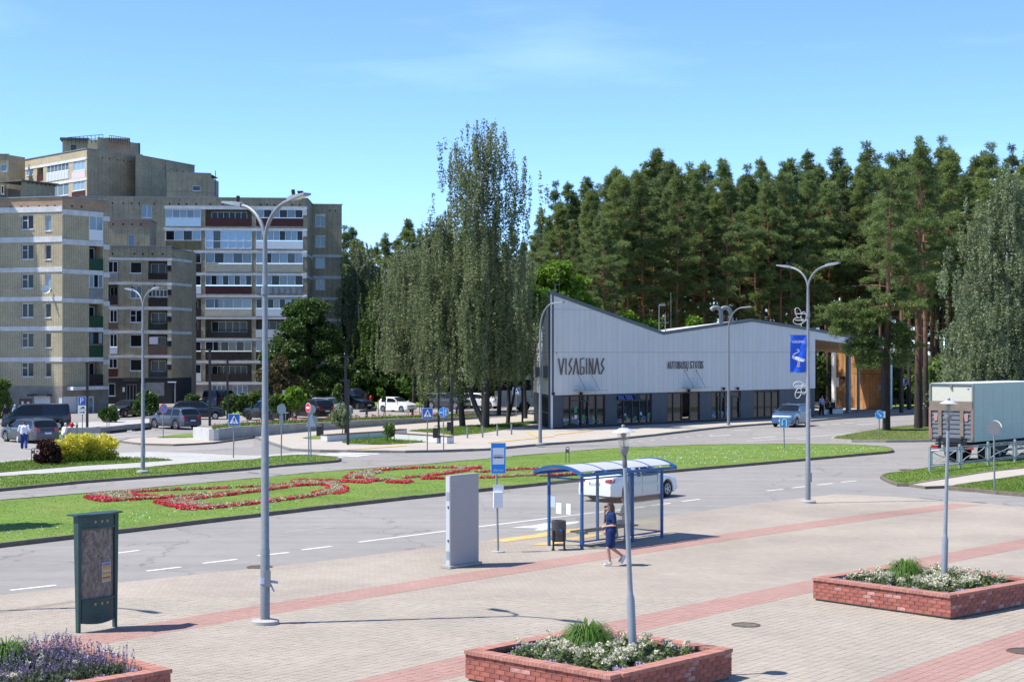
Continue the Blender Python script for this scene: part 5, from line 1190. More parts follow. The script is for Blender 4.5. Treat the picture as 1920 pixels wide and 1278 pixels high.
def single_lamp(px, py, headx, topy, label, z0=0.14):
    b = U(px, py, z0); d = b.y; zt = zat(topy, d); t = thing('street_lamp', label, 'street lamp', b, 'single-arm street lamps by the station')
    mb = MB(); mb.tube([(b.x,b.y,z0),(b.x,b.y,z0+3),(b.x,b.y,zt-1.6)], [.12,.09,.07], 10); mb.build('pole', galv, t, smooth=40)
    mb = MB(); mb.lathe([(0,0),(.3,0),(.3,.1),(0,.12)], tuple(b), 14); mb.build('base_collar', concrete, t)
    dx = (headx-px)*d/F; a = Vector((dx, -abs(dx)*.8, 0)); arm = [Vector((b.x,b.y,zt-1.7))]
    for k in range(9): u = k/8*PI/2; arm.append(Vector((b.x,b.y,zt-1.6))+a*(1-math.cos(u))*.75+Vector((0,0,1.6*math.sin(u))))
    mb = MB(); mb.tube(arm, .05, 7); mb.build('arm', galv, t, smooth=60); e = arm[-1]; mb = MB(); q = a.normalized(); mb.bar(e-q*.1, e+q*.75+Vector((0,0,.06)), .26, .09); mb.build('lamp_head', lampgrey, t)
    return t, b
L4, b4 = single_lamp(1013, 833, 1046, 569, 'single-armed street lamp at the station corner with a black box on its pole')
mb = MB(); mb.box((b4.x+.32,b4.y-.05,zat(697,b4.y)),(.3,.25,.75)); mb.box((b4.x-.2,b4.y-.05,zat(697,b4.y)),(.22,.2,.65)); mb.build('control_box', black, L4)
L5, b5 = single_lamp(1366, 799, 1398, 577, 'single-armed street lamp before the station doors')
# ------------------------------------------------------------------ lantern posts and brick planters
brickm = mat('red_planter_brick', (0.29,0.095,0.068), 0.8, var=0.25, vs=7, rand=0.22, bump=0.2, bs=60)
brickw = mat('lime_bloomed_brick', (0.40,0.20,0.17), 0.85, var=0.45, vs=12, rand=0.2)
copem = mat('red_coping_brick', (0.36,0.165,0.125), 0.8, var=0.14, vs=5, rand=0.16, bump=0.15, bs=60)
mortm = mat('lime_mortar', (0.42,0.36,0.32), 0.95, var=0.2, vs=6)
def planter(i, label):
    c, A, B, h = PF[i]; H = 0.57; t = thing('brick_planter', label, 'planter', (c.x,c.y,0), 'square brick planters on the plaza')
    rz = math.atan2(A.y, A.x)
    core = MB(); plin = MB(); rest = MB(); resc = MB()
    sides = [(A,B),(B,-A),(-A,-B),(-B,A)]    # (direction along, outward normal is -second)
    L_ = 2*h; bl = 0.215; n = int((L_)/(bl+.012)); bl = L_/n-.012; ch = 0.084
    bu = MB(); bu.box((0,0,0),(bl,.10,ch-.011)); o_ = bu.build('brick', brickm); me1 = o_.data; D.objects.remove(o_)
    bu = MB(); bu.box((0,0,0),(bl,.10,ch-.011)); o_ = bu.build('brick', brickw); me1w = o_.data; D.objects.remove(o_)
    bu = MB(); bu.box((0,0,0),(bl/2-.006,.10,ch-.011)); o_ = bu.build('brick', brickm); me2 = o_.data; D.objects.remove(o_)
    nc = round(L_/.086); cw = L_/nc; bu = MB(); bu.box((0,0,0),(cw-.006,.27,.066)); o_ = bu.build('coping_brick', copem); mec = o_.data; D.objects.remove(o_)
    for sd, (a, b) in enumerate(sides):
        nrm = -b; rot = math.atan2(a.y, a.x); vis = nrm.y < -0.05
        base = c+nrm*(h-.02)
        core.box(tuple(c+nrm*(h-.085)+Vector((0,0,.285))), (L_-.07, .13, .43), rot); plin.box(tuple(c+nrm*(h-.11)+Vector((0,0,.035))), (L_-.1,.14,.07), rot)
        for r_ in range(5):
            z = .075+ch*(r_+.5); off = (bl+.012)/2 if r_ % 2 else 0
            for k in range(n + (1 if r_ % 2 else 0)):
                x = -h+(bl+.012)*(k+.5)-off; me = random.choice((me1,me1,me1w)) if random.random() < .3 else me1
                half = r_ % 2 and k in (0, n)
                if half: x = -h+.006+(bl/2-.006)/2 if k == 0 else h-.006-(bl/2-.006)/2; me = me2
                p = c+a*x+nrm*(h-.052+random.uniform(-.004,.003))+Vector((0,0,z))
                if vis: q = link('brick', me, t, (p.x-c.x, p.y-c.y, z)); q.rotation_euler = (0,0,rot+random.uniform(-.006,.006))
                else: rest.box(tuple(p), (bl if not half else bl/2-.006,.10,ch-.011), rot)
        for k in range(nc):
            x = -h+cw*(k+.5); 
            if abs(x) > h-.0 : continue
            p = c+a*x+nrm*(h-.105)+Vector((0,0,.532+random.uniform(-.003,.003)))
            if sd in (1,3) and abs(x) > h-.24: continue
            q = link('coping_brick', mec, t, (p.x-c.x,p.y-c.y,p.z)); q.rotation_euler = (0,0,rot)
    core.build('mortar_core', mortm, t); plin.build('plinth', mat('planter_plinth',(.13,.11,.085),.95,var=.4,vs=6), t); o = rest.build('rear_bricks', brickm, t); tag(o, kind='stuff')
    s = MB(); hh = h-.12; s.face([tuple(c+A*u+B*v+Vector((0,0,.44))) for u, v in ((-hh,-hh),(hh,-hh),(hh,hh),(-hh,hh))]); s.build('soil', soilm, t)
    return t
pl0 = planter(0, 'red brick planter in the middle foreground holding a leaning lantern post')
pl1 = planter(1, 'red brick planter on the right with a grass clump and lantern post')
pl2 = planter(2, 'red brick planter full of lavender in the lower left corner')
def lantern(base, top, label):
    b = Vector(base); tp = Vector(top); ax = (tp-b); Ht = ax.length; t = thing('lantern_post', label, 'lamp post', b, 'lantern posts standing in brick planters')
    rot = ax.normalized().to_track_quat('Z','Y').to_euler(); t.rotation_euler = rot
    Z = lambda p: [(r, Ht+z) for r, z in p]
    mb = MB(); mb.lathe([(0,-.1),(.075,-.1),(.073,1.0),(.05,1.1),(.047,1.18),(.036,Ht-.68),(.0,Ht-.68)], n=14); part(mb, 'pole', lampgrey, t, 40)
    mb = MB(); mb.lathe(Z([(.037,-.72),(.042,-.7),(.042,-.6),(.037,-.59),(.037,-.5)]), n=12); part(mb, 'collar', mat('dark_grey_collar',(.1,.105,.11),.5), t, 40)
    mb = MB(); mb.lathe(Z([(0,-.5),(.04,-.5),(.065,-.45),(.085,-.4),(.088,-.35),(.0,-.35)]), n=16); part(mb, 'lamp_cup', mat('cup_grey',(.24,.23,.22),.5), t, 40)
    mb = MB(); mb.lathe(Z([(.086,-.355),(.118,-.085)]), n=18); part(mb, 'lantern_glass', lantern_glass, t, 60)
    mb = MB(); mb.tube([(.0,0,Ht-.35),(.0,0,Ht-.09)], .009, 6); mb.lathe(Z([(.0,-.23),(.06,-.23),(.06,-.21),(0,-.21)]), n=10); mb.lathe(Z([(.0,-.11),(.06,-.12),(.035,-.18),(0,-.18)]), n=10); part(mb, 'bulb_holder', mat('holder_grey',(.3,.29,.28),.5), t)
    mb = MB(); mb.lathe(Z([(.0,-.015),(.07,-.02),(.195,-.08),(.208,-.092),(.2,-.096),(0,-.09)]), n=22); part(mb, 'lamp_cap', mat('cap_grey',(.5,.51,.53),.45,.2), t, 40)
    mb = MB(); mb.lathe(Z([(0,-.02),(.034,-.02),(.034,.025),(.02,.04),(0,.04)]), n=10); part(mb, 'finial', galv, t, 40)
    return t
bA_ = U(1187,1228,.44); bB_ = U(1770,1092,.44)
lantern(bA_, at(1168.5, bA_.y, zat(800,bA_.y)), 'leaning grey lantern post rising from the middle planter'); lantern(bB_, at(1779, bB_.y, zat(749,bB_.y)), 'grey lantern post in the right planter, seen before the truck')
# ------------------------------------------------------------------ notice board, pylon, bus stop
def frame_thing(px0, py0, px1, py1):
    return Fac(U(px0,py0).xy, U(px1,py1).xy)
teal = mat('weathered_green_metal', (0.03,0.065,0.062), 0.5, 0.1, var=0.2, vs=4)
fk = frame_thing(147, 1188.5, 215.5, 1177); kb = thing('notice_board', 'tall dark green notice board with bare chipboard panel and one faded poster', 'notice board', (*((fk.p0+fk.t*fk.L/2).xy),0))
HK = 2.43; bow = lambda q: .07*math.sin(PI*min(max(q/fk.L,0),1))
for q, sgn in ((0,1),(fk.L,-1)):
    mb = MB(); mb.hexa([fk.P(q-.028,0,.04),fk.P(q+.028,0,.04),fk.P(q+.028,0,-.05),fk.P(q-.028,0,-.05),fk.P(q-.05,HK,.06),fk.P(q+.05,HK,.06),fk.P(q+.05,HK,-.1),fk.P(q-.05,HK,-.1)]); mb.build('leg', teal, kb)
def bowed(mb, q0, q1, z0, z1, o0, o1, n=7, zc=None):
    for k in range(n):
        a, b = q0+(q1-q0)*k/n, q0+(q1-q0)*(k+1)/n; c0, c1 = (zc(a), zc(b)) if zc else (0,0)
        mb.hexa([fk.P(a,z0+c0,o1+bow(a)),fk.P(b,z0+c1,o1+bow(b)),fk.P(b,z0+c1,o0+bow(b)),fk.P(a,z0+c0,o0+bow(a)),fk.P(a,z1,o1+bow(a)),fk.P(b,z1,o1+bow(b)),fk.P(b,z1,o0+bow(b)),fk.P(a,z1,o0+bow(a))])
m, t_, b_ = nodes_of('chipboard'); 
n_ = t_.nodes.new('ShaderNodeTexNoise'); n_.inputs['Scale'].default_value = 14; n_.inputs['Detail'].default_value = 6; n_.inputs['Roughness'].default_value = .8
tc_ = t_.nodes.new('ShaderNodeTexCoord'); mp_ = t_.nodes.new('ShaderNodeMapping'); mp_.inputs['Scale'].default_value = (1,1,.45); t_.links.new(tc_.outputs['Object'], mp_.inputs[0]); t_.links.new(mp_.outputs[0], n_.inputs['Vector'])
cr_ = t_.nodes.new('ShaderNodeValToRGB'); cr_.color_ramp.elements[0].position = .35; cr_.color_ramp.elements[0].color = (.075,.06,.05,1); cr_.color_ramp.elements[1].position = .68; cr_.color_ramp.elements[1].color = (.34,.28,.235,1)
t_.links.new(n_.outputs[0], cr_.inputs[0]); t_.links.new(cr_.outputs[0], b_.inputs['Base Color']); b_.inputs['Roughness'].default_value = .9; chip = m
mb = MB(); bowed(mb, .05, fk.L-.05, .68, 2.16, -.05, -.01); mb.build('board', chip, kb, smooth=30)
mb = MB(); bowed(mb, .06, fk.L-.06, .22, .66, -.05, .02, zc=lambda q: -.05*math.sin(PI*q/fk.L)); mb.build('lower_panel', teal, kb, smooth=30)
mb = MB(); bowed(mb, .06, fk.L-.06, 2.17, HK-.01, -.05, .03); mb.build('header_panel', teal, kb, smooth=30)
for z0, z1 in ((.655,.70),(2.14,2.18)): mb = MB(); bowed(mb, .05, fk.L-.05, z0, z1, -.03, .045); mb.build('rail', teal, kb, smooth=30)
mb = MB(); ring = [fk.P(q, HK, .1+bow(q)*2.2) for q in np.linspace(-.12,fk.L+.12,9)]+[fk.P(fk.L+.12,HK,-.22),fk.P(-.12,HK,-.22)]; mb.prism(ring, (0,0,.035)); mb.build('roof', teal, kb)
gold = mat('ochre_squares', (.33,.26,.11), .7)
for z in (2.29,.585):
    for u in (.38,.56,.72): q = fk.L*u; mb = MB(); fk.box(mb, q-.025, q+.025, z-.025, z+.025, bow(q), bow(q)+.036); mb.build('square_inlay', gold, kb)
pp = [fk.P(q, z, bow(q)+o) for q, z, o in ((fk.L*.58,1.02,-.004),(fk.L*.86,1.02,-.004),(fk.L*.86,1.42,-.004),(fk.L*.58,1.42,-.004))]
post = thing('poster', 'small faded orange and blue poster pinned on the chipboard', 'poster', pp[0]); mb = MB(); mb.prism(pp, fk.n*.006); mb.build('sheet', mat('poster_white',(.5,.5,.5),.7), post)
def quad(u0,v0,u1,v1,o=.009): return [pp[0].lerp(pp[1],u0).lerp(pp[3].lerp(pp[2],u0),v0)+fk.n*o, pp[0].lerp(pp[1],u1).lerp(pp[3].lerp(pp[2],u1),v0)+fk.n*o, pp[0].lerp(pp[1],u1).lerp(pp[3].lerp(pp[2],u1),v1)+fk.n*o, pp[0].lerp(pp[1],u0).lerp(pp[3].lerp(pp[2],u0),v1)+fk.n*o]
cols_ = [(.12,.2,.42),(.5,.22,.1),(.45,.3,.12),(.5,.4,.2),(.42,.25,.12),(.5,.38,.15),(.35,.12,.08),(.45,.36,.12)]
for k, c_ in enumerate(cols_):
    v1 = .97-k*.118; mb = MB(); mb.face(quad(.05,v1-.112,.95,v1)); mb.build('print', mat('poster_%d' % k, c_, .7, var=.3, vs=30), post)
mb = MB(); rr = random.Random(3)
for _ in range(22): q = rr.uniform(.12,fk.L-.12); z = rr.choice((rr.uniform(.8,2.1), rr.uniform(1.5,1.75))); s_ = rr.uniform(.004,.011); o_ = bow(q)-.006; mb.face([fk.P(q-s_,z-s_,o_),fk.P(q+s_,z-s_*.7,o_),fk.P(q+s_*.8,z+s_,o_),fk.P(q-s_,z+s_*.6,o_)])
mb.build('torn_paper', mat('paper_scraps',(.5,.5,.48),.8), kb)
# information pylon
fp = frame_thing(844.6, 1066, 897.5, 1057.5); py_ = thing('information_pylon', 'tall plain grey metal pylon slab on the paving beside the bus stop', 'pylon', (*((fp.p0+fp.t*fp.L/2).xy),0)); HP = 2.5; dp = .17
mb = MB(); fp.box(mb, 0, fp.L, .09, HP, -dp, 0); mb.build('body', mat('pylon_grey', (.35,.335,.33), .5, .05, var=.03, vs=2), py_)
mb = MB(); mb.hexa([fp.P(-.012,.09,-.02),fp.P(0-.003,.09,-.02),fp.P(-.003,.09,-dp+.02),fp.P(-.012,.09,-dp+.02),fp.P(-.012,HP-.03,-.02),fp.P(-.003,HP-.03,-.02),fp.P(-.003,HP-.03,-dp+.02),fp.P(-.012,HP-.03,-dp+.02)]); mb.build('side_door', mat('pylon_lit_side',(.5,.52,.55),.5,.1), py_)  # paler than the body: sunlight on this side is put into its colour
for z0, z1 in ((1.83,2.07),(.25,.48)):
    mb = MB()
    for k in range(9): z = z0+(z1-z0)*k/9; mb.hexa([fp.P(-.02,z,-.03),fp.P(-.013,z,-.03),fp.P(-.013,z,-dp+.03),fp.P(-.02,z,-dp+.03),fp.P(-.014,z+.018,-.03),fp.P(-.013,z+.018,-.03),fp.P(-.013,z+.018,-dp+.03),fp.P(-.014,z+.018,-dp+.03)])
    mb.build('vent', lampgrey, py_)
for z in (1.62,.72): mb = MB(); mb.hexa([fp.P(-.03,z,-.05),fp.P(-.013,z,-.05),fp.P(-.013,z,-.08),fp.P(-.03,z,-.08),fp.P(-.03,z+.06,-.05),fp.P(-.013,z+.06,-.05),fp.P(-.013,z+.06,-.08),fp.P(-.03,z+.06,-.08)]); mb.build('lock', black, py_)
mb = MB(); fp.box(mb, -.1, fp.L+.05, .02, .085, -dp-.1, .08); mb.build('footing', concrete, py_)
# generic sign: pole plus plates facing along rz (plate plane local x,z; faces local -y)
BLUE = mat('sign_blue', (0.02,0.10,0.42), .45); SKYB = mat('bus_sign_blue', (0.015,0.24,0.68), .45); WHT = mat('sign_white', (.72,.73,.74), .45); RED = mat('sign_red', (.55,.02,.03), .45); BLK = mat('sign_black', (.015,.015,.018), .5); BACK = mat('sign_back', (.33,.36,.39), .5, .4, var=.08); LBLUE = mat('sign_light_blue', (.03,.26,.66), .45); PINKR = mat('sign_faded_red', (.62,.16,.18), .5)
def sign(px, py, toppx, topy, label, rz=0.0, z0=0.0, pr=.035, pm=None, cat='traffic sign', group=None):
    b = U(px, py, z0); t = thing('traffic_sign', label, cat, b, group, rz); t['_d'] = b.y; Ht = zat(topy, b.y)-z0; lx = (toppx-px)*b.y/F
    mb = MB(); mb.tube([(0,0,-.02),(lx,0,Ht)], pr, 8); part(mb, 'pole', pm or galv, t, 50); return t, b, Ht
def plate(t, ring, m, layer=0, name='plate', back_=False, th=.012, x=0, lab=None):
    y = -.045-.005*layer; mb = MB(); mb.prism([(x+p[0], y if not back_ else .045+.005*layer, p[1]) for p in ring], (0, th if layer == 0 else .003, 0)); o = part(mb, name, m, t); return o
def rect_(w, h, zc, xc=0): return [(xc-w/2,zc-h/2),(xc+w/2,zc-h/2),(xc+w/2,zc+h/2),(xc-w/2,zc+h/2)]
def circ(r, zc, n=22, xc=0): return [(xc+r*math.cos(2*PI*k/n), zc+r*math.sin(2*PI*k/n)) for k in range(n)]
def zp_(b, y, z0=0): return zat(y, b.y)-z0
def pxm(b, n): return n*b.y/F
def crossing(px, py, x0, y0, x1, y1, label, rz=0, z0=0, k=1.0):
    t, b, Ht = sign(px, py, (x0+x1)/2, y0+1, label, rz, z0, group=None); del t['_d']; zc = (zp_(b,y0,z0)+zp_(b,y1,z0))/2; s = zp_(b,y0,z0)-zp_(b,y1,z0); xo = pxm(b, (x0+x1)/2-px)
    plate(t, rect_(s,s,zc,xo), WHT); plate(t, rect_(s*.94,s*.94,zc,xo), BLUE, 1, 'face')
    plate(t, [(xo-s*.38,zc-s*.32),(xo+s*.38,zc-s*.32),(xo,zc+s*.38)], WHT, 2, 'triangle')
    g = MB()
    for ring in ([(xo+.02*s+p[0]*1, p[1]) for p in circ(s*.045, zc+s*.17, 10)], [(xo-.05*s,zc+.11*s),(xo+.07*s,zc+.11*s),(xo+.05*s,zc-.08*s),(xo-.04*s,zc-.08*s)], [(xo-.04*s,zc-.06*s),(xo+.01*s,zc-.06*s),(xo-.12*s,zc-.27*s),(xo-.17*s,zc-.27*s)], [(xo+.0*s,zc-.06*s),(xo+.05*s,zc-.06*s),(xo+.17*s,zc-.27*s),(xo+.11*s,zc-.27*s)], [(xo-.05*s,zc+.1*s),(xo-.02*s,zc+.1*s),(xo-.12*s,zc-.05*s),(xo-.15*s,zc-.04*s)], [(xo+.05*s,zc+.1*s),(xo+.08*s,zc+.09*s),(xo+.14*s,zc-.04*s),(xo+.11*s,zc-.05*s)]):
        g.prism([(p[0],-.062,p[1]) for p in ring], (0,.002,0))
    part(g, 'walker', BLK, t); return t
crossing(437.6,857.5,430,775.5,448,797.5,'blue pedestrian crossing sign beside the concrete retaining wall end', 0, .1)
crossing(801,843.5,794,764.6,809.5,784.6,'blue pedestrian crossing sign in front of the white benches', 0, .14)
crossing(968,780.5,962.5,726,974.5,740.5,'small tilted pedestrian crossing sign near the white coach', R(-8), .14)
crossing(1700.5,766,1697,710,1705.5,724,'far pedestrian crossing sign between the pines behind the porch', R(15), .2)
t, b, Ht = sign(154,816,155,744,'blue parking sign with two white supplementary plates',0,.14); del t['_d']
s = pxm(b,15); zc = zp_(b,751,.14); plate(t, rect_(s,s*1.06,zc), WHT); plate(t, rect_(s*.94,s,zc), BLUE, 1, 'face'); lettering('P', WHT, t, (0,-.06,zc-s*.36), (1,0,0),(0,0,1), s*.42, s*.7, .003)
for y0, y1, k in ((760,767.5,0),(768.3,776,1)):
    zc = zp_(b,(y0+y1)/2,.14); hh = zp_(b,y0,.14)-zp_(b,y1,.14); plate(t, rect_(s,hh,zc), WHT, 0, 'plate')
    g = MB()
    if k == 0: rings = ([(-.3*s,zc-.2*hh),(.35*s,zc-.2*hh),(.35*s,zc-.05*hh),(-.3*s,zc-.05*hh)], [(-.1*s,zc),(.3*s,zc),(.25*s,zc+.25*hh),(0,zc+.22*hh)])
    else: rings = ([(-.36*s,zc-.08*hh),(.2*s,zc-.08*hh),(.2*s,zc+.08*hh),(-.36*s,zc+.08*hh)], [(.15*s,zc-.25*hh),(.38*s,zc),(.15*s,zc+.25*hh)])
    for r_ in rings: g.prism([(p[0],-.052,p[1]) for p in r_], (0,.003,0))
    part(g, 'pictogram', BLK, t)
t, b, Ht = sign(306,820,305.5,757,'faded round no-parking sign on a thin pole by the grey crossover',R(48),.14); del t['_d']; zc = zp_(b,765.6,.14); r_ = pxm(b,9); plate(t, circ(r_,zc), PINKR); plate(t, circ(r_*.74,zc), LBLUE, 1, 'face'); plate(t, [(-r_*.62,zc+r_*.45),(-r_*.45,zc+r_*.62),(r_*.62,zc-r_*.45),(r_*.45,zc-r_*.62)], PINKR, 2, 'slash')
t, b, Ht = sign(527,864,529,757,'blank grey back of a round sign with a small plate on the verge',R(40),.12); del t['_d']; zc = zp_(b,766.7,.12); plate(t, circ(pxm(b,9.6),zc), BACK); plate(t, rect_(pxm(b,8),pxm(b,19),zp_(b,787,.12)), BACK, 0, 'plate')
t, b, Ht = sign(535.7,792,535.7,731,'tall rectangular grey sign back among the parked cars',0,.3); del t['_d']; zc = zp_(b,746,.3); plate(t, rect_(pxm(b,5.6),pxm(b,30),zc,-pxm(b,3.2)), BACK); plate(t, rect_(pxm(b,5.6),pxm(b,30),zc,pxm(b,3.2)), BACK, 0, 'plate')
t, b, Ht = sign(579,863,578,757,'turned no-entry sign above a triangular sign back on the verge tip',R(-52),.12); del t['_d']; zc = zp_(b,764,.12); plate(t, circ(pxm(b,9.2),zc), WHT); plate(t, circ(pxm(b,8.6),zc), RED, 1, 'face'); plate(t, rect_(pxm(b,11),pxm(b,3.2),zc), WHT, 2, 'bar')
t2, b, Ht = sign(583.2,856,581,757,'round sign back with a downward-facing triangle behind the no-entry sign',R(10),.12); del t2['_d']; plate(t2, circ(pxm(b,9),zp_(b,767,.12)), BACK); zt_, zb2 = zp_(b,775,.12), zp_(b,799,.12); plate(t2, [(-pxm(b,10),zb2),(pxm(b,9),zb2),(0,zt_)], mat('sign_back_pale',(.5,.52,.55),.5), 0, 'plate'); plate(t2, circ(pxm(b,7),zp_(b,786,.12),18,pxm(b,5)), BACK, 0, 'plate', True)
t, b, Ht = sign(831.8,842,831,763,'round blue shared cycle and foot path sign',R(0),.14); del t['_d']; zc = zp_(b,772.5,.14); r_ = pxm(b,9.6); plate(t, circ(r_,zc), WHT); plate(t, circ(r_*.95,zc), LBLUE, 1, 'face')
g = MB()
for q in (rect_(.03,r_*1.8,zc), rect_(r_*.25,r_*.5,zc+.02,r_*.38), circ(r_*.12,zc+r_*.42,10,r_*.38), rect_(r_*.4,r_*.14,zc+.02,r_*.38), rect_(r_*.12,r_*.5,zc-r_*.35,r_*.3), rect_(r_*.12,r_*.5,zc-r_*.35,r_*.48), circ(r_*.16,zc-r_*.05,12,-r_*.68), circ(r_*.16,zc-r_*.05,12,-r_*.3), rect_(r_*.4,r_*.08,zc+r_*.1,-r_*.48)): g.prism([(p[0],-.058,p[1]) for p in q], (0,.003,0))
part(g, 'pictogram', WHT, t)
t, b, Ht = sign(1470.4,839.5,1469.5,783,'square blue U-turn sign standing in the median grass',0,.13); del t['_d']; s = pxm(b,17.6); zc = zp_(b,791.7,.13); plate(t, rect_(s,s*1.08,zc), WHT); plate(t, rect_(s*.93,s*1.0,zc), LBLUE, 1, 'face')
g = MB(); arc = [(s*.22*math.cos(a), zc+s*.16+s*.22*math.sin(a)) for a in np.linspace(0,PI,9)]; pts = [(s*.22,zc-s*.46)]+arc+[(-s*.22,zc-s*.12)]
for (xa,za),(xb,zb_) in zip(pts,pts[1:]):
    dx, dz = xb-xa, zb_-za; l = math.hypot(dx,dz); nx, nz_ = -dz/l*s*.055, dx/l*s*.055; g.prism([(xa-nx,-.058,za-nz_),(xb-nx,-.058,zb_-nz_),(xb+nx,-.058,zb_+nz_),(xa+nx,-.058,za+nz_)], (0,.003,0))
g.prism([(-s*.36,-.058,zc-s*.1),(-s*.08,-.058,zc-s*.1),(-s*.22,-.058,zc-s*.38)], (0,.003,0)); part(g, 'arrow', WHT, t)
t, b, Ht = sign(1648.8,822,1648.2,768,'round blue keep-right arrow sign on the pine island',0,.14); del t['_d']; zc = zp_(b,777,.14); r_ = pxm(b,8.4); plate(t, circ(r_,zc), WHT); plate(t, circ(r_*.95,zc), LBLUE, 1, 'face')
g = MB(); g.prism([(x*r_,-.058,zc+z*r_) for x, z in ((-.55,.45),(-.45,.56),(.2,-.1),(.32,.02),(.5,-.55),(-.03,-.33),(.1,-.2),(-.55,.45))][:-1], (0,.003,0)); part(g, 'arrow', WHT, t)
plate(t, rect_(pxm(b,5),pxm(b,12),zc,pxm(b,9)), WHT, 0, 'plate', True)
t, b, Ht = sign(1864.7,918.5,1863.5,789,'dark back of a round sign with pale rim before the truck',R(-42),.13,.04); del t['_d']; zc = zp_(b,801.7,.13); r_ = pxm(b,13.6); plate(t, circ(r_,zc), mat('sign_back_dark',(.12,.13,.145),.55), 0); plate(t, circ(r_*1.04,zc), WHT, 0, 'plate_rim', True)
t, b, Ht = sign(1757,742,1757,640,'tall thin mast with round sign backs rising behind the truck',R(20),.2,.06); del t['_d']; plate(t, circ(pxm(b,8),zp_(b,710,.2),20,pxm(b,4)), BACK); plate(t, circ(pxm(b,6),zp_(b,712,.2),20,-pxm(b,5)), LBLUE, 0, 'plate')
# bus stop sign
t, b, Ht = sign(934,1034.5,930.5,880,'blue bus stop sign with timetable boxes on its pole',R(10),.01,.032,mat('zinc_pole',(.27,.28,.29),.5,.4),'bus stop sign'); t.name = 'bus_stop_sign'; del t['_d']
w, hh = pxm(b,28.5), pxm(b,58); zc = zp_(b,858.5,.01); plate(t, rect_(w,hh,zc), WHT); plate(t, rect_(w*.94,hh*.97,zc), SKYB, 1, 'face'); plate(t, rect_(w*.76,hh*.53,zc+hh*.07), WHT, 2, 'panel')
g = MB(); zb_ = zc+hh*.04; k = w*.38
for q, mm in (([(-.86,-.18),(.86,-.18),(.86,.1),(.8,.36),(-.84,.36),(-.88,.1)],0),): g.prism([(x*k,-.068,zb_+z*k) for x, z in q], (0,.003,0))
part(g, 'bus_pictogram', mat('sign_navy',(.03,.05,.14),.5), t); g = MB()
for x in (-.72,-.38,-.04,.3,.62): g.prism([(p[0],-.072,p[1]) for p in rect_(k*.26,k*.22,zb_+k*.2,k*x+k*.05)], (0,.003,0))
for x in (-.55,.55): g.prism([(p[0],-.072,p[1]) for p in circ(k*.16,zb_-k*.2,14,x*k)], (0,.003,0))
part(g, 'bus_windows', WHT, t); g = MB()
for x in (-.55,.55): g.prism([(p[0],-.076,p[1]) for p in circ(k*.09,zb_-k*.2,12,x*k)], (0,.003,0))
part(g, 'bus_wheels', BLK, t); lettering('EŽERYNAS', WHT, t, (0,-.062,zc-hh*.42), (1,0,0),(0,0,1), w*.66, hh*.08, .003)
zb_ = zp_(b,915,.01); mb = MB(); mb.box((0,-.05,zb_),(pxm(b,20),.02,pxm(b,14))); part(mb, 'timetable_plate', WHT, t)
mb = MB(); mb.box((-.02,-.09,zp_(b,936,.01)),(pxm(b,17),.13,pxm(b,29))); part(mb, 'timetable_box', WHT, t); mb = MB(); mb.lathe([(0,0),(.2,0),(.2,.03),(0,.04)], n=14); part(mb, 'footing', concrete, t)
# ------------------------------------------------------------------ bus shelter
fsx = Fac((2.06,47.9),(4.68,50.80)); sb = thing('bus_shelter', 'blue framed glass bus shelter with curved pale roof', 'bus shelter', (*((fsx.p0+fsx.t*fsx.L/2-fsx.n*.6).xy),0))
SB = mat('shelter_blue', (0.014,0.085,0.24), .4, var=.12, vs=3); LS = fsx.L; DS = 1.28; TP = 2.18
posts = [(0,0),(2.42,0),(LS,0),(0,-DS),(2.3,-DS),(LS,-DS)]
for q, o in posts:
    mb = MB(); fsx.box(mb, q-.035, q+.035, .012, TP, o-.035, o+.035); mb.build('post', SB, sb)
def rail(q0, o0, q1, o1, z, w=.042): mb = MB(); mb.bar(fsx.P(q0,z,o0), fsx.P(q1,z,o1), w, w); mb.build('rail', SB, sb)
for z in (.22, 2.06):
    rail(.05,0,2.37,0,z); rail(2.47,0,LS-.05,0,z); rail(0,-.05,0,-DS+.05,z); rail(LS,-.05,LS,-DS+.05,z)
rail(.05,-DS,2.25,-DS,2.06); rail(2.35,-DS,LS-.05,-DS,2.06)
def glassp_(q0,o0,q1,o1): mb = MB(); a, b = fsx.P(q0,.25,o0), fsx.P(q1,.25,o1); n_ = (b-a).cross(Vector((0,0,1))).normalized()*.004; mb.hexa([a-n_,b-n_,b+n_,a+n_]+[p+Vector((0,0,1.78)) for p in (a-n_,b-n_,b+n_,a+n_)]); mb.build('glass_pane', shelter_glass, sb)
glassp_(.06,0,2.36,0); glassp_(2.48,0,LS-.06,0); glassp_(0,-.06,0,-DS+.06); glassp_(LS,-.06,LS,-DS+.06)
oo = lambda u: .28-(DS+.56)*u; zz = lambda u: TP+.04+.21*(1-(2*u-1)**2); N = 12
roofm = mat('polycarbonate_roof', (.42,.425,.43), .5, 0, var=.05)
qs = [-.33, .86, 1.72, 2.3, 3.3, LS+.33]; qs = [-.33, .84, 2.0, 3.1, LS+.33]
for a, b in zip(qs, qs[1:]):
    mb = MB()
    for k in range(1, N-1):
        u0, u1 = k/N, (k+1)/N; mb.hexa([fsx.P(a+.02,zz(u0),oo(u0)),fsx.P(b-.02,zz(u0),oo(u0)),fsx.P(b-.02,zz(u1),oo(u1)),fsx.P(a+.02,zz(u1),oo(u1)),fsx.P(a+.02,zz(u0)+.02,oo(u0)),fsx.P(b-.02,zz(u0)+.02,oo(u0)),fsx.P(b-.02,zz(u1)+.02,oo(u1)),fsx.P(a+.02,zz(u1)+.02,oo(u1))])
    mb.build('roof_sheet', roofm, sb, smooth=40, fix=True)
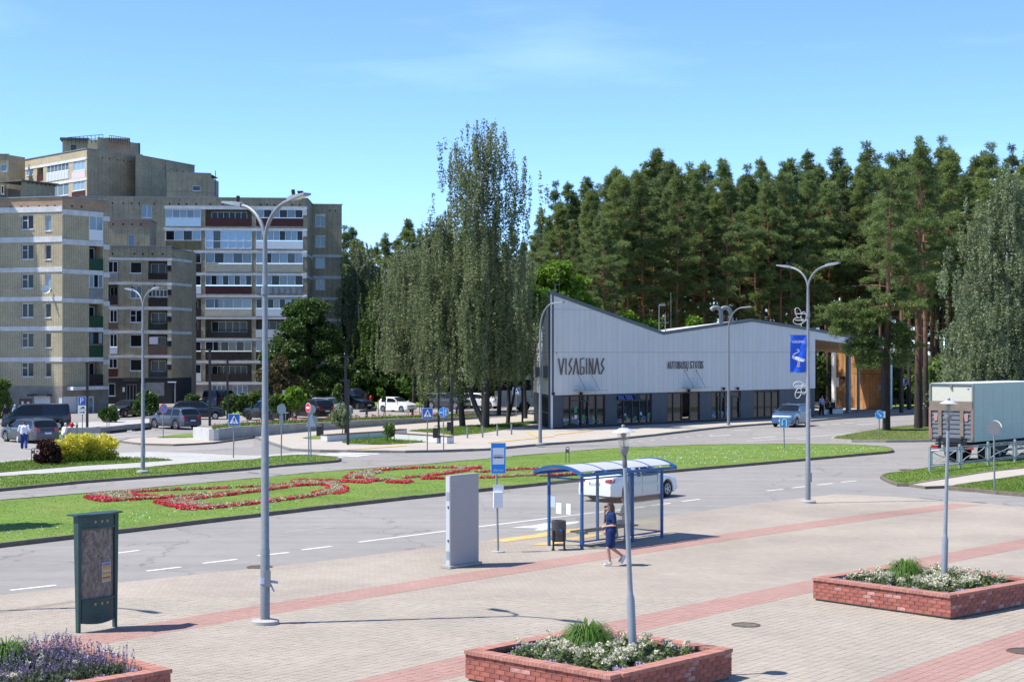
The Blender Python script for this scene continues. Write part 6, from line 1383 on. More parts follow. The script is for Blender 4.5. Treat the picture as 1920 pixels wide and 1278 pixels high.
for i, q in enumerate(qs):
    mb = MB(); w = .05 if i in (0, len(qs)-1) else .025; path = [fsx.P(q,zz(k/N)+.005,oo(k/N)) for k in range(N+1)]
    for p0, p1 in zip(path, path[1:]): mb.bar(p0, p1, w*1.6, .09 if w > .03 else .06)
    mb.build('roof_rib', SB, sb)
for o in (0, 1): mb = MB(); mb.bar(fsx.P(-.36,zz(o)-.02,oo(o)), fsx.P(LS+.36,zz(o)-.02,oo(o)), .08, .085); mb.build('gutter', SB, sb)
for q, o, w in ((-.012,-.42,.13),(-.012,-.78,.16),(-.012,-1.02,.14)):
    mb = MB(); z = 1.18 if o < -.9 else 1.0; mb.hexa([fsx.P(q-.008,z,o),fsx.P(q,z,o),fsx.P(q,z,o-w*1.3),fsx.P(q-.008,z,o-w*1.3),fsx.P(q-.008,z+.32,o),fsx.P(q,z+.32,o),fsx.P(q,z+.32,o-w*1.3),fsx.P(q-.008,z+.32,o-w*1.3)]); mb.build('notice_sheet', WHT if o > -.9 else mat('bluish_sheet',(.4,.47,.6),.5), sb)
sbench = thing('bench', 'grey plank bench inside the blue bus shelter', 'bench', fsx.P(1.55,0,-.45))
mb = MB(); fsx.box(mb, .32, 3.1, .43, .475, -.72, -.5); mb.build('seat_plank', mat('grey_bench_wood',(.17,.15,.145),.7,var=.2,vs=4), sbench); mb = MB(); fsx.box(mb, .32, 3.1, .43, .475, -.485, -.3); mb.build('seat_plank', MATS['grey_bench_wood'], sbench)
for q in (.62, 2.75): mb = MB(); fsx.box(mb, q-.05, q+.05, .012, .38, -.56, -.46); fsx.box(mb, q-.05, q+.05, .38, .428, -.7, -.32); mb.build('leg', galv, sbench)
# litter bin at the shelter
b = U(1047.5,1030,.012); bn = thing('litter_bin', 'dark metal litter bin on two legs at the shelter end', 'litter bin', b)
mb = MB(); mb.lathe([(0,.25),(.19,.25),(.215,.3),(.22,.85),(.2,.86),(.2,.8),(0,.78)], tuple(b), 18); mb.build('drum', mat('bin_grey',(.07,.07,.075),.5,.3,var=.25,vs=6), bn, smooth=40)
for s_ in (-1,1): mb = MB(); mb.tube([(b.x+s_*.16,b.y-.17,.6),(b.x+s_*.16,b.y-.17,.1),(b.x+s_*.17,b.y-.17,.012)], [.03,.03,.055], 8); mb.build('leg', black, bn)
mb = MB(); mb.bar((b.x-.16,b.y-.17,.18),(b.x+.16,b.y-.17,.18),.04); mb.build('crossbar', black, bn); mb = MB(); mb.hexa([(b.x+.02,b.y-.222,.6),(b.x+.11,b.y-.20,.56),(b.x+.11,b.y-.19,.56),(b.x+.02,b.y-.21,.6),(b.x+.02,b.y-.222,.66),(b.x+.05,b.y-.215,.64),(b.x+.05,b.y-.205,.64),(b.x+.02,b.y-.21,.66)]); mb.build('sticker', LBLUE, bn)
# manholes
def manhole(px, py, r, label, z, centre=None):
    b = U(px, py, z); t = thing('manhole_cover', label, 'manhole cover', b); mb = MB(); mb.lathe([(r*1.18,0),(r*1.18,.012),(r*.98,.014),(r*.98,0)], tuple(b), 22); mb.build('ring', mat('rusty_iron',(.13,.075,.055),.8,.3,var=.4,vs=14), t)
    mb = MB(); mb.lathe([(0,.008),(r*.96,.008)], tuple(b), 22); mb.build('lid', centre or mat('iron_lid',(.11,.085,.07),.7,.3,var=.4,vs=18), t); return t
manhole(1398.5,1171,.26,'round iron manhole cover with greenish centre between the planters',.030, mat('verdigris_lid',(.13,.12,.09),.8,.2,var=.5,vs=9)); manhole(1922,1220,.3,'rusty manhole cover cut by the right edge on the red band',.030)
manhole(487,1062.5,.3,'dark manhole at the road edge behind the nearest street lamp',.008); manhole(1701,880.5,.35,'dark drain cover in the road by the fence end',.008)
# ------------------------------------------------------------------ pedestrian railing
fp0, fp1 = U(1743,888.5), U(1903,870.5); fv = (fp1-fp0)/3; fence = thing('pedestrian_fence', 'grey steel pedestrian railing with crossed braces in front of the truck', 'railing', (fp0.x,fp0.y,0.12))
fm_ = mat('railing_grey', (.27,.31,.32), .5, .2, var=.12, vs=6); u = fv.normalized(); nn = Vector((u.y,-u.x,0))
for k in range(8):
    p = fp0+fv*k; mb = MB(); mb.box((p.x,p.y,.71),(.1,.1,1.2), math.atan2(u.y,u.x)); mb.build('post', fm_, fence)
    if k == 7: break
    a, b = p+u*.17, p+fv-u*.17
    def z3(q, z): return Vector((q.x,q.y,z))
    for z, n_ in ((1.18,'rail'),(1.08,'rail'),(.42,'rail'),(.34,'rail')): mb = MB(); mb.bar(z3(p+u*.05,z), z3(p+fv-u*.05,z), .035, .04); mb.build(n_, fm_, fence)
    for q in (a, b, a+u*.09, b-u*.09): mb = MB(); mb.bar(z3(q,.42), z3(q,1.08), .045, .03); mb.build('upright', fm_, fence)
    mb = MB(); mb.bar(z3(a.lerp(b,.5),.34), z3(a.lerp(b,.5),.42), .05); mb.bar(z3(a.lerp(b,.5),1.08), z3(a.lerp(b,.5),1.18), .05); mb.build('spacer', fm_, fence)
    for s_ in (0,1):
        pth = []
        for j in range(7): t_ = j/6; z = .44+.62*t_+.06*math.sin(PI*2*t_); q = a.lerp(b, t_ if s_ == 0 else 1-t_)+nn*(.02 if s_ else -.02); pth.append(z3(q+u*(.09*(1-2*t_) if s_ == 0 else -.09*(1-2*t_)),z))
        mb = MB(); mb.tube(pth, .02, 6); mb.build('brace', fm_ if s_ else mat('railing_light',(.4,.44,.45),.5,.2), fence)
# ------------------------------------------------------------------ walls, benches, bollards and small things by the station
def prism_px(name, top, z, m, parent, z0=0.0):
    mb = MB(); mb.prism([(p.x,p.y,z0) for p in top], (0,0,z-z0)); return mb.build(name, m, parent)
rw = thing('retaining_wall', 'long pale concrete retaining wall with planting behind it', 'retaining wall', U(401,829))
base = [(401,829,.85),(440,824,.85),(478,820,.82),(531,815.5,.78),(585,810.5,.72),(640,806.3,.66),(700,801.8,.62),(750,797.8,.56),(806,793.6,.47),(850,790.3,.38),(896,786.8,.28)]
for (x0,y0,h0),(x1,y1,h1) in zip(base, base[1:]):
    a, b = U(x0,y0), U(x1,y1); n_ = Vector((-(b-a).y,(b-a).x,0)).normalized()*.35; g = (b-a).normalized()*.01; mb = MB(); mb.hexa([a+g,b-g,b-g+n_,a+g+n_]+[Vector((p.x,p.y,h)) for p, h in ((a+g,h0),(b-g,h1),(b-g+n_,h1),(a+g+n_,h0))]); mb.build('wall_panel', concrete, rw)
a = U(401,829); c_ = U(362,824.5); n_ = (a-c_).normalized(); mb = MB(); q = Vector((-n_.y,n_.x,0))*.35; mb.hexa([c_,a-n_*.02,a-n_*.02+q,c_+q]+[Vector((p.x,p.y,.85)) for p in (c_,a-n_*.02,a-n_*.02+q,c_+q)]); mb.build('end_wall', mat('sunlit_concrete',(.45,.45,.44),.8,var=.12,vs=2), rw)  # end face paler than the panels, its sunlight painted into the concrete colour
soil_ring = [Vector((*(U(x,y).xy),h-.02)) for x, y, h in base]; back_ = [Vector((p.x+ -.7*0+(-.62), p.y+2.3, p.z)) for p in reversed(soil_ring)]
mb = MB()
for i in range(len(base)-1): a, b = soil_ring[i], soil_ring[i+1]; q = Vector((-.6,2.6,0)); mb.face([a+q*.12,b+q*.12,b+q,a+q])
tag(mb.build('planting_strip', grassm), kind='structure'); turf_strip = [tuple((p+Vector((-.07,.3,0))).xy) for p in soil_ring]+[tuple((p+Vector((-.6,2.5,0))).xy) for p in reversed(soil_ring)]
V = blades(scatter_in(turf_strip, 7000), 0.0, .08, .25, .02, .05, .8)
hts = np.interp(V[:,0,0], [p.x for p in soil_ring], [p.z for p in soil_ring]); V[:,:,2] += hts[:,None]; tag(link('grass', tris_mesh('grass', V, grassleaf)), kind='stuff')
lw2 = thing('low_wall', 'low concrete kerb wall by the red hydrant and parking bays', 'low wall', U(200,810)); q = [(125,812.6),(188,812),(240,806),(290,801.5)]
for (x0,y0),(x1,y1) in zip(q,q[1:]): a, b = U(x0,y0), U(x1,y1); n_ = Vector((-(b-a).y,(b-a).x,0)).normalized()*.3; mb = MB(); mb.hexa([a,b,b+n_,a+n_]+[Vector((p.x,p.y,.42)) for p in (a,b,b+n_,a+n_)]); mb.build('wall_panel', concrete, lw2)
wm = mat('white_precast', (.55,.55,.54), .7, var=.06); slatm = mat('bench_slats', (.13,.07,.045), .7, var=.3, vs=5)
def wallbench(pts, label, h=.44, z0=.14, dep=.55):
    t = thing('wall_bench', label, 'bench', U(*pts[0], z0), 'long white benches with timber tops')
    for (x0,y0),(x1,y1) in zip(pts, pts[1:]):
        a, b = U(x0,y0,z0), U(x1,y1,z0); L_ = (b-a).length; n_ = Vector((-(b-a).y,(b-a).x,0)).normalized()*dep; k = max(1, round(L_/2.2))
        for i in range(k):
            p, q = a.lerp(b,i/k+.004), a.lerp(b,(i+1)/k-.004); mb = MB(); mb.hexa([p,q,q+n_,p+n_]+[v+Vector((0,0,h-.06)) for v in (p,q,q+n_,p+n_)]); mb.build('block', wm, t)
        for j in range(5):
            o0, o1 = n_*(j/5+.02), n_*((j+1)/5-.02); mb = MB(); mb.hexa([v+Vector((0,0,h-.055)) for v in (a+o0,b+o0,b+o1,a+o1)]+[v+Vector((0,0,h)) for v in (a+o0,b+o0,b+o1,a+o1)]); mb.build('slat', slatm, t)
wallbench([(613,827.5),(728.5,819.8),(763.5,815.5)], 'long white bench with timber top running behind the young tree, left one')
wallbench([(734,824),(800,828.3),(838,831)], 'white bench with timber top angled towards the bike sign, right one')
wallbench([(1545,776.5),(1581,774.5)], 'short white bench under the timber porch', .5)
def bollard(px, y0, y1, label, m, r=.06, name='bollard', group=None, z0=.14, capm=None):
    b = U(px, y1, z0); h = zat(y0, b.y)-z0; t = thing(name, label, 'bollard', b, group); mb = MB(); mb.lathe([(0,0),(r,0),(r,h-.05),(r*.8,h),(0,h)], tuple(b), 10); mb.build('post', m, t, smooth=40)
    if capm: mb = MB(); mb.lathe([(r*1.05,0),(r*1.05,.22)], tuple(b), 10); mb.build('red_band', capm, t)
    return t
for px, y0, y1, w in ((876.4,800,820.5,'first from the benches'),(904.8,798,819.7,'second from the benches'),(932.4,796,816.5,'third from the benches'),(959,794,814.5,'nearest the station corner')): bollard(px, y0, y1, 'slim steel bollard on the pavement edge by the birches, '+w, galv, .055, group='steel bollards by the birches')
bollard(687.4,770,784.5,'short black bollard left of the white hatchback', black, .1, z0=.3, group='black bollards in the parking strip'); bollard(773.2,766,781.5,'black bollard with red foot below the white hatchback', black, .1, z0=.3, group='black bollards in the parking strip', capm=RED); bollard(856.2,762,776.5,'black bollard between the birch trunks and the dark hatchback', black, .1, z0=.3, group='black bollards in the parking strip')
def loop(px, y0, y1, w, label, z0=.13):
    b = U(px, y1, z0); h = zat(y0, b.y)-z0; w = pxm(b, w)/2; t = thing('hoop_stand', label, 'hoop stand', b, 'wire hoops standing at kerbs'); mb = MB(); q = [(b.x-w,b.y,z0),(b.x-w,b.y,z0+h-w)]+[(b.x-w*math.cos(a),b.y,z0+h-w+w*math.sin(a)) for a in np.linspace(.3,PI-.3,6)]+[(b.x+w,b.y,z0+h-w),(b.x+w,b.y,z0)]
    mb.tube(q, .022, 6); mb.build('hoop', mat('dark_steel',(.1,.1,.1),.5,.4), t); mb = MB(); mb.box((b.x,b.y,z0+h*.74),(w*1.7,.02,h*.22)); mb.build('plate', mat('dark_steel2',(.13,.13,.13),.6), t); return t
loop(1064,837.5,867,6,'slim dark wire hoop standing in the median grass'); loop(62,840,867,6,'slim wire hoop beside the dark red barberry bush'); loop(144.3,792,816,3,'pale hoop next to the parking sign'); loop(202.5,786,801,4,'pale hoop on the far kerb of the left car park')
def bin2(px, y0, y1, label, z0=.14):
    b = U(px, y1, z0); t = thing('litter_bin', label, 'litter bin', b, 'black post-mounted litter bins'); mb = MB(); mb.box((b.x+.18,b.y,z0+.55),(.06,.06,1.1)); mb.build('post', black, t); mb = MB(); mb.box((b.x-.05,b.y,z0+.62),(.36,.34,.6)); mb.build('box', black, t); mb = MB(); mb.tube([(b.x-.15,b.y,z0+1.02),(b.x-.02,b.y,z0+1.08),(b.x+.15,b.y,z0+1.02)],.03,6); mb.build('hood', black, t)
bin2(600.5,800,826,'black litter bin at the left end of the white bench'); bin2(818.7,805,830,'black litter bin in the grass before the right white bench'); bin2(844.5,792,816,'black litter bin at the foot of the dark angled lamp post')
bin2(1676,752,765,'black litter bin behind the porch columns'); bin2(1562,747,772,'black litter bin beside the white porch column')
def hydrant(px, y0, y1, label):
    b = U(px, y1, .14); h = zat(y0,b.y)-.14; t = thing('fire_hydrant', label, 'hydrant', b); mb = MB(); mb.lathe([(0,0),(.17,0),(.17,.08),(.11,.1),(.11,h*.7),(.15,h*.72),(.15,h*.8),(.08,h*.95),(0,h)], tuple(b), 12); mb.build('body', RED, t, smooth=40); mb = MB()
    for s_ in (-1,1): mb.tube([(b.x+s_*.1,b.y,.14+h*.6),(b.x+s_*.22,b.y,.14+h*.6)], .06, 8)
    mb.build('outlet', RED, t)
hydrant(134.6,791,806,'red fire hydrant beside the parking sign on the left'); hydrant(695.4,741,754,'small red hydrant on the far lawn behind the white hatchback')
def darkpost(px, y1, ytop, armx0, armx1, label, z0=.14, w=.16):
    b = U(px, y1, z0); zt = zat(ytop,b.y); t = thing('park_lamp', label, 'lamp post', b, 'dark square park lamp posts'); mb = MB(); mb.box((b.x,b.y,(z0+zt)/2),(w,w,zt-z0)); mb.build('post', black, t); mb = MB(); x0, x1 = b.x+pxm(b,armx0-px), b.x+pxm(b,armx1-px); mb.box(((x0+x1)/2,b.y,zt+.04),(x1-x0,w*1.3,.08)); mb.build('lamp_head', black, t); return t
darkpost(648,811.5,669.5,633,661,'taller black lamp post with T head by the left white bench'); darkpost(652.5,833,714,636.5,656,'shorter black lamp post at the tip of the small lawn'); darkpost(822.5,805,707,808,826,'black lamp post behind the bike sign'); darkpost(847.7,814.5,702.5,832,851,'black lamp post with arm pointing left before the birch trunks')
darkpost(163.5,803,681,160,167,'plain black post standing by the parking sign'); darkpost(393.4,798,656,376,395,'black lamp post with arm to the left in front of the loggia block', .6); darkpost(426.6,786,676,425,440,'black lamp post by the bushes under the loggia block'); darkpost(979.6,793,690,978,981,'black post near the coach beside the station flank')
def slimlamp(px, y1, y0, label, side=1):
    b = U(px,y1,.14); zt = zat(y0,b.y); t = thing('path_lamp', label, 'lamp post', b, 'slim grey path lamps'); mb = MB(); mb.tube([(b.x,b.y,.14),(b.x,b.y,zt)],.06,8); mb.build('post', galv, t); mb = MB(); mb.box((b.x-side*.3,b.y,zt),(.8,.2,.09)); mb.build('lamp_head', offwhite, t)
slimlamp(328.6,772,716,'slim pale path lamp before the charcoal base of the middle block'); slimlamp(743.5,747,706,'slim grey path lamp on the lawn behind the white hatchback')
for (x0,y0,x1,y1,lb) in ((203,812.5,235,809,'dark rubber wheel stop nearer the low wall'),(250,808,281,804.5,'dark rubber wheel stop next to the street lamp'),(676,772.5,704,770.5,'dark wheel stop left of the white hatchback')):
    a, b = U(x0,y0), U(x1,y1); t = thing('wheel_stop', lb, 'wheel stop', a); mb = MB(); mb.bar((a.x,a.y,.1),(b.x,b.y,.1),.25,.2); mb.build('bar', rubber, t)
rk = thing('cycle_rack', 'row of thin steel cycle hoops behind the right porch column', 'cycle rack', U(1690,765,.14))
for k in range(6): b = U(1680+7*k, 766-.3*k, .14); mb = MB(); mb.tube([(b.x,b.y,.14),(b.x,b.y,1.0),(b.x+.5,b.y+.4,1.0),(b.x+.5,b.y+.4,.14)], .025, 5); mb.build('hoop', galv, rk)
# ------------------------------------------------------------------ vehicles
PROF = {   # (x fraction from the tail, z fraction of height); cabin: rear glass base/top, windscreen top/base; belt
 'coupe': ([(0,.46),(.012,.60),(.03,.70),(.15,.745),(.20,.77),(.335,.965),(.42,1.0),(.50,.99),(.60,.93),(.715,.70),(.80,.665),(.93,.58),(.985,.48),(1,.36)], (.185,.35,.53,.71), .66),
 'sedan': ([(0,.48),(.012,.62),(.03,.70),(.16,.735),(.19,.75),(.31,.96),(.40,1.0),(.55,.985),(.60,.95),(.725,.69),(.80,.66),(.94,.58),(.985,.48),(1,.36)], (.175,.32,.56,.72), .66),
 'suv':   ([(0,.44),(.01,.55),(.025,.64),(.05,.74),(.11,.95),(.18,1.0),(.45,1.0),(.58,.97),(.73,.685),(.80,.66),(.94,.60),(.985,.50),(1,.36)], (.035,.105,.575,.725), .645),
 'estate':([(0,.42),(.01,.54),(.022,.62),(.045,.72),(.10,.93),(.17,.99),(.42,1.0),(.57,.955),(.715,.665),(.80,.635),(.94,.57),(.985,.46),(1,.34)], (.03,.095,.56,.71), .62),
 'hatch': ([(0,.44),(.012,.56),(.03,.65),(.05,.72),(.115,.95),(.2,1.0),(.42,1.0),(.53,.965),(.71,.68),(.78,.65),(.93,.58),(.985,.47),(1,.35)], (.045,.11,.52,.705), .635),
 'mpv':   ([(0,.42),(.01,.55),(.02,.66),(.03,.74),(.08,.95),(.15,1.0),(.45,1.0),(.60,.95),(.80,.66),(.86,.62),(.96,.54),(.99,.44),(1,.34)], (.02,.075,.58,.79), .60),
 'van':   ([(0,.30),(.006,.45),(.012,.60),(.03,.96),(.06,1.0),(.60,1.0),(.72,.975),(.76,.93),(.88,.60),(.92,.565),(.985,.48),(.995,.38),(1,.28)], (.014,.027,.745,.87), .56)}
TYRE = mat('tyre', (.018,.018,.018), .8); RIM = mat('alloy_rim', (.42,.43,.45), .35, .8); RIMD = mat('dark_rim', (.04,.04,.045), .4, .6)
CARGL = mat('car_glass', (.010,.013,.015), .03, spec=.4); HEADL = mat('headlamp', (.5,.53,.56), .08, spec=.9); TAILL = mat('tail_lamp', (.32,.01,.012), .15, spec=.7); PLATE = mat('number_plate', (.62,.63,.64), .5); TRIM = mat('black_trim', (.018,.018,.02), .6)
def paintm(name, c, metal=.35, rough=.28): return mat('paint_'+name, c, rough, metal, .5, coat=.6)
PAINT = dict(white=paintm('white',(.72,.73,.74),0,.3), graphite=paintm('graphite',(.062,.066,.074)), blue=paintm('steel_blue',(.055,.105,.19)), black=paintm('black',(.008,.008,.010),.2), navy=paintm('navy',(.012,.016,.028)), grey=paintm('blue_grey',(.075,.085,.115)), silver=paintm('silver',(.36,.39,.44)), brown=paintm('brown_black',(.018,.014,.013)))
def car(name, label, cat, col, typ, L, Wd, Hh, loc, h, wb=None, wr=.33, group=None, rimm=None, sideglass=CARGL, rails=False, plate=True, closed=False):
    prof, (g0,g1,g2,g3), belt = PROF[typ]; t = thing(name, label, cat, (loc[0],loc[1],loc[2] if len(loc) > 2 else .004), group, rotz(h))
    wb = wb or L*.595; fx = L*.5-L*.185; wx = (fx-wb, fx); paint = PAINT[col]
    tops = lambda x: float(np.interp((x+L/2)/L, [p[0] for p in prof], [p[1] for p in prof]))*Hh
    xs = set(np.linspace(-L/2, L/2, 45)); xs |= {-L/2+p[0]*L for p in prof}; R_ = wr+.045
    for c in wx: xs |= {c+R_*math.cos(a) for a in np.linspace(0,PI,13)} | {c-R_-.002, c+R_+.002}
    gx = [-L/2+g*L for g in (g0,g1,g2,g3)]; xs |= set(gx)
    bp = (gx[1]*.45+gx[2]*.55-.1); 
    pill = [bp-.045, bp+.045] if not closed else []; xs |= set(pill); 
    xs = sorted(xs); xs = [x for i, x in enumerate(xs) if i == 0 or x-xs[i-1] > 1e-4]
    sill = .19 if typ not in ('suv','van') else .24
    def zbot(x):
        z = sill+ (.06*max(0,(abs(x)-L*.42)/(L*.08)) if abs(x) > L*.42 else 0)
        for c in wx:
            if abs(x-c) < R_: z = max(z, wr+math.sqrt(max(R_*R_-(x-c)**2,0)))
        return z
    def half(x):
        u = abs(x)/(L/2); k = 1-.13*max(0,(u-.70)/.30)**2.2; 
        return Wd/2*k
    rings = []
    for x in xs:
        zt, zb_, w = tops(x), zbot(x), half(x); zbelt = min(belt*Hh, zt-.03) ; cab = zt > belt*Hh+.12
        zt = max(zt, zb_+.1); zbelt = max(min(zbelt, zt-.03), zb_+.04); zm = zb_+(zbelt-zb_)*.55
        if cab:
            k = min(1,(zt-belt*Hh)/(Hh*(1-belt))); wt = w*(1-.20*k)
            r = [(0,zb_+.02),(w*.90,zb_),(w*.985,zb_+.03),(w,zm),(w*.975,zbelt),(w*.95,zbelt+.015),(wt*1.01,zt-.075*k-.01),(wt*.93,zt-.02),(wt*.55,zt+.012),(0,zt+.025)]
        else: r = [(0,zb_+.02),(w*.90,zb_),(w*.985,zb_+.03),(w,zm),(w*.97,zbelt-.01),(w*.93,zt-.012),(w*.88,zt-.004),(w*.72,zt+.008),(w*.45,zt+.018),(0,zt+.022)]
        rings.append(r)
    parts = {k: MB() for k in ('body','side_window','side_window2','windscreen','rear_window')}; n = 10
    for i in range(len(xs)-1):
        xa, xb = xs[i], xs[i+1]; xm = (xa+xb)/2; A, B = rings[i], rings[i+1]
        for s_ in (1,-1):
            for j in range(n-1):
                q = [(xa,s_*A[j][0],A[j][1]),(xb,s_*B[j][0],B[j][1]),(xb,s_*B[j+1][0],B[j+1][1]),(xa,s_*A[j+1][0],A[j+1][1])]
                k = 'body'
                if j == 5 and max(gx[0]+.10, gx[1]+.08) < xm < gx[3]-.10 and tops(xm) > belt*Hh+.16 and not (pill and pill[0] < xm < pill[1]) and not (closed and xm < bp): k = 'side_window' if s_ > 0 else 'side_window2'
                if j >= 7 and gx[2] < xm < gx[3]: k = 'windscreen'
                if j >= 7 and gx[0] < xm < gx[1]: k = 'rear_window'
                parts[k].face(q)
    for i, sgn in ((0,1),(-1,-1)):   # close tail and nose
        r = rings[i]; x = xs[i]; ring = [(x,p[0],p[1]) for p in r]+[(x,-p[0],p[1]) for p in reversed(r[1:-1])]; parts['body'].face(ring)
    o = part(parts['body'], 'body', paint, t, 35, True)
    for k in ('side_window','side_window2','windscreen','rear_window'):
        if parts[k].v: part(parts[k], k.rstrip('2'), sideglass if 'side' in k else CARGL, t, 40, True)
    um = MB(); um.box((0,0,sill+.05),(L*.9,Wd*.86,.12)); um.box(((wx[0]+wx[1])/2,0,sill+.2),(L*.82,Wd*.7,.3)); part(um, 'underbody', TRIM, t)
    def wheel():
        m_ = MB(); wdt = .2; prof_ = [(wr*.62,-wdt/2),(wr*.95,-wdt/2),(wr,-wdt*.32),(wr,wdt*.32),(wr*.95,wdt/2),(wr*.62,wdt/2)]
        m_.lathe(prof_, (0,0,0), 24); return m_
    key = ('wheel', round(wr,2), id(rimm))
    if key not in CARMESH:
        m_ = wheel(); m_.v = [(x,z,y) for x,y,z in m_.v]; o_ = m_.build('wheel', TYRE, smooth=40); CARMESH[key] = o_.data; D.objects.remove(o_)
        m_ = MB(); m_.disc((0,.06,0),(0,1,0),wr*.64,20)
        for k in range(5):
            a = 2*PI*k/5; c_, s2 = math.cos(a), math.sin(a); m_.bar((c_*wr*.08,.088,s2*wr*.08),(c_*wr*.62,.095,s2*wr*.62), .05, .03, up=(0,1,0))
        m_.lathe([(wr*.55,0),(wr*.66,0),(wr*.66,.02),(wr*.55,.02)], n=20); b0 = len(m_.v)-80; m_.v = m_.v[:b0]+[(x,z+.08,y) for x,y,z in m_.v[b0:]]
        m_.disc((0,.098,0),(0,1,0),wr*.14,10); o_ = m_.build('rim', [rimm or RIM]); CARMESH[key+('r',)] = o_.data; D.objects.remove(o_)
        dk = MB(); dk.disc((0,.055,0),(0,1,0),wr*.64,20); 
    for c in wx:
        for s_ in (1,-1):
            w_ = link('wheel', CARMESH[key], t, (c, s_*(Wd/2-.115), wr)); 
            if s_ < 0: w_.rotation_euler = (0,0,PI)
            link('rim', CARMESH[key+('r',)], w_)
    hf = half(L*.46); zf = tops(L*.465)
    for s_ in (1,-1):
        y0 = s_*hf*.72; q = MB(); zt = tops(L*.455)-.035
        q.hexa([(L*.40,s_*hf*1.005,zt-.13),(L*.485,s_*hf*.80,zt-.16),(L*.492,s_*hf*.48,zt-.15),(L*.40,s_*hf*.48,zt-.13),(L*.40,s_*hf*1.0,zt-.0),(L*.475,s_*hf*.80,zt-.03),(L*.482,s_*hf*.48,zt-.03),(L*.40,s_*hf*.48,zt)]); part(q, 'headlight', HEADL, t, fix=True)
        hb = half(-L*.47); zt2 = .64*Hh if typ in ('suv','estate','hatch','mpv','van') else .66*Hh; zl = zt2-(.16 if typ in ('coupe','sedan') else .36); q = MB(); xe = -L*.497
        q.hexa([(xe-.004,s_*hb*.60,zl+.05),(xe-.004,s_*hb*.93,zl),(-L*.455,s_*hb*1.02,zl+.02),(-L*.455,s_*hb*.5,zl+.02),(xe+.02,s_*hb*.62,zt2-.03),(xe+.02,s_*hb*.90,zt2),(-L*.45,s_*hb*1.01,zt2),(-L*.45,s_*hb*.5,zt2)]); part(q, 'taillight', TAILL, t, fix=True)
        if typ in ('suv','estate','mpv') and rails is not None: q = MB(); q.bar((-L*.36,s_*Wd*.36,Hh+.035),(L*.06,s_*Wd*.37,Hh+.03),.04); part(q, 'roof_rail', TRIM if not rails else galv, t)
        q = MB(); q.hexa([(gx[3]-.14,s_*Wd*.46,belt*Hh+.02),(gx[3]-.04,s_*Wd*.46,belt*Hh+.02),(gx[3]-.05,s_*(Wd*.5+.13),belt*Hh+.05),(gx[3]-.16,s_*(Wd*.5+.14),belt*Hh+.05),(gx[3]-.15,s_*Wd*.47,belt*Hh+.12),(gx[3]-.06,s_*Wd*.47,belt*Hh+.12),(gx[3]-.07,s_*(Wd*.5+.12),belt*Hh+.18),(gx[3]-.16,s_*(Wd*.5+.13),belt*Hh+.18)]); part(q, 'mirror', paint, t, fix=True)
        for xd in (bp-.28, bp+.42 if typ not in ('coupe',) else bp+.3): q = MB(); q.bar((xd-.09,s_*(half(xd)*.985+.012),belt*Hh-.1),(xd+.09,s_*(half(xd)*.985+.012),belt*Hh-.1),.02,.025); part(q, 'door_handle', paint, t)
        q = MB()   # door shut lines
        for xd in (bp, gx[3]-.25, max(gx[0]+.35, wx[0]+R_+.02) if typ not in ('coupe','van') else gx[3]-.26):
            q.bar((xd,s_*(half(xd)*.99+.004),sill+.12),(xd,s_*(half(xd)*.975+.008),belt*Hh),.012,.012)
        part(q, 'door_gap', TRIM, t)
        q = MB(); q.bar((wx[0]+R_,s_*(half(0)*.975+.004),sill+.03),(wx[1]-R_,s_*(half(0)*.975+.004),sill+.03),.05,.09); part(q, 'sill_trim', TRIM if typ in ('suv','estate') else paint, t)
    q = MB(); q.box((L*.487,0,Hh*.40),(.05,Wd*.40,.15)); q.box((L*.482,0,Hh*.22),(.06,Wd*.62,.12)); part(q, 'grille', TRIM, t)
    q = MB(); q.box((-L*.488,0,sill+.13),(.06,Wd*.72,.16)); part(q, 'lower_bumper', TRIM, t)
    if plate:
        q = MB(); q.box((L*.502,0,Hh*.30),(.02,.5,.11)); part(q, 'number_plate', PLATE, t); q = MB(); q.box((-L*.5-.004,0,Hh*(.52 if typ in ('coupe','sedan') else .42)),(.02,.5,.11)); o = part(q, 'number_plate', PLATE, t)
        z_ = Hh*(.52 if typ in ('coupe','sedan') else .42); q = MB(); q.box((-L*.5-.013,.22,z_),(.006,.05,.10)); p_ = part(q, 'plate_band', BLUE, t); p_.parent = o
    return t
CARMESH = {}
def wpt(px, py, z=0): return U(px, py, z)
hv = lambda x, y: Vector((x, y)).normalized()
c1 = (U(1110,937)+U(1247,930))/2; h = hv(.64,.77); car('parked_car', 'white coupe with red tail lamps parked at the kerb behind the bus shelter', 'car', 'white', 'coupe', 4.58, 1.78, 1.38, (c1.x,c1.y), h, 2.76, .33, rimm=RIM)
c2 = U(1473,799.5); h = hv(-.48,-.88); car('parked_car', 'steel blue four-wheel-drive with roof rails standing before the station doors', 'car', 'blue', 'suv', 4.65, 1.89, 1.72, (c2.x+.6,c2.y+.7), h, 2.70, .36, rails=True)
h = hv(-.70,.71); car('parked_car', 'graphite estate car with tall red tail lamps behind the walking woman in white', 'car', 'graphite', 'estate', 4.75, 1.86, 1.56, (-31.2,105.2), h, 2.76, .34)
b = U(109,806); h = hv(-.90,-.28); l = Vector((-h.y,h.x)); c_ = b.xy+h*1.55-l*.85; car('delivery_van', 'black minibus van parked behind the graphite estate', 'van', 'navy', 'van', 5.0, 1.95, 1.95, (c_.x,c_.y), h, 3.1, .34, closed=True)
h = hv(-.74,.67); car('parked_car', 'blue grey crossover with bright alloy wheels parked by the round no-parking sign', 'car', 'grey', 'suv', 4.42, 1.84, 1.62, (-25.6,123.6), h, 2.66, .36)
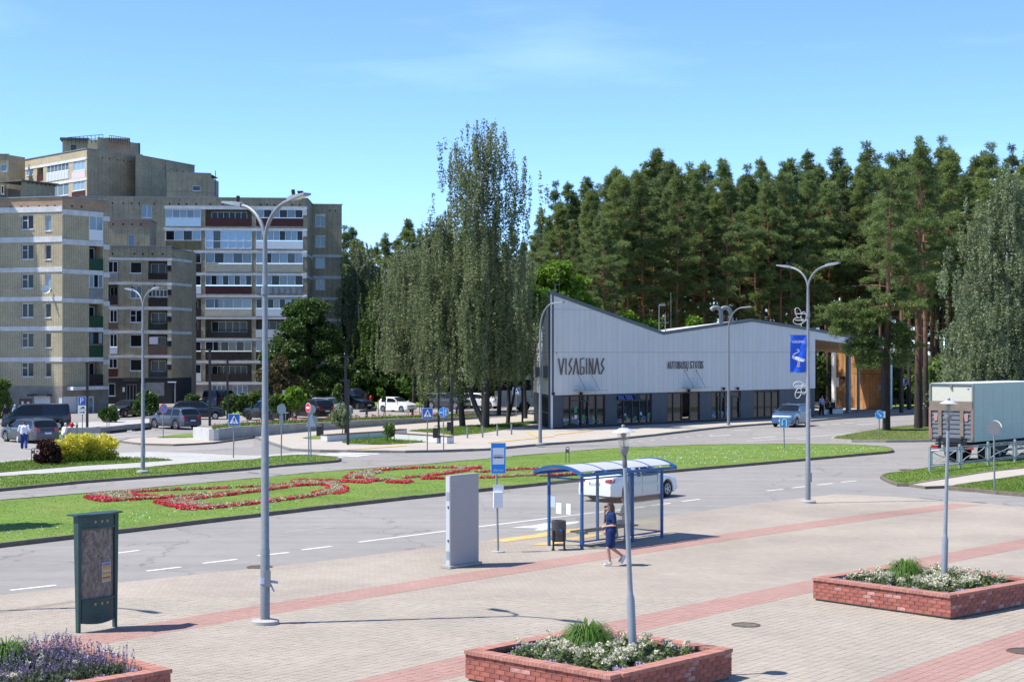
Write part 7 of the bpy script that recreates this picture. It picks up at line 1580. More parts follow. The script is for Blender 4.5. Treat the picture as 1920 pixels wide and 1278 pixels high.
b = U(372,786); h = hv(.95,.15); car('parked_car', 'dark saloon in the shade behind the blue grey crossover', 'car', 'navy', 'suv', 4.6, 1.85, 1.6, (b.x,b.y), h)
b = U(499,789); h = hv(-.78,.63); car('parked_car', 'black four-wheel-drive with black wheels nearest the bushes', 'car', 'black', 'suv', 4.57, 1.85, 1.67, (b.x,b.y+.8,.02), h, 2.8, .36, rimm=RIMD)
b = U(583,785.5); h = hv(-.66,.75); car('parked_car', 'black-brown crossover with high red tail lamps next to the silver people carrier', 'car', 'brown', 'suv', 4.63, 1.89, 1.71, (b.x,b.y+.8,.02), h, 2.77, .36)
b = U(617,781); h = hv(.72,-.69); car('parked_car', 'silver people carrier facing the road beside the black-brown crossover', 'car', 'silver', 'mpv', 4.5, 1.8, 1.66, (b.x,b.y+1.2,.02), h, 2.7, .32)
b = U(661,767); h = hv(.75,-.66); car('parked_car', 'black saloon at the end of the row left of the white hatchback', 'car', 'black', 'sedan', 4.8, 1.85, 1.46, (b.x,b.y+.8,.02), h)
b = U(648,758); h = hv(-.8,.6); car('parked_car', 'black off-roader half hidden behind the black saloon', 'car', 'black', 'suv', 4.7, 1.9, 1.75, (b.x,b.y,.02), h)
b = U(744,772); h = hv(.80,-.60); car('parked_car', 'small white three-door hatchback on the open car park', 'car', 'white', 'hatch', 3.85, 1.66, 1.42, (b.x,b.y+.5,.02), h, 2.38, .28)
b = U(838,767); h = hv(.88,-.47); car('parked_car', 'dark grey crossover behind the two black lamp posts and birch trunk', 'car', 'graphite', 'suv', 4.7, 1.9, 1.68, (b.x,b.y+.6,.02), h, 2.85, .38)
b = U(899,766); h = hv(.92,-.4); car('parked_car', 'white crossover seen between the birch trunks and the coach', 'car', 'white', 'suv', 4.4, 1.82, 1.6, (b.x,b.y+.5,.02), h, 2.65, .36, sideglass=CARGL)
b = U(236,781); h = hv(-.35,-.94); car('parked_car', 'black car in deep shade under the middle block entrance', 'car', 'black', 'hatch', 4.2, 1.75, 1.48, (b.x,b.y,.02), h)
b = U(258,779); h = hv(-.45,-.89); car('parked_car', 'silver car in deep shade beside the black one at the middle block', 'car', 'silver', 'sedan', 4.4, 1.75, 1.44, (b.x,b.y,.02), h)
b = U(413,766); h = hv(.3,.95); car('delivery_van', 'dark blue van standing in shade below the loggia block', 'van', 'navy', 'van', 4.8, 1.9, 1.95, (b.x,b.y,.02), h, closed=True)
# ---- coach behind the station corner
ch = hv(.985,.17); p0 = at(931,160.5); coach = thing('coach', 'white coach with dark window band partly hidden by the station corner', 'coach', (p0.x+ch.x*6.1, p0.y+ch.y*6.1, .02), None, rotz(ch)); CO = paintm('coach_white',(.56,.57,.56),0,.35)
mb = MB(); L_, w, Hh = 12.2, 2.5, 3.65; rr = [(-L_/2+.25,.42),(-L_/2+.05,.9),(-L_/2,1.6),(-L_/2+.18,2.9),(-L_/2+.4,3.4),(-L_/2+.8,3.62),(L_/2-.9,3.62),(L_/2-.3,3.3),(L_/2-.05,2.0),(L_/2,.9),(L_/2-.1,.42)]
ws_ = [-3.5, 3.6]
def arch(c): return [(c+.58*math.cos(a), .42+.62*math.sin(a)) for a in np.linspace(0,PI,10)]
prof_ = rr+arch(ws_[1])+arch(ws_[0]); mb.prism([(x,-w/2,z) for x,z in prof_], (0,w,0)); part(mb, 'body', CO, coach)
for s_ in (-1,1):
    mb = MB(); y = s_*(w/2+.004); mb.face([(-L_/2+.3,y,2.05),(L_/2-.5,y,2.05),(L_/2-.6,y,3.1),(-L_/2+.42,y,3.1)]); part(mb, 'side_window', CARGL, coach); mb = MB()
    for x in np.arange(-L_/2+1.6,L_/2-1,1.55): mb.box((x,s_*(w/2+.008),2.57),(.06,.01,1.05))
    part(mb, 'window_pillar', TRIM, coach); mb = MB()
    for x in np.arange(-L_/2+.9,L_/2-.8,1.3): mb.box((x,s_*(w/2+.003),1.25),(.015,.006,1.5))
    mb.box((0,s_*(w/2+.003),1.45),(L_*.9,.006,.015)); part(mb, 'flap_gap', mat('panel_gap',(.2,.2,.2),.7), coach)
mb = MB(); mb.prism([(-L_/2-.012,-1.0,2.0),(-L_/2+.12,-1.0,3.0),(-L_/2+.12,1.0,3.0),(-L_/2-.012,1.0,2.0)],(-.02,0,0)); part(mb, 'rear_window', CARGL, coach)
mb = MB(); 
for s_ in (-1,1): mb.box((-L_/2+.05,s_*1.12,1.35),(.12,.18,.75))
part(mb, 'taillight', TAILL, coach); mb = MB(); mb.box((-.4,0,3.75),(10,2.2,.28)); part(mb, 'roof_pod', paintm('coach_roof',(.7,.72,.74),0,.4), coach)
for x in ws_:
    for s_ in (-1,1):
        m_ = MB(); m_.lathe([(.28,-.14),(.49,-.14),(.51,-.08),(.51,.08),(.49,.14),(.28,.14)], n=22); m_.v = [(a,c,b) for a,b,c in m_.v]; o = part(m_, 'wheel', TYRE, coach, 40); o.location = (x, s_*(w/2-.16), .5); m_ = MB(); m_.disc((0,s_*.1,0),(0,s_,0),.3,18,.03); m_.disc((0,s_*.13,0),(0,s_,0),.12,12,.05); part(m_, 'rim', RIM, o)
# ---- box truck
th_ = hv(.665,.747); rc = Vector((24.05,84.7,0)); lt = Vector((-th_.y,th_.x,0)); t3 = Vector((th_.x,th_.y,0)); W_ = 2.5; org = rc+lt*W_/2
truck = thing('box_truck', 'pale green box truck with brown tail lift seen from behind at the right edge', 'truck', (org.x,org.y,.004), None, rotz(th_)); BZ0, BZ1, BL = 1.12, 4.16, 9.2
boxg = mat('pale_green_grp', (.40,.47,.43), .5, var=.06, vs=.8); tan = mat('tan_frame', (.20,.155,.12), .7, var=.2, vs=3); cream = mat('cream_shutter', (.52,.51,.42), .5, var=.05)
mb = MB(); mb.box((BL/2+.06,0,(BZ0+BZ1)/2),(BL,W_-.06,BZ1-BZ0)); part(mb, 'cargo_box', boxg, truck)
mb = MB(); mb.box((BL/2+.06,0,BZ1+.012),(BL,W_-.1,.02)); part(mb, 'roof', mat('box_roof',(.62,.66,.66),.4), truck)
mb = MB()
for x in np.arange(1.2,BL,1.15): mb.box((x,-W_/2+.03,(BZ0+BZ1)/2),(.012,.008,BZ1-BZ0-.3))
part(mb, 'panel_seam', mat('seam_green',(.33,.39,.36),.6), truck)
fr_ = mat('box_frame', (.22,.22,.21), .5, .4)
mb = MB()
for s_ in (-1,1): mb.box((.0,s_*(W_/2-.045),(BZ0+BZ1)/2),(.14,.09,BZ1-BZ0))
mb.box((0,0,BZ1-.04),(.14,W_-.18,.08)); mb.box((0,0,BZ0+.04),(.14,W_-.18,.08)); part(mb, 'door_frame', fr_, truck)
mb = MB(); mb.box((.02,0,3.62),(.06,W_-.2,.82)); part(mb, 'upper_shutter', cream, truck)
mb = MB(); mb.box((-.05,0,4.02),(.06,.07,.16)); mb.box((-.05,.0,3.92),(.08,.1,.08)); part(mb, 'latch', fr_, truck); mb = MB(); mb.box((-.015,-.95,3.88),(.01,.11,.06)); part(mb, 'sticker', BLUE, truck)
mb = MB(); mb.box((-.08,0,2.98),(.06,W_-.1,.5)); 
for y in (.62,-.62): mb.box((-.085,y,2.1),(.07,.2,1.4))
for s_ in (-1,1): mb.box((-.08,s_*(W_/2-.07),2.0),(.06,.1,1.6))
part(mb, 'tail_lift_frame', tan, truck)
tl = mat('lift_grey', (.125,.135,.15), .6, .3, var=.15, vs=4)
for k in range(6):
    z = 1.32+k*.24; mb = MB(); mb.hexa([(-.075,-W_/2+.14,z),(-.075,W_/2-.14,z),(-.02,W_/2-.14,z),(-.02,-W_/2+.14,z),(-.035,-W_/2+.14,z+.22),(-.035,W_/2-.14,z+.22),(-.02,W_/2-.14,z+.22),(-.02,-W_/2+.14,z+.22)]); part(mb, 'lift_slat', tl, truck)
for s_ in (-1,1): mb = MB(); mb.hexa([(-.10,s_*.78,2.2),(-.10,s_*.95,2.2),(-.09,s_*.95,2.2),(-.09,s_*.78,2.2),(-.10,s_*.74,2.58),(-.10,s_*.98,2.62),(-.09,s_*.98,2.62),(-.09,s_*.74,2.58)]); part(mb, 'warning_flag', mat('faded_pink_flag',(.36,.22,.2),.8,var=.3,vs=20), truck)
mb = MB(); mb.box((-.085,W_/2-.09,1.5),(.03,.14,.62)); part(mb, 'orange_marker', mat('orange_marker',(.75,.13,.03),.5), truck)
mb = MB(); mb.box((-.09,W_/2-.01,2.1),(.02,.03,1.5)); mb.box((-.09,-W_/2+.01,2.1),(.02,.03,1.5)); part(mb, 'reflector_strip', mat('redwhite_strip',(.5,.2,.2),.5), truck)
mb = MB(); mb.box((-.05,0,1.16),(.16,1.7,.2)); part(mb, 'lift_hinge', TRIM, truck); mb = MB()
for s_ in (-1,1): mb.bar((.1,s_*.72,.75),(-.12,s_*.62,1.3),.14,.16)
mb.tube([(-.05,-.9,.98),(-.05,.9,.98)],.05,8); part(mb, 'lift_arm', TRIM, truck); mb = MB(); mb.box((.15,-.05,.82),(.06,1.2,.5)); part(mb, 'mud_flap_panel', mat('cream_mudflap',(.5,.48,.42),.6), truck)
for s_ in (-1,1): mb = MB(); mb.box((.05,s_*.98,.80),(.1,.42,.16)); part(mb, 'taillight', TAILL, truck)
mb = MB(); mb.box((.02,.95,.62),(.03,.52,.12)); part(mb, 'number_plate', PLATE, truck)
mb = MB(); mb.box((4.6,0,.95),(9.0,.9,.3)); mb.box((3.2,-1.0,.8),(1.4,.5,.5)); mb.box((3.2,1.0,.8),(1.4,.5,.5)); part(mb, 'chassis', TRIM, truck)
mb = MB()
for z in (.55,.85): mb.bar((4.2,-1.2,z),(7.2,-1.2,z),.05,.12)
part(mb, 'side_guard', galv, truck)
for x in (2.0,3.3,7.9):
    for s_ in (-1,1):
        m_ = MB(); m_.lathe([(.28,-.24),(.49,-.24),(.51,-.15),(.51,.15),(.49,.24),(.28,.24)], n=22); m_.v = [(a,c,b) for a,b,c in m_.v]; o = part(m_, 'wheel', TYRE, truck, 40); o.location = (x, s_*.95, .5); m_ = MB(); m_.disc((0,s_*.15,0),(0,s_,0),.3,18,.03); part(m_, 'rim', mat('steel_rim',(.3,.3,.31),.5,.5), o)
mb = MB(); mb.hexa([(BL+.3,-1.2,.5),(BL+2.4,-1.2,.5),(BL+2.4,1.2,.5),(BL+.3,1.2,.5),(BL+.3,-1.2,3.2),(BL+1.9,-1.15,3.2),(BL+1.9,1.15,3.2),(BL+.3,1.2,3.2)]); part(mb, 'cab', paintm('cab_white',(.6,.6,.6),0,.3), truck)
mb = MB(); mb.lathe([(0,0),(.6,0)], n=18); mb.v = [(6.9+x*1.3,-W_/2+.02,2.6+y*1.05) for x,y,z in mb.v]; rr = random.Random(5); part(mb, 'brown_round_print', mat('brown_print',(.3,.2,.15),.6,var=.5,vs=3), truck)
# ------------------------------------------------------------------ people
SKIN = mat('skin', (.46,.27,.20), .55, spec=.3)
def caps(bm, a, b, ra, rb, n=10):
    """tapered limb with round ends"""
    a, b = Vector(a), Vector(b); d = b-a; L_ = d.length
    if L_ < 1e-5: d = Vector((0,0,1))
    q = d.normalized().to_track_quat('Z','Y'); rows = []
    for k in range(5): t = -PI/2+PI/2*k/4; rows.append((ra*math.cos(t), ra*math.sin(t)))
    for k in range(5): t = PI/2*k/4; rows.append((rb*math.cos(t), L_+rb*math.sin(t)))
    vr = []
    for r, z in rows: vr.append([bm.verts.new(a+q@Vector((max(r,1e-4)*math.cos(2*PI*i/n), max(r,1e-4)*math.sin(2*PI*i/n), z))) for i in range(n)])
    for A, B in zip(vr, vr[1:]):
        for i in range(n): bm.faces.new((A[i],A[(i+1)%n],B[(i+1)%n],B[i]))
    bm.faces.new(vr[0][::-1]); bm.faces.new(vr[-1])
def blob(bm, c, r, n=12):
    ret = bmesh.ops.create_uvsphere(bm, u_segments=n, v_segments=8, radius=1.0)
    for v in ret['verts']: v.co = Vector((c[0]+v.co.x*r[0], c[1]+v.co.y*r[1], c[2]+v.co.z*r[2]))
def fused(name, fill, m, parent, vox=.013, smooth=4):
    """shapes melted into one continuous skin"""
    bm = bmesh.new(); fill(bm); me = D.meshes.new(name); bm.to_mesh(me); bm.free(); o = D.objects.new(name, me); COL.objects.link(o)
    r = o.modifiers.new('r','REMESH'); r.mode = 'VOXEL'; r.voxel_size = vox; s = o.modifiers.new('s','SMOOTH'); s.iterations = smooth; s.factor = .5
    bpy.context.view_layer.update(); me2 = D.meshes.new_from_object(o.evaluated_get(bpy.context.evaluated_depsgraph_get())); D.objects.remove(o); D.meshes.remove(me)
    me2.name = name; me2.materials.clear(); me2.materials.append(m); me2.polygons.foreach_set('use_smooth', [True]*len(me2.polygons)); return link(name, me2, parent)
def cloth(name, c, var=.12): return mat('cloth_'+name, c, .85, spec=.2, var=var, vs=9)
def head(bm, c, f, s=1.0):
    """skull, jaw, nose, ears; f = facing (unit xy)"""
    f = Vector((f[0],f[1],0)).normalized(); l = Vector((-f.y,f.x,0)); c = Vector(c)
    blob(bm, c, (.078*s,.078*s,.10*s)); blob(bm, c+f*.035*s-Vector((0,0,.035*s)), (.058*s,.058*s,.07*s)); blob(bm, c+f*.045*s-Vector((0,0,.085*s)), (.035*s,.035*s,.028*s))
    caps(bm, c+f*.088*s+Vector((0,0,.01*s)), c+f*.108*s-Vector((0,0,.025*s)), .010*s, .014*s, 8)
    for sg in (1,-1): blob(bm, c+l*sg*.078*s-f*.005*s-Vector((0,0,.01*s)), (.014*s,.014*s,.03*s), 8)
    caps(bm, c+f*.083*s-Vector((0,0,.055*s)), c+f*.084*s-Vector((0,0,.056*s)), .014*s, .014*s, 8)
def hand(bm, wrist, d, n, curl=.4, s=1.0, flip=1):
    """palm, four unequal bent fingers, thumb from the side; d = pointing direction, n = palm normal"""
    d = Vector(d).normalized(); n = Vector(n); n = (n-d*n.dot(d)).normalized(); side = d.cross(n)*flip; w = Vector(wrist); k = s
    for j in (-1,0,1): caps(bm, w+side*.018*j*k, w+d*.08*k+side*.026*j*k, .016*k, .016*k, 8)
    for j, ln in zip((-1.5,-.5,.5,1.5), (.060,.075,.080,.068)):
        p = w+d*.082*k+side*.019*j*k; d1 = (d*math.cos(curl)+n*math.sin(curl)); q = p+d1*ln*.5*k; d2 = (d*math.cos(curl*2.2)+n*math.sin(curl*2.2)); r = q+d2*ln*.5*k; caps(bm, p, q, .0095*k, .0088*k, 7); caps(bm, q, r, .0088*k, .0075*k, 7)
    p = w+side*.028*k+d*.02*k; q = p+(side*.6+d*.7+n*.3).normalized()*.042*k; r = q+(d*.85+n*.5).normalized()*.032*k; caps(bm, p, q, .012*k, .011*k, 7); caps(bm, q, r, .0105*k, .009*k, 7)
def person(label, loc, rz, group=None): return thing('person', label, 'person', loc, group, rz)
V3 = Vector
# -- woman on the phone, walking to the left; local +y = facing
p = U(1146,1058.5,.03); w1 = person('woman in navy shirt dress and white trainers walking with a phone at her face', (p.x,p.y,.03), R(104))
# skeleton (facing +y, left = -x side is her left? her left = -x) : right hand to the face
Lh, Rh = V3((-.095,0,.88)), V3((.095,0,.88)); Lk, La = V3((-.10,.12,.47)), V3((-.09,.06,.085)); Rk, Ra = V3((.09,-.02,.47)), V3((.09,-.36,.215))
chest, neck, hd = V3((0,.01,1.28)), V3((0,.0,1.44)), V3((0,.03,1.575))
Ls, Rs = V3((-.175,0,1.385)), V3((.175,0,1.385)); Le, Lw = V3((-.225,-.03,1.10)), V3((-.06,.20,1.06)); Re, Rw = V3((.235,.12,1.14)), V3((.10,.15,1.43))
def body1(bm):
    caps(bm, Lh, Lk, .078, .055); caps(bm, Lk, La, .054, .034); caps(bm, La, La+V3((0,.15,-.05)), .036, .03); caps(bm, Rh, Rk, .078, .055); caps(bm, Rk, Ra, .054, .034); caps(bm, Ra, Ra+V3((0,.10,-.13)), .036, .03)
    caps(bm, V3((0,0,.93)), chest, .12, .12); caps(bm, Ls, Rs, .05, .05); caps(bm, chest, neck, .09, .045); caps(bm, neck, hd-V3((0,0,.06)), .045, .045)
    caps(bm, Ls, Le, .047, .037); caps(bm, Le, Lw, .036, .024); caps(bm, Rs, Re, .047, .037); caps(bm, Re, Rw, .036, .024)
    hand(bm, Lw, (.8,.5,-.1), (.2,-.3,-.9), .5); hand(bm, Rw, (-.25,-.2,1), (-.9,.2,-.2), .75)
    head(bm, hd, (0,1))
fused('body', body1, SKIN, w1, .0085, 5)
navy = cloth('navy_dress', (.012,.028,.095))
def dress(bm):
    caps(bm, V3((-.05,.0,1.33)), V3((.05,.0,1.33)), .125, .125, 14); caps(bm, V3((-.04,.01,1.27)), V3((.04,.01,1.27)), .13, .13, 14); caps(bm, V3((0,0,1.25)), V3((0,0,1.08)), .15, .13, 14)
    caps(bm, V3((-.045,0,1.07)), V3((-.06,.01,.92)), .125, .145, 14); caps(bm, V3((.045,0,1.07)), V3((.06,0,.92)), .125, .145, 14); caps(bm, V3((-.055,.02,.92)), V3((-.075,.07,.56)), .14, .115, 14); caps(bm, V3((.055,.0,.92)), V3((.06,-.02,.56)), .14, .115, 14); caps(bm, V3((0,.02,.8)), V3((-.005,.03,.57)), .12, .11, 14)
    caps(bm, Ls, Ls.lerp(Le,.78), .066, .062); caps(bm, Rs, Rs.lerp(Re,.75), .066, .062); caps(bm, Ls, Rs, .06, .06); caps(bm, V3((0,-.01,1.38)), V3((0,-.01,1.42)), .075, .055)
fused('dress', dress, navy, w1, .011, 4)
o = fused('belt', lambda bm: [caps(bm, V3((-.05,.0,1.075)), V3((.05,.0,1.075)), .135, .135, 16)], cloth('belt',(.008,.016,.06)), w1, .012, 2); o.scale = (1,1,1)
hairm = mat('dark_brown_hair', (.028,.016,.011), .45, spec=.5, var=.3, vs=14)
def hair1(bm):
    blob(bm, hd+V3((0,-.022,.03)), (.092,.088,.098)); blob(bm, hd+V3((0,.03,.075)), (.07,.05,.04)); 
    for sx in (-1,1): caps(bm, hd+V3((sx*.07,-.01,.02)), hd+V3((sx*.085,-.02,-.22)), .034, .03); caps(bm, hd+V3((sx*.085,-.02,-.22)), hd+V3((sx*.10,-.03,-.36)), .03, .014)
    caps(bm, hd+V3((0,-.06,0)), hd+V3((0,-.10,-.40)), .07, .05); caps(bm, hd+V3((-.05,-.05,-.1)), hd+V3((-.06,-.09,-.42)), .045, .025); caps(bm, hd+V3((.05,-.05,-.1)), hd+V3((.06,-.09,-.42)), .045, .025)
fused('hair', hair1, hairm, w1, .011, 3)
mb = MB()
for sx in (-1,1): mb.disc((sx*.034,.03+.083,1.593),(sx*.3,1,0),.03,12,.006,ry=.024)
mb.bar((-.075,.06,1.598),(-.05,.105,1.598),.008); mb.bar((.075,.06,1.598),(.05,.105,1.598),.008); mb.bar((-.01,.115,1.6),(.01,.115,1.6),.006); part(mb, 'sunglasses', BLK, w1)
mb = MB(); mb.bar((.095,.10,1.46),(.075,.145,1.60),.07,.012,up=(1,0,0)); part(mb, 'phone', BLK, w1)
shoe = cloth('white_trainers', (.68,.69,.72), .05)
def shoes(bm):
    caps(bm, La+V3((0,-.02,-.045)), La+V3((0,.15,-.055)), .042, .034); caps(bm, La+V3((0,-.015,.0)), La+V3((0,.06,-.04)), .042, .04); caps(bm, Ra+V3((0,-.05,-.02)), Ra+V3((0,.03,-.165)), .042, .034); caps(bm, Ra+V3((0,-.01,.0)), Ra+V3((0,.02,-.08)), .042, .04)
fused('trainers', shoes, shoe, w1, .010, 2)
def bag1(bm): blob(bm, (.20,.03,.86), (.055,.13,.10))
fused('handbag', bag1, cloth('pink_bag',(.48,.27,.24)), w1, .014, 2)
mb = MB()
for z in (1.30,1.24,1.18,1.12): mb.disc((-.0,.142,z),(0,1,0),.006,8,.004)
part(mb, 'buttons', WHT, w1)
# -- seated woman in the shelter
sp = fsx.P(2.72,0,-.47); w2 = person('seated woman with long brown hair and cream top on the shelter bench', (sp.x,sp.y,.012), R(60))
def pants2(bm):
    for sx in (-.09,.09): caps(bm, V3((sx,.0,.54)), V3((sx*1.1,.43,.53)), .09, .07); caps(bm, V3((sx*1.1,.43,.52)), V3((sx*1.1,.40,.09)), .068, .07)
    blob(bm, (0,-.02,.56), (.18,.14,.11))
hd2 = V3((0,.07,1.27))
def body2(bm):
    caps(bm, V3((0,0,.6)), V3((0,.02,.98)), .12, .11); caps(bm, V3((-.15,.02,1.05)), V3((.15,.02,1.05)), .05, .05); caps(bm, V3((0,.02,1.02)), hd2-V3((0,0,.05)), .055, .05)
    for sx in (-1,1): caps(bm, V3((sx*.17,.02,1.04)), V3((sx*.2,.10,.78)), .046, .038); caps(bm, V3((sx*.2,.10,.78)), V3((sx*.08,.30,.80)), .036, .026); hand(bm, V3((sx*.08,.30,.80)), (-sx*.4,.9,.15), (0,.2,-1), .6, flip=sx); caps(bm, V3((sx*.1,.40,.09)), V3((sx*.1,.55,.035)), .036, .032)
    head(bm, hd2, (0,1))
fused('body', body2, SKIN, w2, .012, 4); fused('trousers', pants2, cloth('pale_grey_trousers',(.36,.37,.36)), w2, .014, 4)
def top2(bm):
    caps(bm, V3((0,0,.58)), V3((0,.02,1.0)), .145, .13); caps(bm, V3((-.15,.02,1.04)), V3((.15,.02,1.04)), .065, .065)
    for sx in (-1,1): caps(bm, V3((sx*.165,.02,1.04)), V3((sx*.19,.07,.86)), .064, .06)
fused('top', top2, cloth('cream_top',(.55,.52,.47)), w2, .014, 4)
fused('hair', lambda bm: [blob(bm, hd2+V3((0,-.02,.025)), (.09,.09,.10)), caps(bm, hd2+V3((0,-.06,0)), hd2+V3((0,-.13,-.5)), .075, .045), caps(bm, hd2+V3((.05,-.05,-.05)), hd2+V3((.07,-.1,-.42)), .05, .03)], mat('brown_hair',(.12,.075,.05),.5,var=.3,vs=14), w2, .014, 3)
mb = MB(); mb.box((0,.42,.86),(.07,.012,.14)); part(mb, 'phone', BLK, w2)
fused('shoes', lambda bm: [caps(bm, V3((sx*.1,.40,.05)), V3((sx*.1,.57,.04)), .045, .036) for sx in (-1,1)], cloth('dark_shoes',(.05,.05,.05)), w2, .014, 2)
# -- generic standing or walking person
def walker(label, loc, rz, topc, legc, hairc, stride=.25, s=1.0, lean=0.0, bulk=1.0, sleeves=.5, hairlen=0, bag=None, armb=0.0, vox=.018, seated=False):
    t = person(label, loc, rz); t.scale = (s,s,s); st = stride; k = bulk
    hips = {-1: V3((-.095,0,.90)), 1: V3((.095,0,.90))}; kn = {-1: V3((-.1,st*.55,.48)), 1: V3((.1,-st*.15,.47))}; an = {-1: V3((-.1,st*.8,.08)), 1: V3((.1,-st*1.1,.12))}
    if seated: hips = {i: V3((i*.09,.02,.53)) for i in (-1,1)}; kn = {i: V3((i*.11,.44,.52)) for i in (-1,1)}; an = {i: V3((i*.11,.42,.08)) for i in (-1,1)}
    dz = -.38 if seated else 0
    hd = V3((0,.05+lean,1.60+dz)); sh = {i: V3((i*.19*k,lean*.8,1.40+dz)) for i in (-1,1)}; el = {i: V3((i*.25*k,lean*.5-i*st*.3,1.12+dz)) for i in (-1,1)}; wr_ = {i: V3((i*.25*k,lean*.4-i*st*.5+.08+armb,.88+dz+armb*.9)) for i in (-1,1)}
    def bd(bm):
        for i in (-1,1):
            caps(bm, hips[i], kn[i], .08, .056); caps(bm, kn[i], an[i], .055, .036); caps(bm, an[i], an[i]+V3((0,.15,-.045)), .036, .03); caps(bm, sh[i], el[i], .05, .04); caps(bm, el[i], wr_[i], .038, .026); hand(bm, wr_[i], (0,.25+armb*2,-1+armb*2), (-i,0,0), .4, flip=i)
        caps(bm, V3((0,0,.93+dz)), V3((0,lean*.8,1.32+dz)), .13, .12); caps(bm, sh[-1], sh[1], .05, .05); caps(bm, V3((0,lean*.8,1.36+dz)), hd-V3((0,0,.05)), .05, .05); head(bm, hd, (0,1), 1.05)
    fused('body', bd, SKIN, t, vox, 3)
    def tp(bm):
        caps(bm, V3((-.05*k,lean*.2,.98+dz)), V3((-.05*k,lean*.8,1.30+dz)), .135*k, .135*k); caps(bm, V3((.05*k,lean*.2,.98+dz)), V3((.05*k,lean*.8,1.30+dz)), .135*k, .135*k); caps(bm, sh[-1], sh[1], .068, .068)
        for i in (-1,1): caps(bm, sh[i], sh[i].lerp(el[i],min(sleeves*2,1)), .068*k, .06*k)
    fused('top', tp, cloth(*topc), t, vox, 3)
    def lg(bm):
        for i in (-1,1): caps(bm, hips[i]*1.0+V3((0,0,.02)), kn[i], .11*k, .085*k); caps(bm, kn[i], an[i]+V3((0,0,.02)), .083*k, .075*k)
        blob(bm, (0,0,.95+dz), (.18*k,.14*k,.11))
    fused('trousers', lg, cloth(*legc), t, vox, 3)
    def hr(bm):
        blob(bm, hd+V3((0,-.02,.03)), (.09,.09,.095))
        if hairlen: caps(bm, hd+V3((0,-.06,0)), hd+V3((0,-.09,-hairlen)), .07, .05)
    fused('hair', hr, mat('hair_'+hairc[0], hairc[1], .6, var=.25, vs=12), t, vox, 2)
    fused('shoes', lambda bm: [caps(bm, an[i]+V3((0,-.02,-.04)), an[i]+V3((0,.16,-.05)), .045, .036) for i in (-1,1)], cloth('dark_shoes',(.05,.05,.05)), t, vox, 2)
    if bag:
        bn_, bc, side, sz = bag; q = wr_[side]; o = fused('bag', lambda bm: [blob(bm, q+V3((side*.06,0,-.30)), sz)], cloth(bn_, bc), t, vox, 2)
        mb = MB(); mb.bar(q+V3((side*.04,-.06,-.08)), q+V3((side*.06,-.08,-.25)), .015); mb.bar(q+V3((side*.04,.06,-.08)), q+V3((side*.06,.08,-.25)), .015); part(mb, 'bag_handle', MATS['cloth_'+bn_], t)
    return t
p = U(45,841.5); walker('woman in white shirt and blue trousers carrying a white bag past the estate', (p.x,p.y,.01), R(20), ('white_shirt',(.66,.65,.70)), ('blue_trousers',(.025,.05,.19)), ('dark_red',(.06,.02,.018)), .3, .97, 0, 1.25, .5, 0, ('white_bag',(.66,.68,.74),-1,(.05,.16,.2)))
p = U(119,843); walker('stooped grey-haired person in white shirt with orange bag behind the yellow bush', (p.x,p.y,.01), R(-60), ('white_blouse',(.62,.62,.66)), ('grey_skirt',(.2,.2,.22)), ('grey_hair',(.42,.42,.42)), .15, .93, .10, 1.15, .6, 0, ('orange_bag',(.62,.13,.03),-1,(.06,.15,.19)), .12)
p = U(1540.5,778.5,.14); walker('standing person in lilac shirt and black trousers at the porch edge', (p.x,p.y,.14), R(-150), ('lilac_shirt',(.34,.33,.5)), ('black_trousers',(.012,.012,.014)), ('black_hair',(.012,.01,.01)), .12, 1.05, 0, 1.0, .7, 0, None, .18)
p = U(1552,776,.14); w = walker('dark-clothed person with long hair sitting on the porch bench', (p.x,p.y+.25,.14), R(-140), ('black_top',(.013,.012,.014)), ('black_trousers',(.012,.012,.014)), ('black_hair',(.012,.01,.01)), .1, 1.0, 0, 1.05, .8, .3, None, .2, seated=True)
p = U(11,795,.14); walker('person in dark patterned top walking behind the van at the left edge', (p.x,p.y,.02), R(60), ('dark_pattern',(.03,.028,.035),.6), ('grey_blue_trousers',(.09,.11,.18)), ('black_hair',(.012,.01,.01)), .25, 1.0)
p = U(28.5,795,.14); walker('grey-haired person in pale blue shirt passing between van and shop doors', (p.x,p.y,.02), R(70), ('pale_blue_shirt',(.36,.42,.66)), ('dark_trousers',(.03,.03,.04)), ('grey_hair',(.42,.42,.42)), .22, .98)
p = U(489,781,.14); walker('person in blue cap and jacket half hidden behind the black four-wheel-drive', (p.x,p.y,.02), R(-30), ('blue_jacket',(.05,.1,.24)), ('dark_trousers',(.03,.03,.04)), ('blue_cap',(.02,.04,.14)), .1, 1.05, 0, 1.1, .9)
# ------------------------------------------------------------------ trees and plants
PINEL2 = leafmat('pine_needles_fresh', (0.125,0.175,0.048), (0.22,0.27,0.085), trans=0.4, rv=0.25, ns=.35, rough=.6)
PINEL = leafmat('pine_needles', (0.10,0.155,0.05), (0.195,0.25,0.09), trans=0.4, rv=0.3, ns=.35, rough=.6)
PINENEAR = leafmat('pine_needles_near', (0.095,0.15,0.04), (0.19,0.24,0.08), trans=0.4, rv=0.1, ns=.5, rough=.6)
BIRCHL = leafmat('birch_leaves', (0.125,0.165,0.07), (0.25,0.285,0.14), trans=0.35, rv=0.15, ns=.5)
BIRCHR = leafmat('silver_birch_leaves', (0.12,0.16,0.075), (0.25,0.29,0.16), trans=0.35, rv=0.05, ns=.5)
DARKL = leafmat('dark_leaves', (0.03,0.068,0.014), (0.085,0.14,0.03), trans=0.25, rv=0.2, ns=.5)
MIDL = leafmat('mid_green_leaves', (0.055,0.11,0.02), (0.135,0.20,0.045), trans=0.35, rv=0.2, ns=.5)
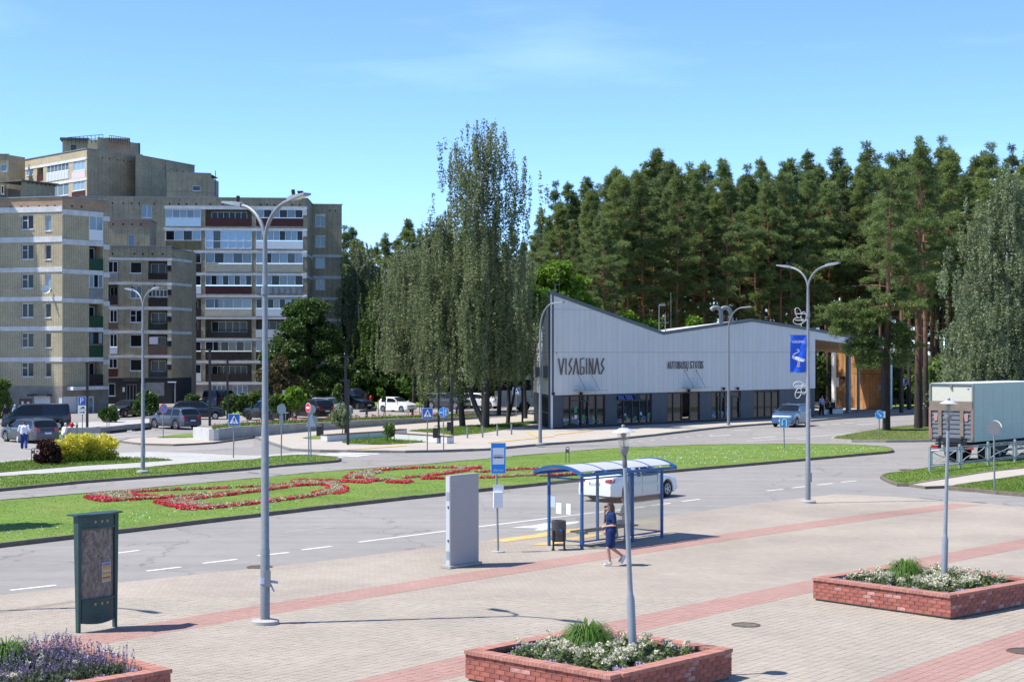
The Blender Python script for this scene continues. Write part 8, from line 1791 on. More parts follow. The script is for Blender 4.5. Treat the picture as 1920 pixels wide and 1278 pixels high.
LIMEL = leafmat('bright_maple_leaves', (0.085,0.17,0.012), (0.17,0.28,0.03), trans=0.4, rv=0.1, ns=.5)
RUSTL = leafmat('rusty_leaves', (0.075,0.06,0.026), (0.15,0.13,0.055), trans=0.25, rv=0.1, ns=.8)
YELLOW = leafmat('golden_leaves', (0.5,0.45,0.03), (0.72,0.64,0.09), trans=0.3, rv=0, ns=1.2)
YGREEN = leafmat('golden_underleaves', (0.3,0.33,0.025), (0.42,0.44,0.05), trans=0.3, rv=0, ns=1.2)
BARB = leafmat('barberry_leaves', (0.025,0.007,0.008), (0.06,0.018,0.014), trans=0.2, rv=0, ns=1.5)
PINEB = barkmat('pine_bark', (0.045,0.032,0.025), (0.22,0.10,0.055), 4.0, 11.0, .35)
PINEBN = barkmat('pine_bark_near', (0.03,0.022,0.018), (0.25,0.12,0.065), 3.5, 10.0, .4, (5,5,1.2))
BIRCHB = birchbark(); TWIG = mat('birch_twigs', (.05,.042,.035), .85)
GREYB = barkmat('grey_bark', (0.06,0.05,0.042), (0.08,0.065,0.05), 0, 6, .3)
STAKE = mat('timber_stake', (.16,.11,.07), .8, var=.3)
def rnd(a, b): return float(RNG.uniform(a, b))
def limb(mb, a, b, r0, r1, bend=.3, n=5, seg=6, mi=0):
    a, b = Vector(a), Vector(b); off = Vector((rnd(-1,1),rnd(-1,1),rnd(-.4,.6)))*bend; P = []
    for k in range(n): t = k/(n-1); P.append(a.lerp(b,t)+off*math.sin(PI*t))
    mb.tube(P, [r0+(r1-r0)*k/(n-1) for k in range(n)], seg, mi, False); return P
def needle_tufts(C, rad, n, s0, s1, flat=.6):
    """tufts: n slim triangles pointing out from each centre"""
    k = len(C); d = RNG.normal(0,1,(k,n,3)); d[:,:,2] = d[:,:,2]*.7+.35; d /= np.linalg.norm(d,axis=2,keepdims=True); r = RNG.random((k,n,1))**.5*rad; ctr = C[:,None,:]+d*r*np.array([1,1,flat])
    L_ = RNG.uniform(s0,s1,(k,n,1)); tip = ctr+d*L_; side = np.cross(d, RNG.normal(0,1,(k,n,3))); side /= np.linalg.norm(side,axis=2,keepdims=True)+1e-9; w = L_*.15
    V = np.stack([ctr-side*w, ctr+side*w, tip], axis=2); return V.reshape(-1,3,3)
def pine_mesh(seed, Ht=24., crown0=.45, rmax=3.0, nt=520, per=62, leaf=PINEL, bark=PINEB, tuft=.42, ls=(.17,.33), dead=6, r0=.2):
    global RNG; keep = RNG; RNG = np.random.default_rng(seed); mb = MB(); lean = Vector((rnd(-.5,.5),rnd(-.5,.5),0)); tr = [Vector((0,0,-.3))+lean*(t*t)*1.0+Vector((0,0,Ht*.985*t)) for t in np.linspace(0,1,9)]
    mb.tube(tr, [r0*(1-.85*t) for t in np.linspace(0,1,9)], 8, cap=False); C = []
    zb = Ht*crown0; nb = int(30+Ht*.6)
    def trunk(z): t = min(max(z/(Ht*.985),0),1); return lean*t*t+Vector((0,0,z))
    for i in range(nb):
        t = (i+rnd(0,1))/nb; z = zb+(Ht-zb)*t**.9+rnd(-.4,.4); skip = t < .85 and rnd(0,1) < .22; prof = rmax*(min(1,(t+.16)*2.1) if t < .4 else 1.0)*(1-max(0,(t-.3)/.7)**1.05*.97)*rnd(.4,1.22); a = i*2.4+rnd(-.9,.9)
        s = trunk(z); e = s+Vector((math.cos(a)*prof, math.sin(a)*prof, prof*rnd(-.12,.42)+(.5 if t > .8 else 0))); P = limb(mb, s, e, .055*(1-t*.7)+.015, .012, .25, 4, 4); m = max(3,int(nt/nb*(prof/rmax+.25)))
        if skip: continue
        for k in range(m):
            u = .4+.6*rnd(0,1)**.7; p = s.lerp(e,u); sp = prof*.24*(u); C.append((p.x+rnd(-sp,sp), p.y+rnd(-sp,sp), p.z+rnd(-.12,.26)))
    T = [(lean.x+rnd(-.05,.05)*k, lean.y+rnd(-.05,.05)*k, Ht+.5-.22*k) for k in range(14)]+[(lean.x+math.cos(k*2.4)*.55, lean.y+math.sin(k*2.4)*.55, Ht-.5-.12*k) for k in range(7)]
    for k in range(dead): z = zb*rnd(.5,1); a = rnd(0,6.28); l = rnd(.6,1.8); s = trunk(z); limb(mb, s, s+Vector((math.cos(a)*l,math.sin(a)*l,rnd(-.3,.2))), .03, .01, .2, 4, 4)
    V = np.concatenate([needle_tufts(np.array(C), tuft, per, *ls), needle_tufts(np.array(T), .2, 40, ls[0]*.8, ls[1]*.8, 1.0)]); o = mb.build('trunk', bark, None, smooth=80); tm = o.data; D.objects.remove(o); cm = tris_mesh('crown', V, leaf); RNG = keep; return tm, cm
def plant(name, label, cat, loc, tm, cm, s=1.0, rz=0.0, group=None, sx=None):
    t = thing(name, label, cat, loc, group, rz); t.scale = (s*(sx or 1), s*(sx or 1), s)
    if tm: link('trunk', tm, t)
    for nm, me in (cm if isinstance(cm, list) else [('crown', cm)]): link(nm, me, t)
    return t
# forest pines
PV = [pine_mesh(100+i, 24., c0, rm, leaf=PINEL2 if i in (1,4,6) else PINEL) for i, (c0, rm) in enumerate(((.38,3.2),(.5,2.9),(.3,3.5),(.52,3.0),(.4,3.3),(.26,3.3),(.45,2.7)))]
SV = [pine_mesh(130+i, 24., .05, 3.0, 420, 34) for i in range(2)]
SKY = [(600,440),(650,425),(690,435),(715,440),(752,416),(765,408),(790,436),(830,430),(1000,440),(1020,405),(1045,358),(1060,352),(1080,372),(1095,345),(1130,340),(1160,325),(1185,330),(1210,322),(1240,290),(1265,312),(1290,322),(1330,315),(1360,312),(1395,328),(1430,308),(1465,320),(1480,310),(1510,294),(1540,318),(1568,294),(1595,318),(1620,284),(1650,310),(1685,300),(1705,318),(1730,274),(1755,276),(1785,286),(1815,306),(1850,300),(1870,288),(1905,290),(1980,270)]
def skyline(px): return float(np.interp(px, [p[0] for p in SKY], [p[1] for p in SKY]))
GF = 'pines of the forest edge'
def pine_at(px, d, top, label, group=GF):
    if label is None: label, group = lbl(px)
    b = at(px, d); Ht = zat(top, d); s = Ht/24.; Q = SV if d > 228 and px > 1000 else PV; i = int(RNG.integers(0,len(Q))); return plant('pine_tree', label, 'pine tree', (b.x,b.y,0), *Q[i], s=s, rz=rnd(0,6.28), group=group, sx=rnd(.85,1.25))
PL = ((1120,'behind the station peak and maples'),(1260,'behind the falling roof slope of the station'),(1420,'behind the rising station roof'),(1560,'between the ridge of the station roof and the banner lamp'),(1700,'above the timber porch'),(2100,'behind the truck and silvery birches'))
def lbl(px): 
    q = next(b for a, b in PL if px < a); return 'tall dark forest pine '+q, 'forest pines '+q
peaks = [p for p in SKY if 1000 < p[0] < 1950]
for px, y in peaks[::1]: pine_at(px, 205+rnd(-8,8), y-1, None)
rows = ((150,1120,1560,34),(160,1060,1560,27),(170,1040,1560,25),(182,1030,1560,24),(195,1015,1560,24),(214,1000,1560,26),(234,1000,1560,30))
for d, x0, x1, st in rows:
    px = x0+rnd(0,st)
    while px < x1:
        dd = d+rnd(-5,5); b = at(px, dd)
        # keep clear of the station and its porch
        q = (b-Vector((S0.x,S0.y,0))); along = q.x*.7071+q.y*.7071; deep = -(q.x*.7071-q.y*.7071)
        if not (deep < 19): pine_at(px, dd, skyline(px)+rnd(12,85 if d < 200 else 40), None)
        px += st*rnd(.75,1.25)
for d, x0, x1, st in ((176,1640,1960,34),(190,1560,1960,30),(205,1560,1960,30),(222,1560,1960,30),(240,1540,1990,26),(256,1540,1990,26)):
    px = x0+rnd(0,st)
    while px < x1: pine_at(px, d+rnd(-5,5), skyline(px)+rnd(10,75), None); px += st*rnd(.75,1.25)
for d in (235,255):
    px = 640
    while px < 1010: pine_at(px, d+rnd(-6,6), skyline(px)+rnd(2,40), 'distant dark pine between the loggia block and the weeping birches', 'far pines left of the birches'); px += 22*rnd(.7,1.3)
# leafy shells
def leafball(n, c, r, s0, s1, shell=.45, hollow=True):
    d = RNG.normal(0,1,(n,3)); d /= np.linalg.norm(d,axis=1,keepdims=True); rr = 1-RNG.random((n,1))**1.6*shell; return leaves(np.array(c)+d*rr*np.array(r), s0, s1)
def lobes(nl, R_, z0, z1, rl, n, s0, s1, prof=None):
    """a crown of many uneven lobes with gaps between them"""
    out = []; 
    for i in range(nl):
        t = rnd(0,1); z = z0+(z1-z0)*t; k = prof(t) if prof else math.sin(PI*(.12+.8*t)); a = rnd(0,6.28); q = math.sqrt(rnd(.1,1))*R_*k; r = rl*rnd(.55,1.2); out.append(leafball(int(n*rnd(.6,1.3)), (math.cos(a)*q, math.sin(a)*q, z), (r,r,r*.72), s0, s1, .6))
    return np.concatenate(out)
def broad(seed, Ht, R_, z0, nl, rl, n, s, leaf, bark=GREYB, tr=.18, prof=None, stems=1):
    global RNG; keep = RNG; RNG = np.random.default_rng(seed); V = lobes(nl, R_, z0, Ht-rl*.6, rl, n, s*.7, s*1.4, prof); cm = tris_mesh('crown', V, leaf); mb = MB()
    for k in range(stems):
        b = Vector((rnd(-.25,.25)*(k > 0), rnd(-.25,.25)*(k > 0), -.2)); limb(mb, b, (rnd(-.3,.3)+b.x*2,rnd(-.3,.3)+b.y*2,Ht*.8), tr, .03, .25, 6, 8)
        for j in range(7): z = z0+(Ht-z0)*rnd(0,.6); a = rnd(0,6.28); q = R_*rnd(.4,.8); limb(mb, (b.x,b.y,z*.8), (math.cos(a)*q,math.sin(a)*q,z+q*.5), tr*.35, .015, .3, 4, 5)
    o = mb.build('trunk', bark, None, smooth=80); tm = o.data; D.objects.remove(o); RNG = keep; return tm, cm
# hanging birches
def birch_mesh(seed, Ht, R_, z0, nb, strands, leaf, ls=(.10,.19), dense=1.0, prof=None, lean=(0,0), trunk_r=.26, fork=None, hang=(1.0,3.2), lpm=16, zmin=1.8):
    global RNG; keep = RNG; RNG = np.random.default_rng(seed); mb = MB(); lean = Vector((lean[0],lean[1],0)); top = Vector((lean.x,lean.y,Ht))
    P = [Vector((0,0,-.2)).lerp(top*.94,t)+Vector((math.sin(t*5)*.15,math.cos(t*4)*.12-.12,0)) for t in np.linspace(0,1,10)]; mb.tube(P, [trunk_r*(1-.97*t)+.008 for t in np.linspace(0,1,10)], 8, cap=False); C = []
    if fork: mb.tube([Vector((0,0,.3)),Vector((fork[0]*.4,fork[1]*.4,fork[2]*.35)),Vector(fork)], [trunk_r*.75,trunk_r*.6,trunk_r*.35], 8, cap=False)
    def tp(z): t = min(max(z/Ht,0),1); return Vector((0,0,0)).lerp(top,t)
    prof = prof or (lambda t: (.75+.25*math.sin(PI*t*.9)) if t < .35 else 1-.72*((t-.35)/.65)**1.2)
    for i in range(nb):
        t = ((i+rnd(0,1))/nb)**1.0; z = z0+(Ht*.97-z0)*t; a = i*2.4+rnd(-.6,.6); q = R_*prof(t)*rnd(.5,1.1); s = tp(z*.93); e = Vector((s.x+math.cos(a)*q, s.y+math.sin(a)*q, z+q*rnd(.05,.45))); limb(mb, s, e, .028*(1-t*.6)+.008, .005, .35, 5, 5, 1)
        for k in range(max(2,int(strands*(.35+q/R_)))):
            u = .25+.8*rnd(0,1); p = s.lerp(e,u); sp = .35+q*.16; x, y, zt = p.x+rnd(-sp,sp), p.y+rnd(-sp,sp), p.z+rnd(-.3,.5); l = rnd(*hang)*(1.0-.45*t); m = int(l*lpm*dense*2.3)+4; g = RNG.random(m)**.9; sw = RNG.normal(0,.05+.035*g[:,None],(m,2))
            zs = zt-l*g; ok = zs > zmin+RNG.random(m)*.8; C.append(np.c_[x+sw[:,0], y+sw[:,1], zs][ok])
    C = np.concatenate(C); V = leaves(C, *ls, up=.35); o = mb.build('trunk', [BIRCHB, TWIG], None, smooth=80); tm = o.data; D.objects.remove(o); RNG = keep; return tm, tris_mesh('crown', V, leaf)
bt = U(909,806); tall = lambda t: .95 if t < .78 else .95-.62*((t-.78)/.22)**1.5
plant('birch_tree', 'tallest weeping birch with forked pale trunk left of the station, rising above the skyline', 'birch tree', (bt.x,bt.y,.1), *birch_mesh(21, 23.4, 4.3, 4.6, 92, 13, BIRCHL, (.09,.18), 1.0, tall, (-.2,.3), .34, (-1.7,.2,4.6), (1.4,4.2), 13, 3.0))
bt = U(868,803); plant('birch_tree', 'weeping birch with a dark slanting trunk left of the tallest birch', 'birch tree', (bt.x,bt.y,.1), *birch_mesh(22, 17.0, 3.4, 4.0, 56, 14, BIRCHL, (.09,.18), 1.0, tall, (-2.2,.6), .24, None, (1.4,3.8), 13))
bt = at(800,150); plant('birch_tree', 'broad weeping birch behind the crossing signs with foliage hanging to head height', 'birch tree', (bt.x,bt.y,.1), *birch_mesh(23, 15.5, 4.4, 3.0, 66, 15, BIRCHL, (.10,.2), 1.0, tall, (-.6,.3),   .25, None, (1.6,4.2), 13, 3.6))
bt = at(845,158); plant('birch_tree', 'weeping birch standing behind the dark grey crossover', 'birch tree', (bt.x,bt.y,.1), *birch_mesh(24, 17.5, 4.2, 4.2, 50, 14, BIRCHL, (.11,.22), .9, tall, (.4,0), .22, None, (1.6,4.0), 12, 3.5))
bt = at(775,172); plant('birch_tree', 'weeping birch trailing over the small white hatchback', 'birch tree', (bt.x,bt.y,.1), *birch_mesh(28, 16.0, 4.6, 3.4, 54, 14, BIRCHL, (.11,.22), .9, tall, (.2,0), .22, None, (1.6,4.2), 12, 3.6))
bt = U(952,797); plant('birch_tree', 'slim birch with forked dark trunk in front of the coach', 'birch tree', (bt.x,bt.y,.1), *birch_mesh(25, 10.5, 2.1, 4.4, 30, 13, BIRCHL, (.09,.18), .9, None, (-.2,.1), .17, (.9,.1,4.6), (1.0,2.6), 13, 3.4))
bt = at(985,140); plant('birch_tree', 'birch with drooping branches just left of the station peak', 'birch tree', (bt.x,bt.y,.1), *birch_mesh(26, 14.5, 2.2, 5.0, 34, 11, BIRCHL, (.10,.2), .9, tall, (-1.2,0), .2, None, (1.2,3.4), 13, 5.5))
bt = at(935,150); plant('birch_tree', 'birch crown filling the gap between the tallest birch and the maple', 'birch tree', (bt.x,bt.y,.1), *birch_mesh(27, 15.0, 3.3, 4.4, 44, 13, BIRCHL, (.10,.2), .9, tall, (0,0), .2, None, (1.2,3.4), 13, 5.0))
bt = at(1868,103); plant('birch_tree', 'big pale silvery birch behind the truck at the right edge', 'birch tree', (bt.x,bt.y,0), *birch_mesh(31, 17.6, 4.0, 2.2, 96, 19, BIRCHR, (.08,.16), 1.1, lambda t: (.8+.3*t) if t < .5 else .95-.82*((t-.5)/.5)**1.3, (1.0,0), .26, None, (.8,2.2), 15))
bt = at(1835,112); plant('birch_tree', 'second silvery birch to the left behind the truck roof', 'birch tree', (bt.x,bt.y,0), *birch_mesh(32, 12.0, 3.0, 2.0, 56, 16, BIRCHR, (.08,.16), 1.0, lambda t: .95-.6*t, (.3,0), .2, None, (.8,2.0), 15))
# willow-like pale trees right of the loggia block
for i, (px, d, top, r, lb) in enumerate(((672,212,445,4.4,'pale drooping birch touching the right end of the loggia block'),(715,206,520,4.2,'rounded green birch behind the black lamp posts'),(752,215,455,3.8,'pale drooping birch left of the weeping birches'),(705,222,480,3.6,'birch standing further back between two drooping birches'),(652,226,500,3.6,'dim birch just beyond the end wall of the loggia block'))):
    bt = at(px,d); plant('birch_tree', lb, 'birch tree', (bt.x,bt.y,0), *birch_mesh(40+i, zat(top,d), r, 2.0, 52, 14, [BIRCHR,MIDL,BIRCHL,BIRCHL,MIDL][i], (.16,.3), .7, lambda t: 1-.55*t, (0,0), .25, None, (1.5,4.0), 10))
# broadleaved trees
bt = at(577,168); plant('broadleaf_tree', 'large dark green spreading tree before the right end of the loggia block', 'tree', (bt.x,bt.y,0), *broad(51, 11.6, 4.3, 1.2, 120, 1.0, 330, .26, DARKL, tr=.3, prof=lambda t: 1.0-.65*max(0,t-.4)/.6))
bt = at(522,160); plant('broadleaf_tree', 'rusty brown-green small tree at the foot of the loggia block', 'tree', (bt.x,bt.y,0), *broad(52, 5.4, 2.1, .9, 46, .62, 230, .22, RUSTL, tr=.14, stems=3))
bt = at(1050,150); plant('broadleaf_tree', 'bright yellow-green maple showing behind the station peak', 'tree', (bt.x,bt.y,0), *broad(53, 14.2, 4.2, 5.0, 66, 1.0, 260, .34, LIMEL, tr=.25, prof=lambda t: 1-.6*t))
bt = at(1105,152); plant('broadleaf_tree', 'bright green maple crown lower along the station roof slope', 'tree', (bt.x,bt.y,0), *broad(54, 10.3, 3.2, 4.5, 44, .9, 240, .32, LIMEL, tr=.2, prof=lambda t: 1-.6*t))
bt = at(1010,143); plant('broadleaf_tree', 'fresh green maple between the birches and the station flank', 'tree', (bt.x,bt.y,0), *broad(55, 11.8, 3.0, 3.4, 60, .95, 260, .32, leafmat('fresh_leaves',(.045,.105,.012),(.12,.21,.028),trans=.4,rv=0), tr=.2, prof=lambda t: 1-.5*t))
for px, top, lb in ((1180,580,'small bright bush behind the station valley roof'),(1310,588,'light green bush between pine trunks above the station roof'),(1210,600,'low bright bush in the roof valley of the station')):
    d = 153; bt = at(px,d); plant('broadleaf_tree', lb, 'tree', (bt.x,bt.y,0), *broad(56+px, zat(top,d), 1.7, 4, 22, .8, 200, .3, LIMEL, tr=.1, prof=lambda t: 1-.5*t))
# undergrowth that closes the forest at eye level
UG = [broad(70+i, 4.2, 2.4, .2, 26, .9, 150, .34, (DARKL,MIDL,DARKL)[i], tr=.06) for i in range(3)]
for k in range(90):
    px = rnd(640,1990); d = rnd(196,236) if px > 1000 else rnd(214,232); b = at(px,d)
    if 1030 < px < 1500 and d < 190: continue
    tm, cm = UG[k % 3]; plant('forest_shrub', 'dark leafy shrub of the undergrowth between forest trunks', 'shrub', (b.x,b.y,0), None, cm, rnd(.7,1.35), rnd(0,6.28), 'undergrowth shrubs of the forest')
for px, d in ((1545,190),(1562,200),(1580,206),(1690,184),(1712,178),(1738,188),(1765,170),(1790,160),(1660,196),(655,196),(690,190),(725,194),(760,192),(790,188),(560,190),(610,186),(640,190)):
    b = at(px,d); plant('forest_shrub', 'dark leafy shrub of the undergrowth between forest trunks', 'shrub', (b.x,b.y,0), None, UG[1 if px > 1500 else 0][1], rnd(.9,1.3), rnd(0,6.28), 'undergrowth shrubs of the forest')
# the two near pines on the island and a few bare trunks by the porch
n1 = U(1662,810); n2 = U(1722,806)
plant('pine_tree', 'near pine on the island with bare dark trunk crossing the porch end', 'pine tree', (n1.x,n1.y,.1), *pine_mesh(201, 19.5, .36, 4.0, 460, 90, PINENEAR, PINEBN, .42, (.14,.27), 8, .30), rz=.4)
plant('pine_tree', 'near pine on the island with thick dark trunk left of the truck', 'pine tree', (n2.x,n2.y,.1), *pine_mesh(202, 20.5, .40, 3.6, 440, 90, PINENEAR, PINEBN, .42, (.14,.27), 10, .34), rz=1.9)
b = U(1736,803); plant('pine_tree', 'slimmer pine trunk tight behind the thick one by the truck', 'pine tree', (b.x,b.y,.1), *pine_mesh(203, 21, .5, 2.8, 380, 80, PINENEAR, PINEBN, .42, (.14,.27), 6, .24), rz=2.9)
# drooping bough of the first pine over the porch
mb = MB(); C = []
for (e, n) in ((Vector((-2.6,-.4,6.1)),60),(Vector((-3.9,-.6,7.4)),70),(Vector((-2.0,-.6,5.0)),34),(Vector((1.9,-.4,6.4)),40),(Vector((-4.2,-.2,8.7)),60),(Vector((-1.5,-.8,8.2)),50),(Vector((1.2,-.7,5.2)),16)):
    s = Vector((0,0,e.z+rnd(.2,1.0))); limb(mb, s, e, .06, .015, .4, 6, 5)
    for k in range(n): u = .3+.75*rnd(0,1); p = s.lerp(e,u); C.append((p.x+rnd(-.55,.55), p.y+rnd(-.7,.7), p.z+rnd(-.55,.45)))
V = needle_tufts(np.array(C), .36, 70, .16, .32); bough = mb.build('bough', PINEBN, None, smooth=80)
host = [o for o in D.objects if o.get('label','').startswith('near pine on the island with bare')][0]; bough.parent = host; bough.rotation_euler = (0,0,-.4); q = link('bough_needles', tris_mesh('bough_needles', V, PINENEAR), bough)
for px, y, top, lb in ((1602,755,470,'pine trunk rising behind the porch roof'),(1552,756,480,'straight pine trunk seen through the porch opening'),(1690,776,440,'pine trunk between porch and crossing sign'),(1705,770,450,'pine trunk beside the far crossing sign')):
    b = U(px,y); i = px % 7; plant('pine_tree', lb, 'pine tree', (b.x,b.y,.1), *PV[i], s=zat(top-120,b.y)/24, rz=rnd(0,6), sx=1.1)
# street-side shrubs
def bush(px, py, w, h, leaf, label, seed, cat='bush', z0=.12, s=.13, n=150, nl=26, name='bush', loc=None, group=None, sq=1.0):
    b = U(px,py,z0) if loc is None else loc; wm_, hm = pxm(b,w), pxm(b,h); tm, cm = broad(seed, hm, wm_*.40, hm*.15, nl, min(wm_,hm)*.24, n, s, leaf, tr=.03, stems=3, prof=lambda t: 1-.35*t*t); t = plant(name, label, cat, b, tm, cm, group=group); t.scale = (1,sq,1); return t
b = U(155,870,.13)
t = thing('golden_bush', 'long clipped golden yellow bush on the grass by the left car park', 'bush', b); a = U(98,868,.13); c_ = U(212,862,.13)
V1, V2 = [], []
for k in range(64):
    u = rnd(0.04,.96); p = a.lerp(c_,u); hh = (.92+.42*math.sin(PI*min(1,u*1.3+.15)*.5)+.12*u)*rnd(.75,1.06); p = p+Vector((rnd(-.12,.12), rnd(-.1,1.3), 0)); z = rnd(.25,.9)*hh; r = .32
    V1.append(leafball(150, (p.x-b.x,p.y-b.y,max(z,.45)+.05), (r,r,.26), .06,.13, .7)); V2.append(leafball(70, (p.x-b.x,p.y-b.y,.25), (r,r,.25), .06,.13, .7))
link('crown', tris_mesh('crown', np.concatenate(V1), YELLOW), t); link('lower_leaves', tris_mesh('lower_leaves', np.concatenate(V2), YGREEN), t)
bush(91,870,54,48,BARB,'dark red barberry bush left of the golden one',301,s=.10,n=170,nl=40,z0=.13)
bush(360,783,36,46,MIDL,'rounded green bush in front of the middle and loggia blocks',302,s=.2,nl=24); bush(-2,792,48,82,MIDL,'tall green shrub cut by the left edge before the shop front',303,s=.2,nl=34,z0=.1)
for i, (px, w, h) in enumerate(((432,26,36),(452,34,40),(476,34,44),(498,30,38))): bush(px,776,w,h,(MIDL,DARKL)[i%2],'green bush in the hedge row under the loggia block, %s' % ('left end','second from left','third from left','right end')[i],310+i,s=.22,nl=20)
for i, (px, py, w, h, lf, lb) in enumerate(((275,781,50,50,DARKL,'dark shaded bush before the grey roller shutter'),(205,790,40,26,DARKL,'dark low bush at the corner of the left block'),(600,757,60,30,DARKL,'shaded bush beneath the large dark tree'),(1600,760,40,20,MIDL,'low bush in the sun behind the porch'))): bush(px,py,w,h,lf,lb,320+i,s=.25,nl=20)
def sapling(px, py, h, w, label, seed, leaf, z0=.5, stakes=3, crown0=.45, s=.16, nl=16, n=90):
    b = U(px,py,z0); hm, wm_ = pxm(b,h), pxm(b,w); tm, cm = broad(seed, hm, wm_*.38, hm*crown0, nl, wm_*.24, n, s, leaf, tr=.035); t = plant('sapling', label, 'young tree', b, tm, cm)
    for k in range(stakes): a = 2*PI*k/max(stakes,1)+.5; mb = MB(); mb.tube([(.3*math.cos(a),.3*math.sin(a),0),(.3*math.cos(a),.3*math.sin(a),min(1.5,hm*.5))], .035, 6); o = mb.build('stake', STAKE); o.parent = t
    return t
sapling(549,792,70,44,'staked young maple with bright rounded crown among the parked cars',401,LIMEL,.6,3,.42,.22,22,140); sapling(521,792,58,36,'bright young tree left of the grey sign back',402,MIDL,.6,2,.4,.22,18,110)
sapling(633,788,72,22,'thin staked sapling before the silver people carrier',403,MIDL,.55,2,.5,.2,12,60); sapling(641,812,56,46,'loose grey-green weeping sapling by the left white bench',404,BIRCHR,.14,1,.25,.14,22,70)
sapling(731,828,38,26,'small staked tree on the little lawn between the white benches',405,MIDL,.16,2,.35,.14,14,80); sapling(716,783,70,16,'yellowish sapling left of the white hatchback',406,LIMEL,.5,2,.5,.18,10,50); sapling(793,780,64,14,'yellowish sapling before the dark grey crossover',407,LIMEL,.5,2,.4,.18,10,50)
# roses in the planting strip
P = scatter_in(turf_strip, 60); hz = np.interp(P[:,0], [p.x for p in soil_ring], [p.z for p in soil_ring]); tag(link('rose_flowers', tris_mesh('rose_flowers', leaves(clumps(np.c_[P,hz+.25],.16,8),.06,.14), leafmat('rose_pink',(.5,.05,.09),(.6,.14,.18),.2,rv=0))), kind='stuff')
# ------------------------------------------------------------------ planter plants
def blades_arch(c, n, L0, L1, spread, w=.012, seg=5):
    """arching grass leaves from one crown"""
    out = []
    for k in range(n):
        a = rnd(0,6.28); L_ = rnd(L0,L1); up = rnd(.55,1.0); sp = spread*rnd(.5,1.0); r0 = rnd(0,.14); pts = []
        for j in range(seg+1):
            t = j/seg; pts.append(np.array([c[0]+math.cos(a)*(r0+sp*L_*t**1.25), c[1]+math.sin(a)*(r0+sp*L_*t**1.25), c[2]+L_*up*(1.7*t-1.55*t*t)]))
        sd = np.array([-math.sin(a), math.cos(a), 0])*w
        for j in range(seg):
            w0, w1 = sd*(1-j/seg*.8), sd*(1-(j+1)/seg*.8); p, q = pts[j], pts[j+1]; out.append([p-w0,p+w0,q+w1]); out.append([p-w0,q+w1,q-w1])
    return np.array(out)
ORNG = leafmat('fountain_grass', (.065,.15,.02), (.15,.27,.05), trans=.4, rv=0, ns=2.5); STOCKL = leafmat('stock_leaves', (.12,.17,.065), (.2,.25,.11), .35, rv=0, ns=3)
WF = leafmat('white_stock', (.55,.52,.36), (.62,.60,.46), .25, rv=0); LF = leafmat('lilac_alyssum', (.36,.29,.47), (.52,.48,.58), .25, rv=0); LAV = leafmat('lavender_spike', (.13,.10,.2), (.25,.2,.32), .2, rv=0, ns=3); LAVG = leafmat('lavender_leaf', (.075,.10,.055), (.12,.145,.085), .25, rv=0, ns=3)
def planting(i, label, seed, nst, grass, lav=False):
    global RNG; RNG = np.random.default_rng(seed); c, A, B, h = PF[i]; hh = h-.30; t = thing('planter_flowers', label, 'flowers', (c.x,c.y,.44), 'flower plantings in the brick planters')
    def uv(u, v): p = A*u+B*v; return (p.x,p.y)
    st, fl, al = [], [], []
    for k in range(nst):
        u, v = rnd(-hh,hh), rnd(-hh,hh); x, y = uv(u,v)
        if grass and (x-grass[0])**2+(y-grass[1])**2 < .40**2: continue
        if max(abs(u),abs(v)) > hh*.86:
            if rnd(0,1) < .75: al.append((x,y,.05)); 
            continue
        z = rnd(.10,.2); st.append((x,y,.02)); 
        for q in range(int(rnd(1,4))): fl.append((x+rnd(-.09,.09), y+rnd(-.09,.09), z+rnd(-.04,.1)))
    o = link('leaves', tris_mesh('leaves', leaves(clumps(np.array(st),.16,80,1.1),.03,.085,-.3), STOCKL if not lav else LAVG), t); tag(o, kind='stuff')
    if not lav: o = link('white_flowers', tris_mesh('white_flowers', leaves(clumps(np.array(fl),.07,26,1.1),.025,.055), WF), t); tag(o, kind='stuff')
    if al: o = link('lilac_flowers', tris_mesh('lilac_flowers', leaves(clumps(np.array(al),.12,60,.5),.02,.045), LF), t); tag(o, kind='stuff')
    return t
g0_ = (-.18,.42); g1_ = (-.42,.35)
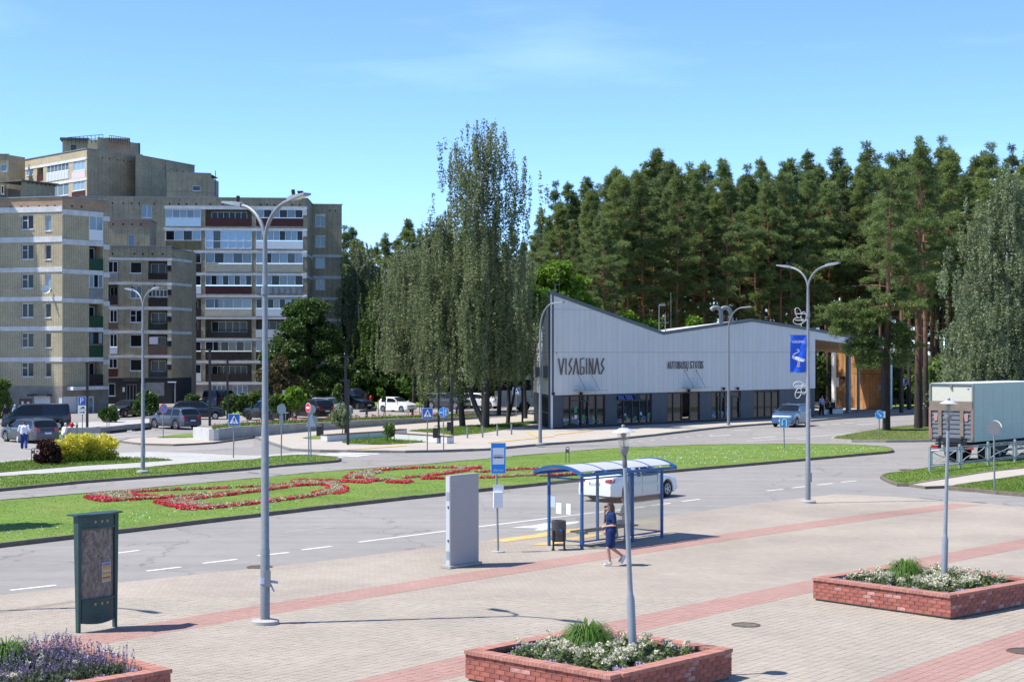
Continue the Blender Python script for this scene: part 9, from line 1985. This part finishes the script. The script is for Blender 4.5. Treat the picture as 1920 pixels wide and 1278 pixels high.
planting(0, 'white and lilac flowers packed round the grass clump in the middle planter', 501, 105, g0_); planting(1, 'white and lilac flowers filling the right planter', 502, 150, g1_)
for i, g_, nb, lb, s in ((0,g0_,520,'arching fountain grass clump in the middle planter',1.0),(1,g1_,460,'arching fountain grass clump in the right planter',.95)):
    c = PF[i][0]; t = thing('grass_clump', lb, 'ornamental grass', (c.x+g_[0],c.y+g_[1],.44)); link('leaves', tris_mesh('leaves', blades_arch((0,0,0), nb, .9*s, 1.3*s, .5, .012), ORNG), t)
c, A, B, h = PF[2]; t = planting(2, 'lavender and small white flowers in the lower left planter', 503, 240, None, True); hh = h-.32; SP, ST = [], []
for k in range(1000):
    u, v = rnd(-hh,hh), rnd(-hh,hh); p = A*u+B*v; z0 = rnd(.14,.30); lx, ly = rnd(-.09,.09), rnd(-.09,.09); L_ = rnd(.08,.24); ST.append([(p.x-.004,p.y,z0*.5),(p.x+.004,p.y,z0*.5),(p.x+lx,p.y+ly,z0+L_)])
    for j in range(7): q = .5+.5*j/6; SP.append((p.x+lx*q, p.y+ly*q, z0+L_*q))
o = link('lavender_stems', tris_mesh('lavender_stems', np.array(ST), LAVG), t); tag(o, kind='stuff'); o = link('lavender_spikes', tris_mesh('lavender_spikes', leaves(np.array(SP),.018,.036), LAV), t); tag(o, kind='stuff')
wf = np.array([(*(A*rnd(-hh,hh)+B*rnd(-hh,hh)).xy, rnd(.25,.4)) for _ in range(34)]); o = link('white_flowers', tris_mesh('white_flowers', leaves(clumps(wf,.06,20,1.1),.02,.045), WF), t); tag(o, kind='stuff')
lg = U(12,1262,.44); t = thing('grass_clump', 'bright arching grass clump among the lavender at the lower left edge', 'ornamental grass', (lg.x,lg.y,.44)); link('leaves', tris_mesh('leaves', blades_arch((0,0,0), 420, .9, 1.35, .46, .012), ORNG), t)
# off-frame tree whose shade lies on the median at the left
bt = Vector((-18.9,52.6,0)); plant('broadleaf_tree', 'tree just outside the left edge that shades the median grass', 'tree', bt, *broad(61, 5.2, 1.5, 2.6, 26, .6, 160, .22, MIDL, tr=.1))
bpy.context.view_layer.update()
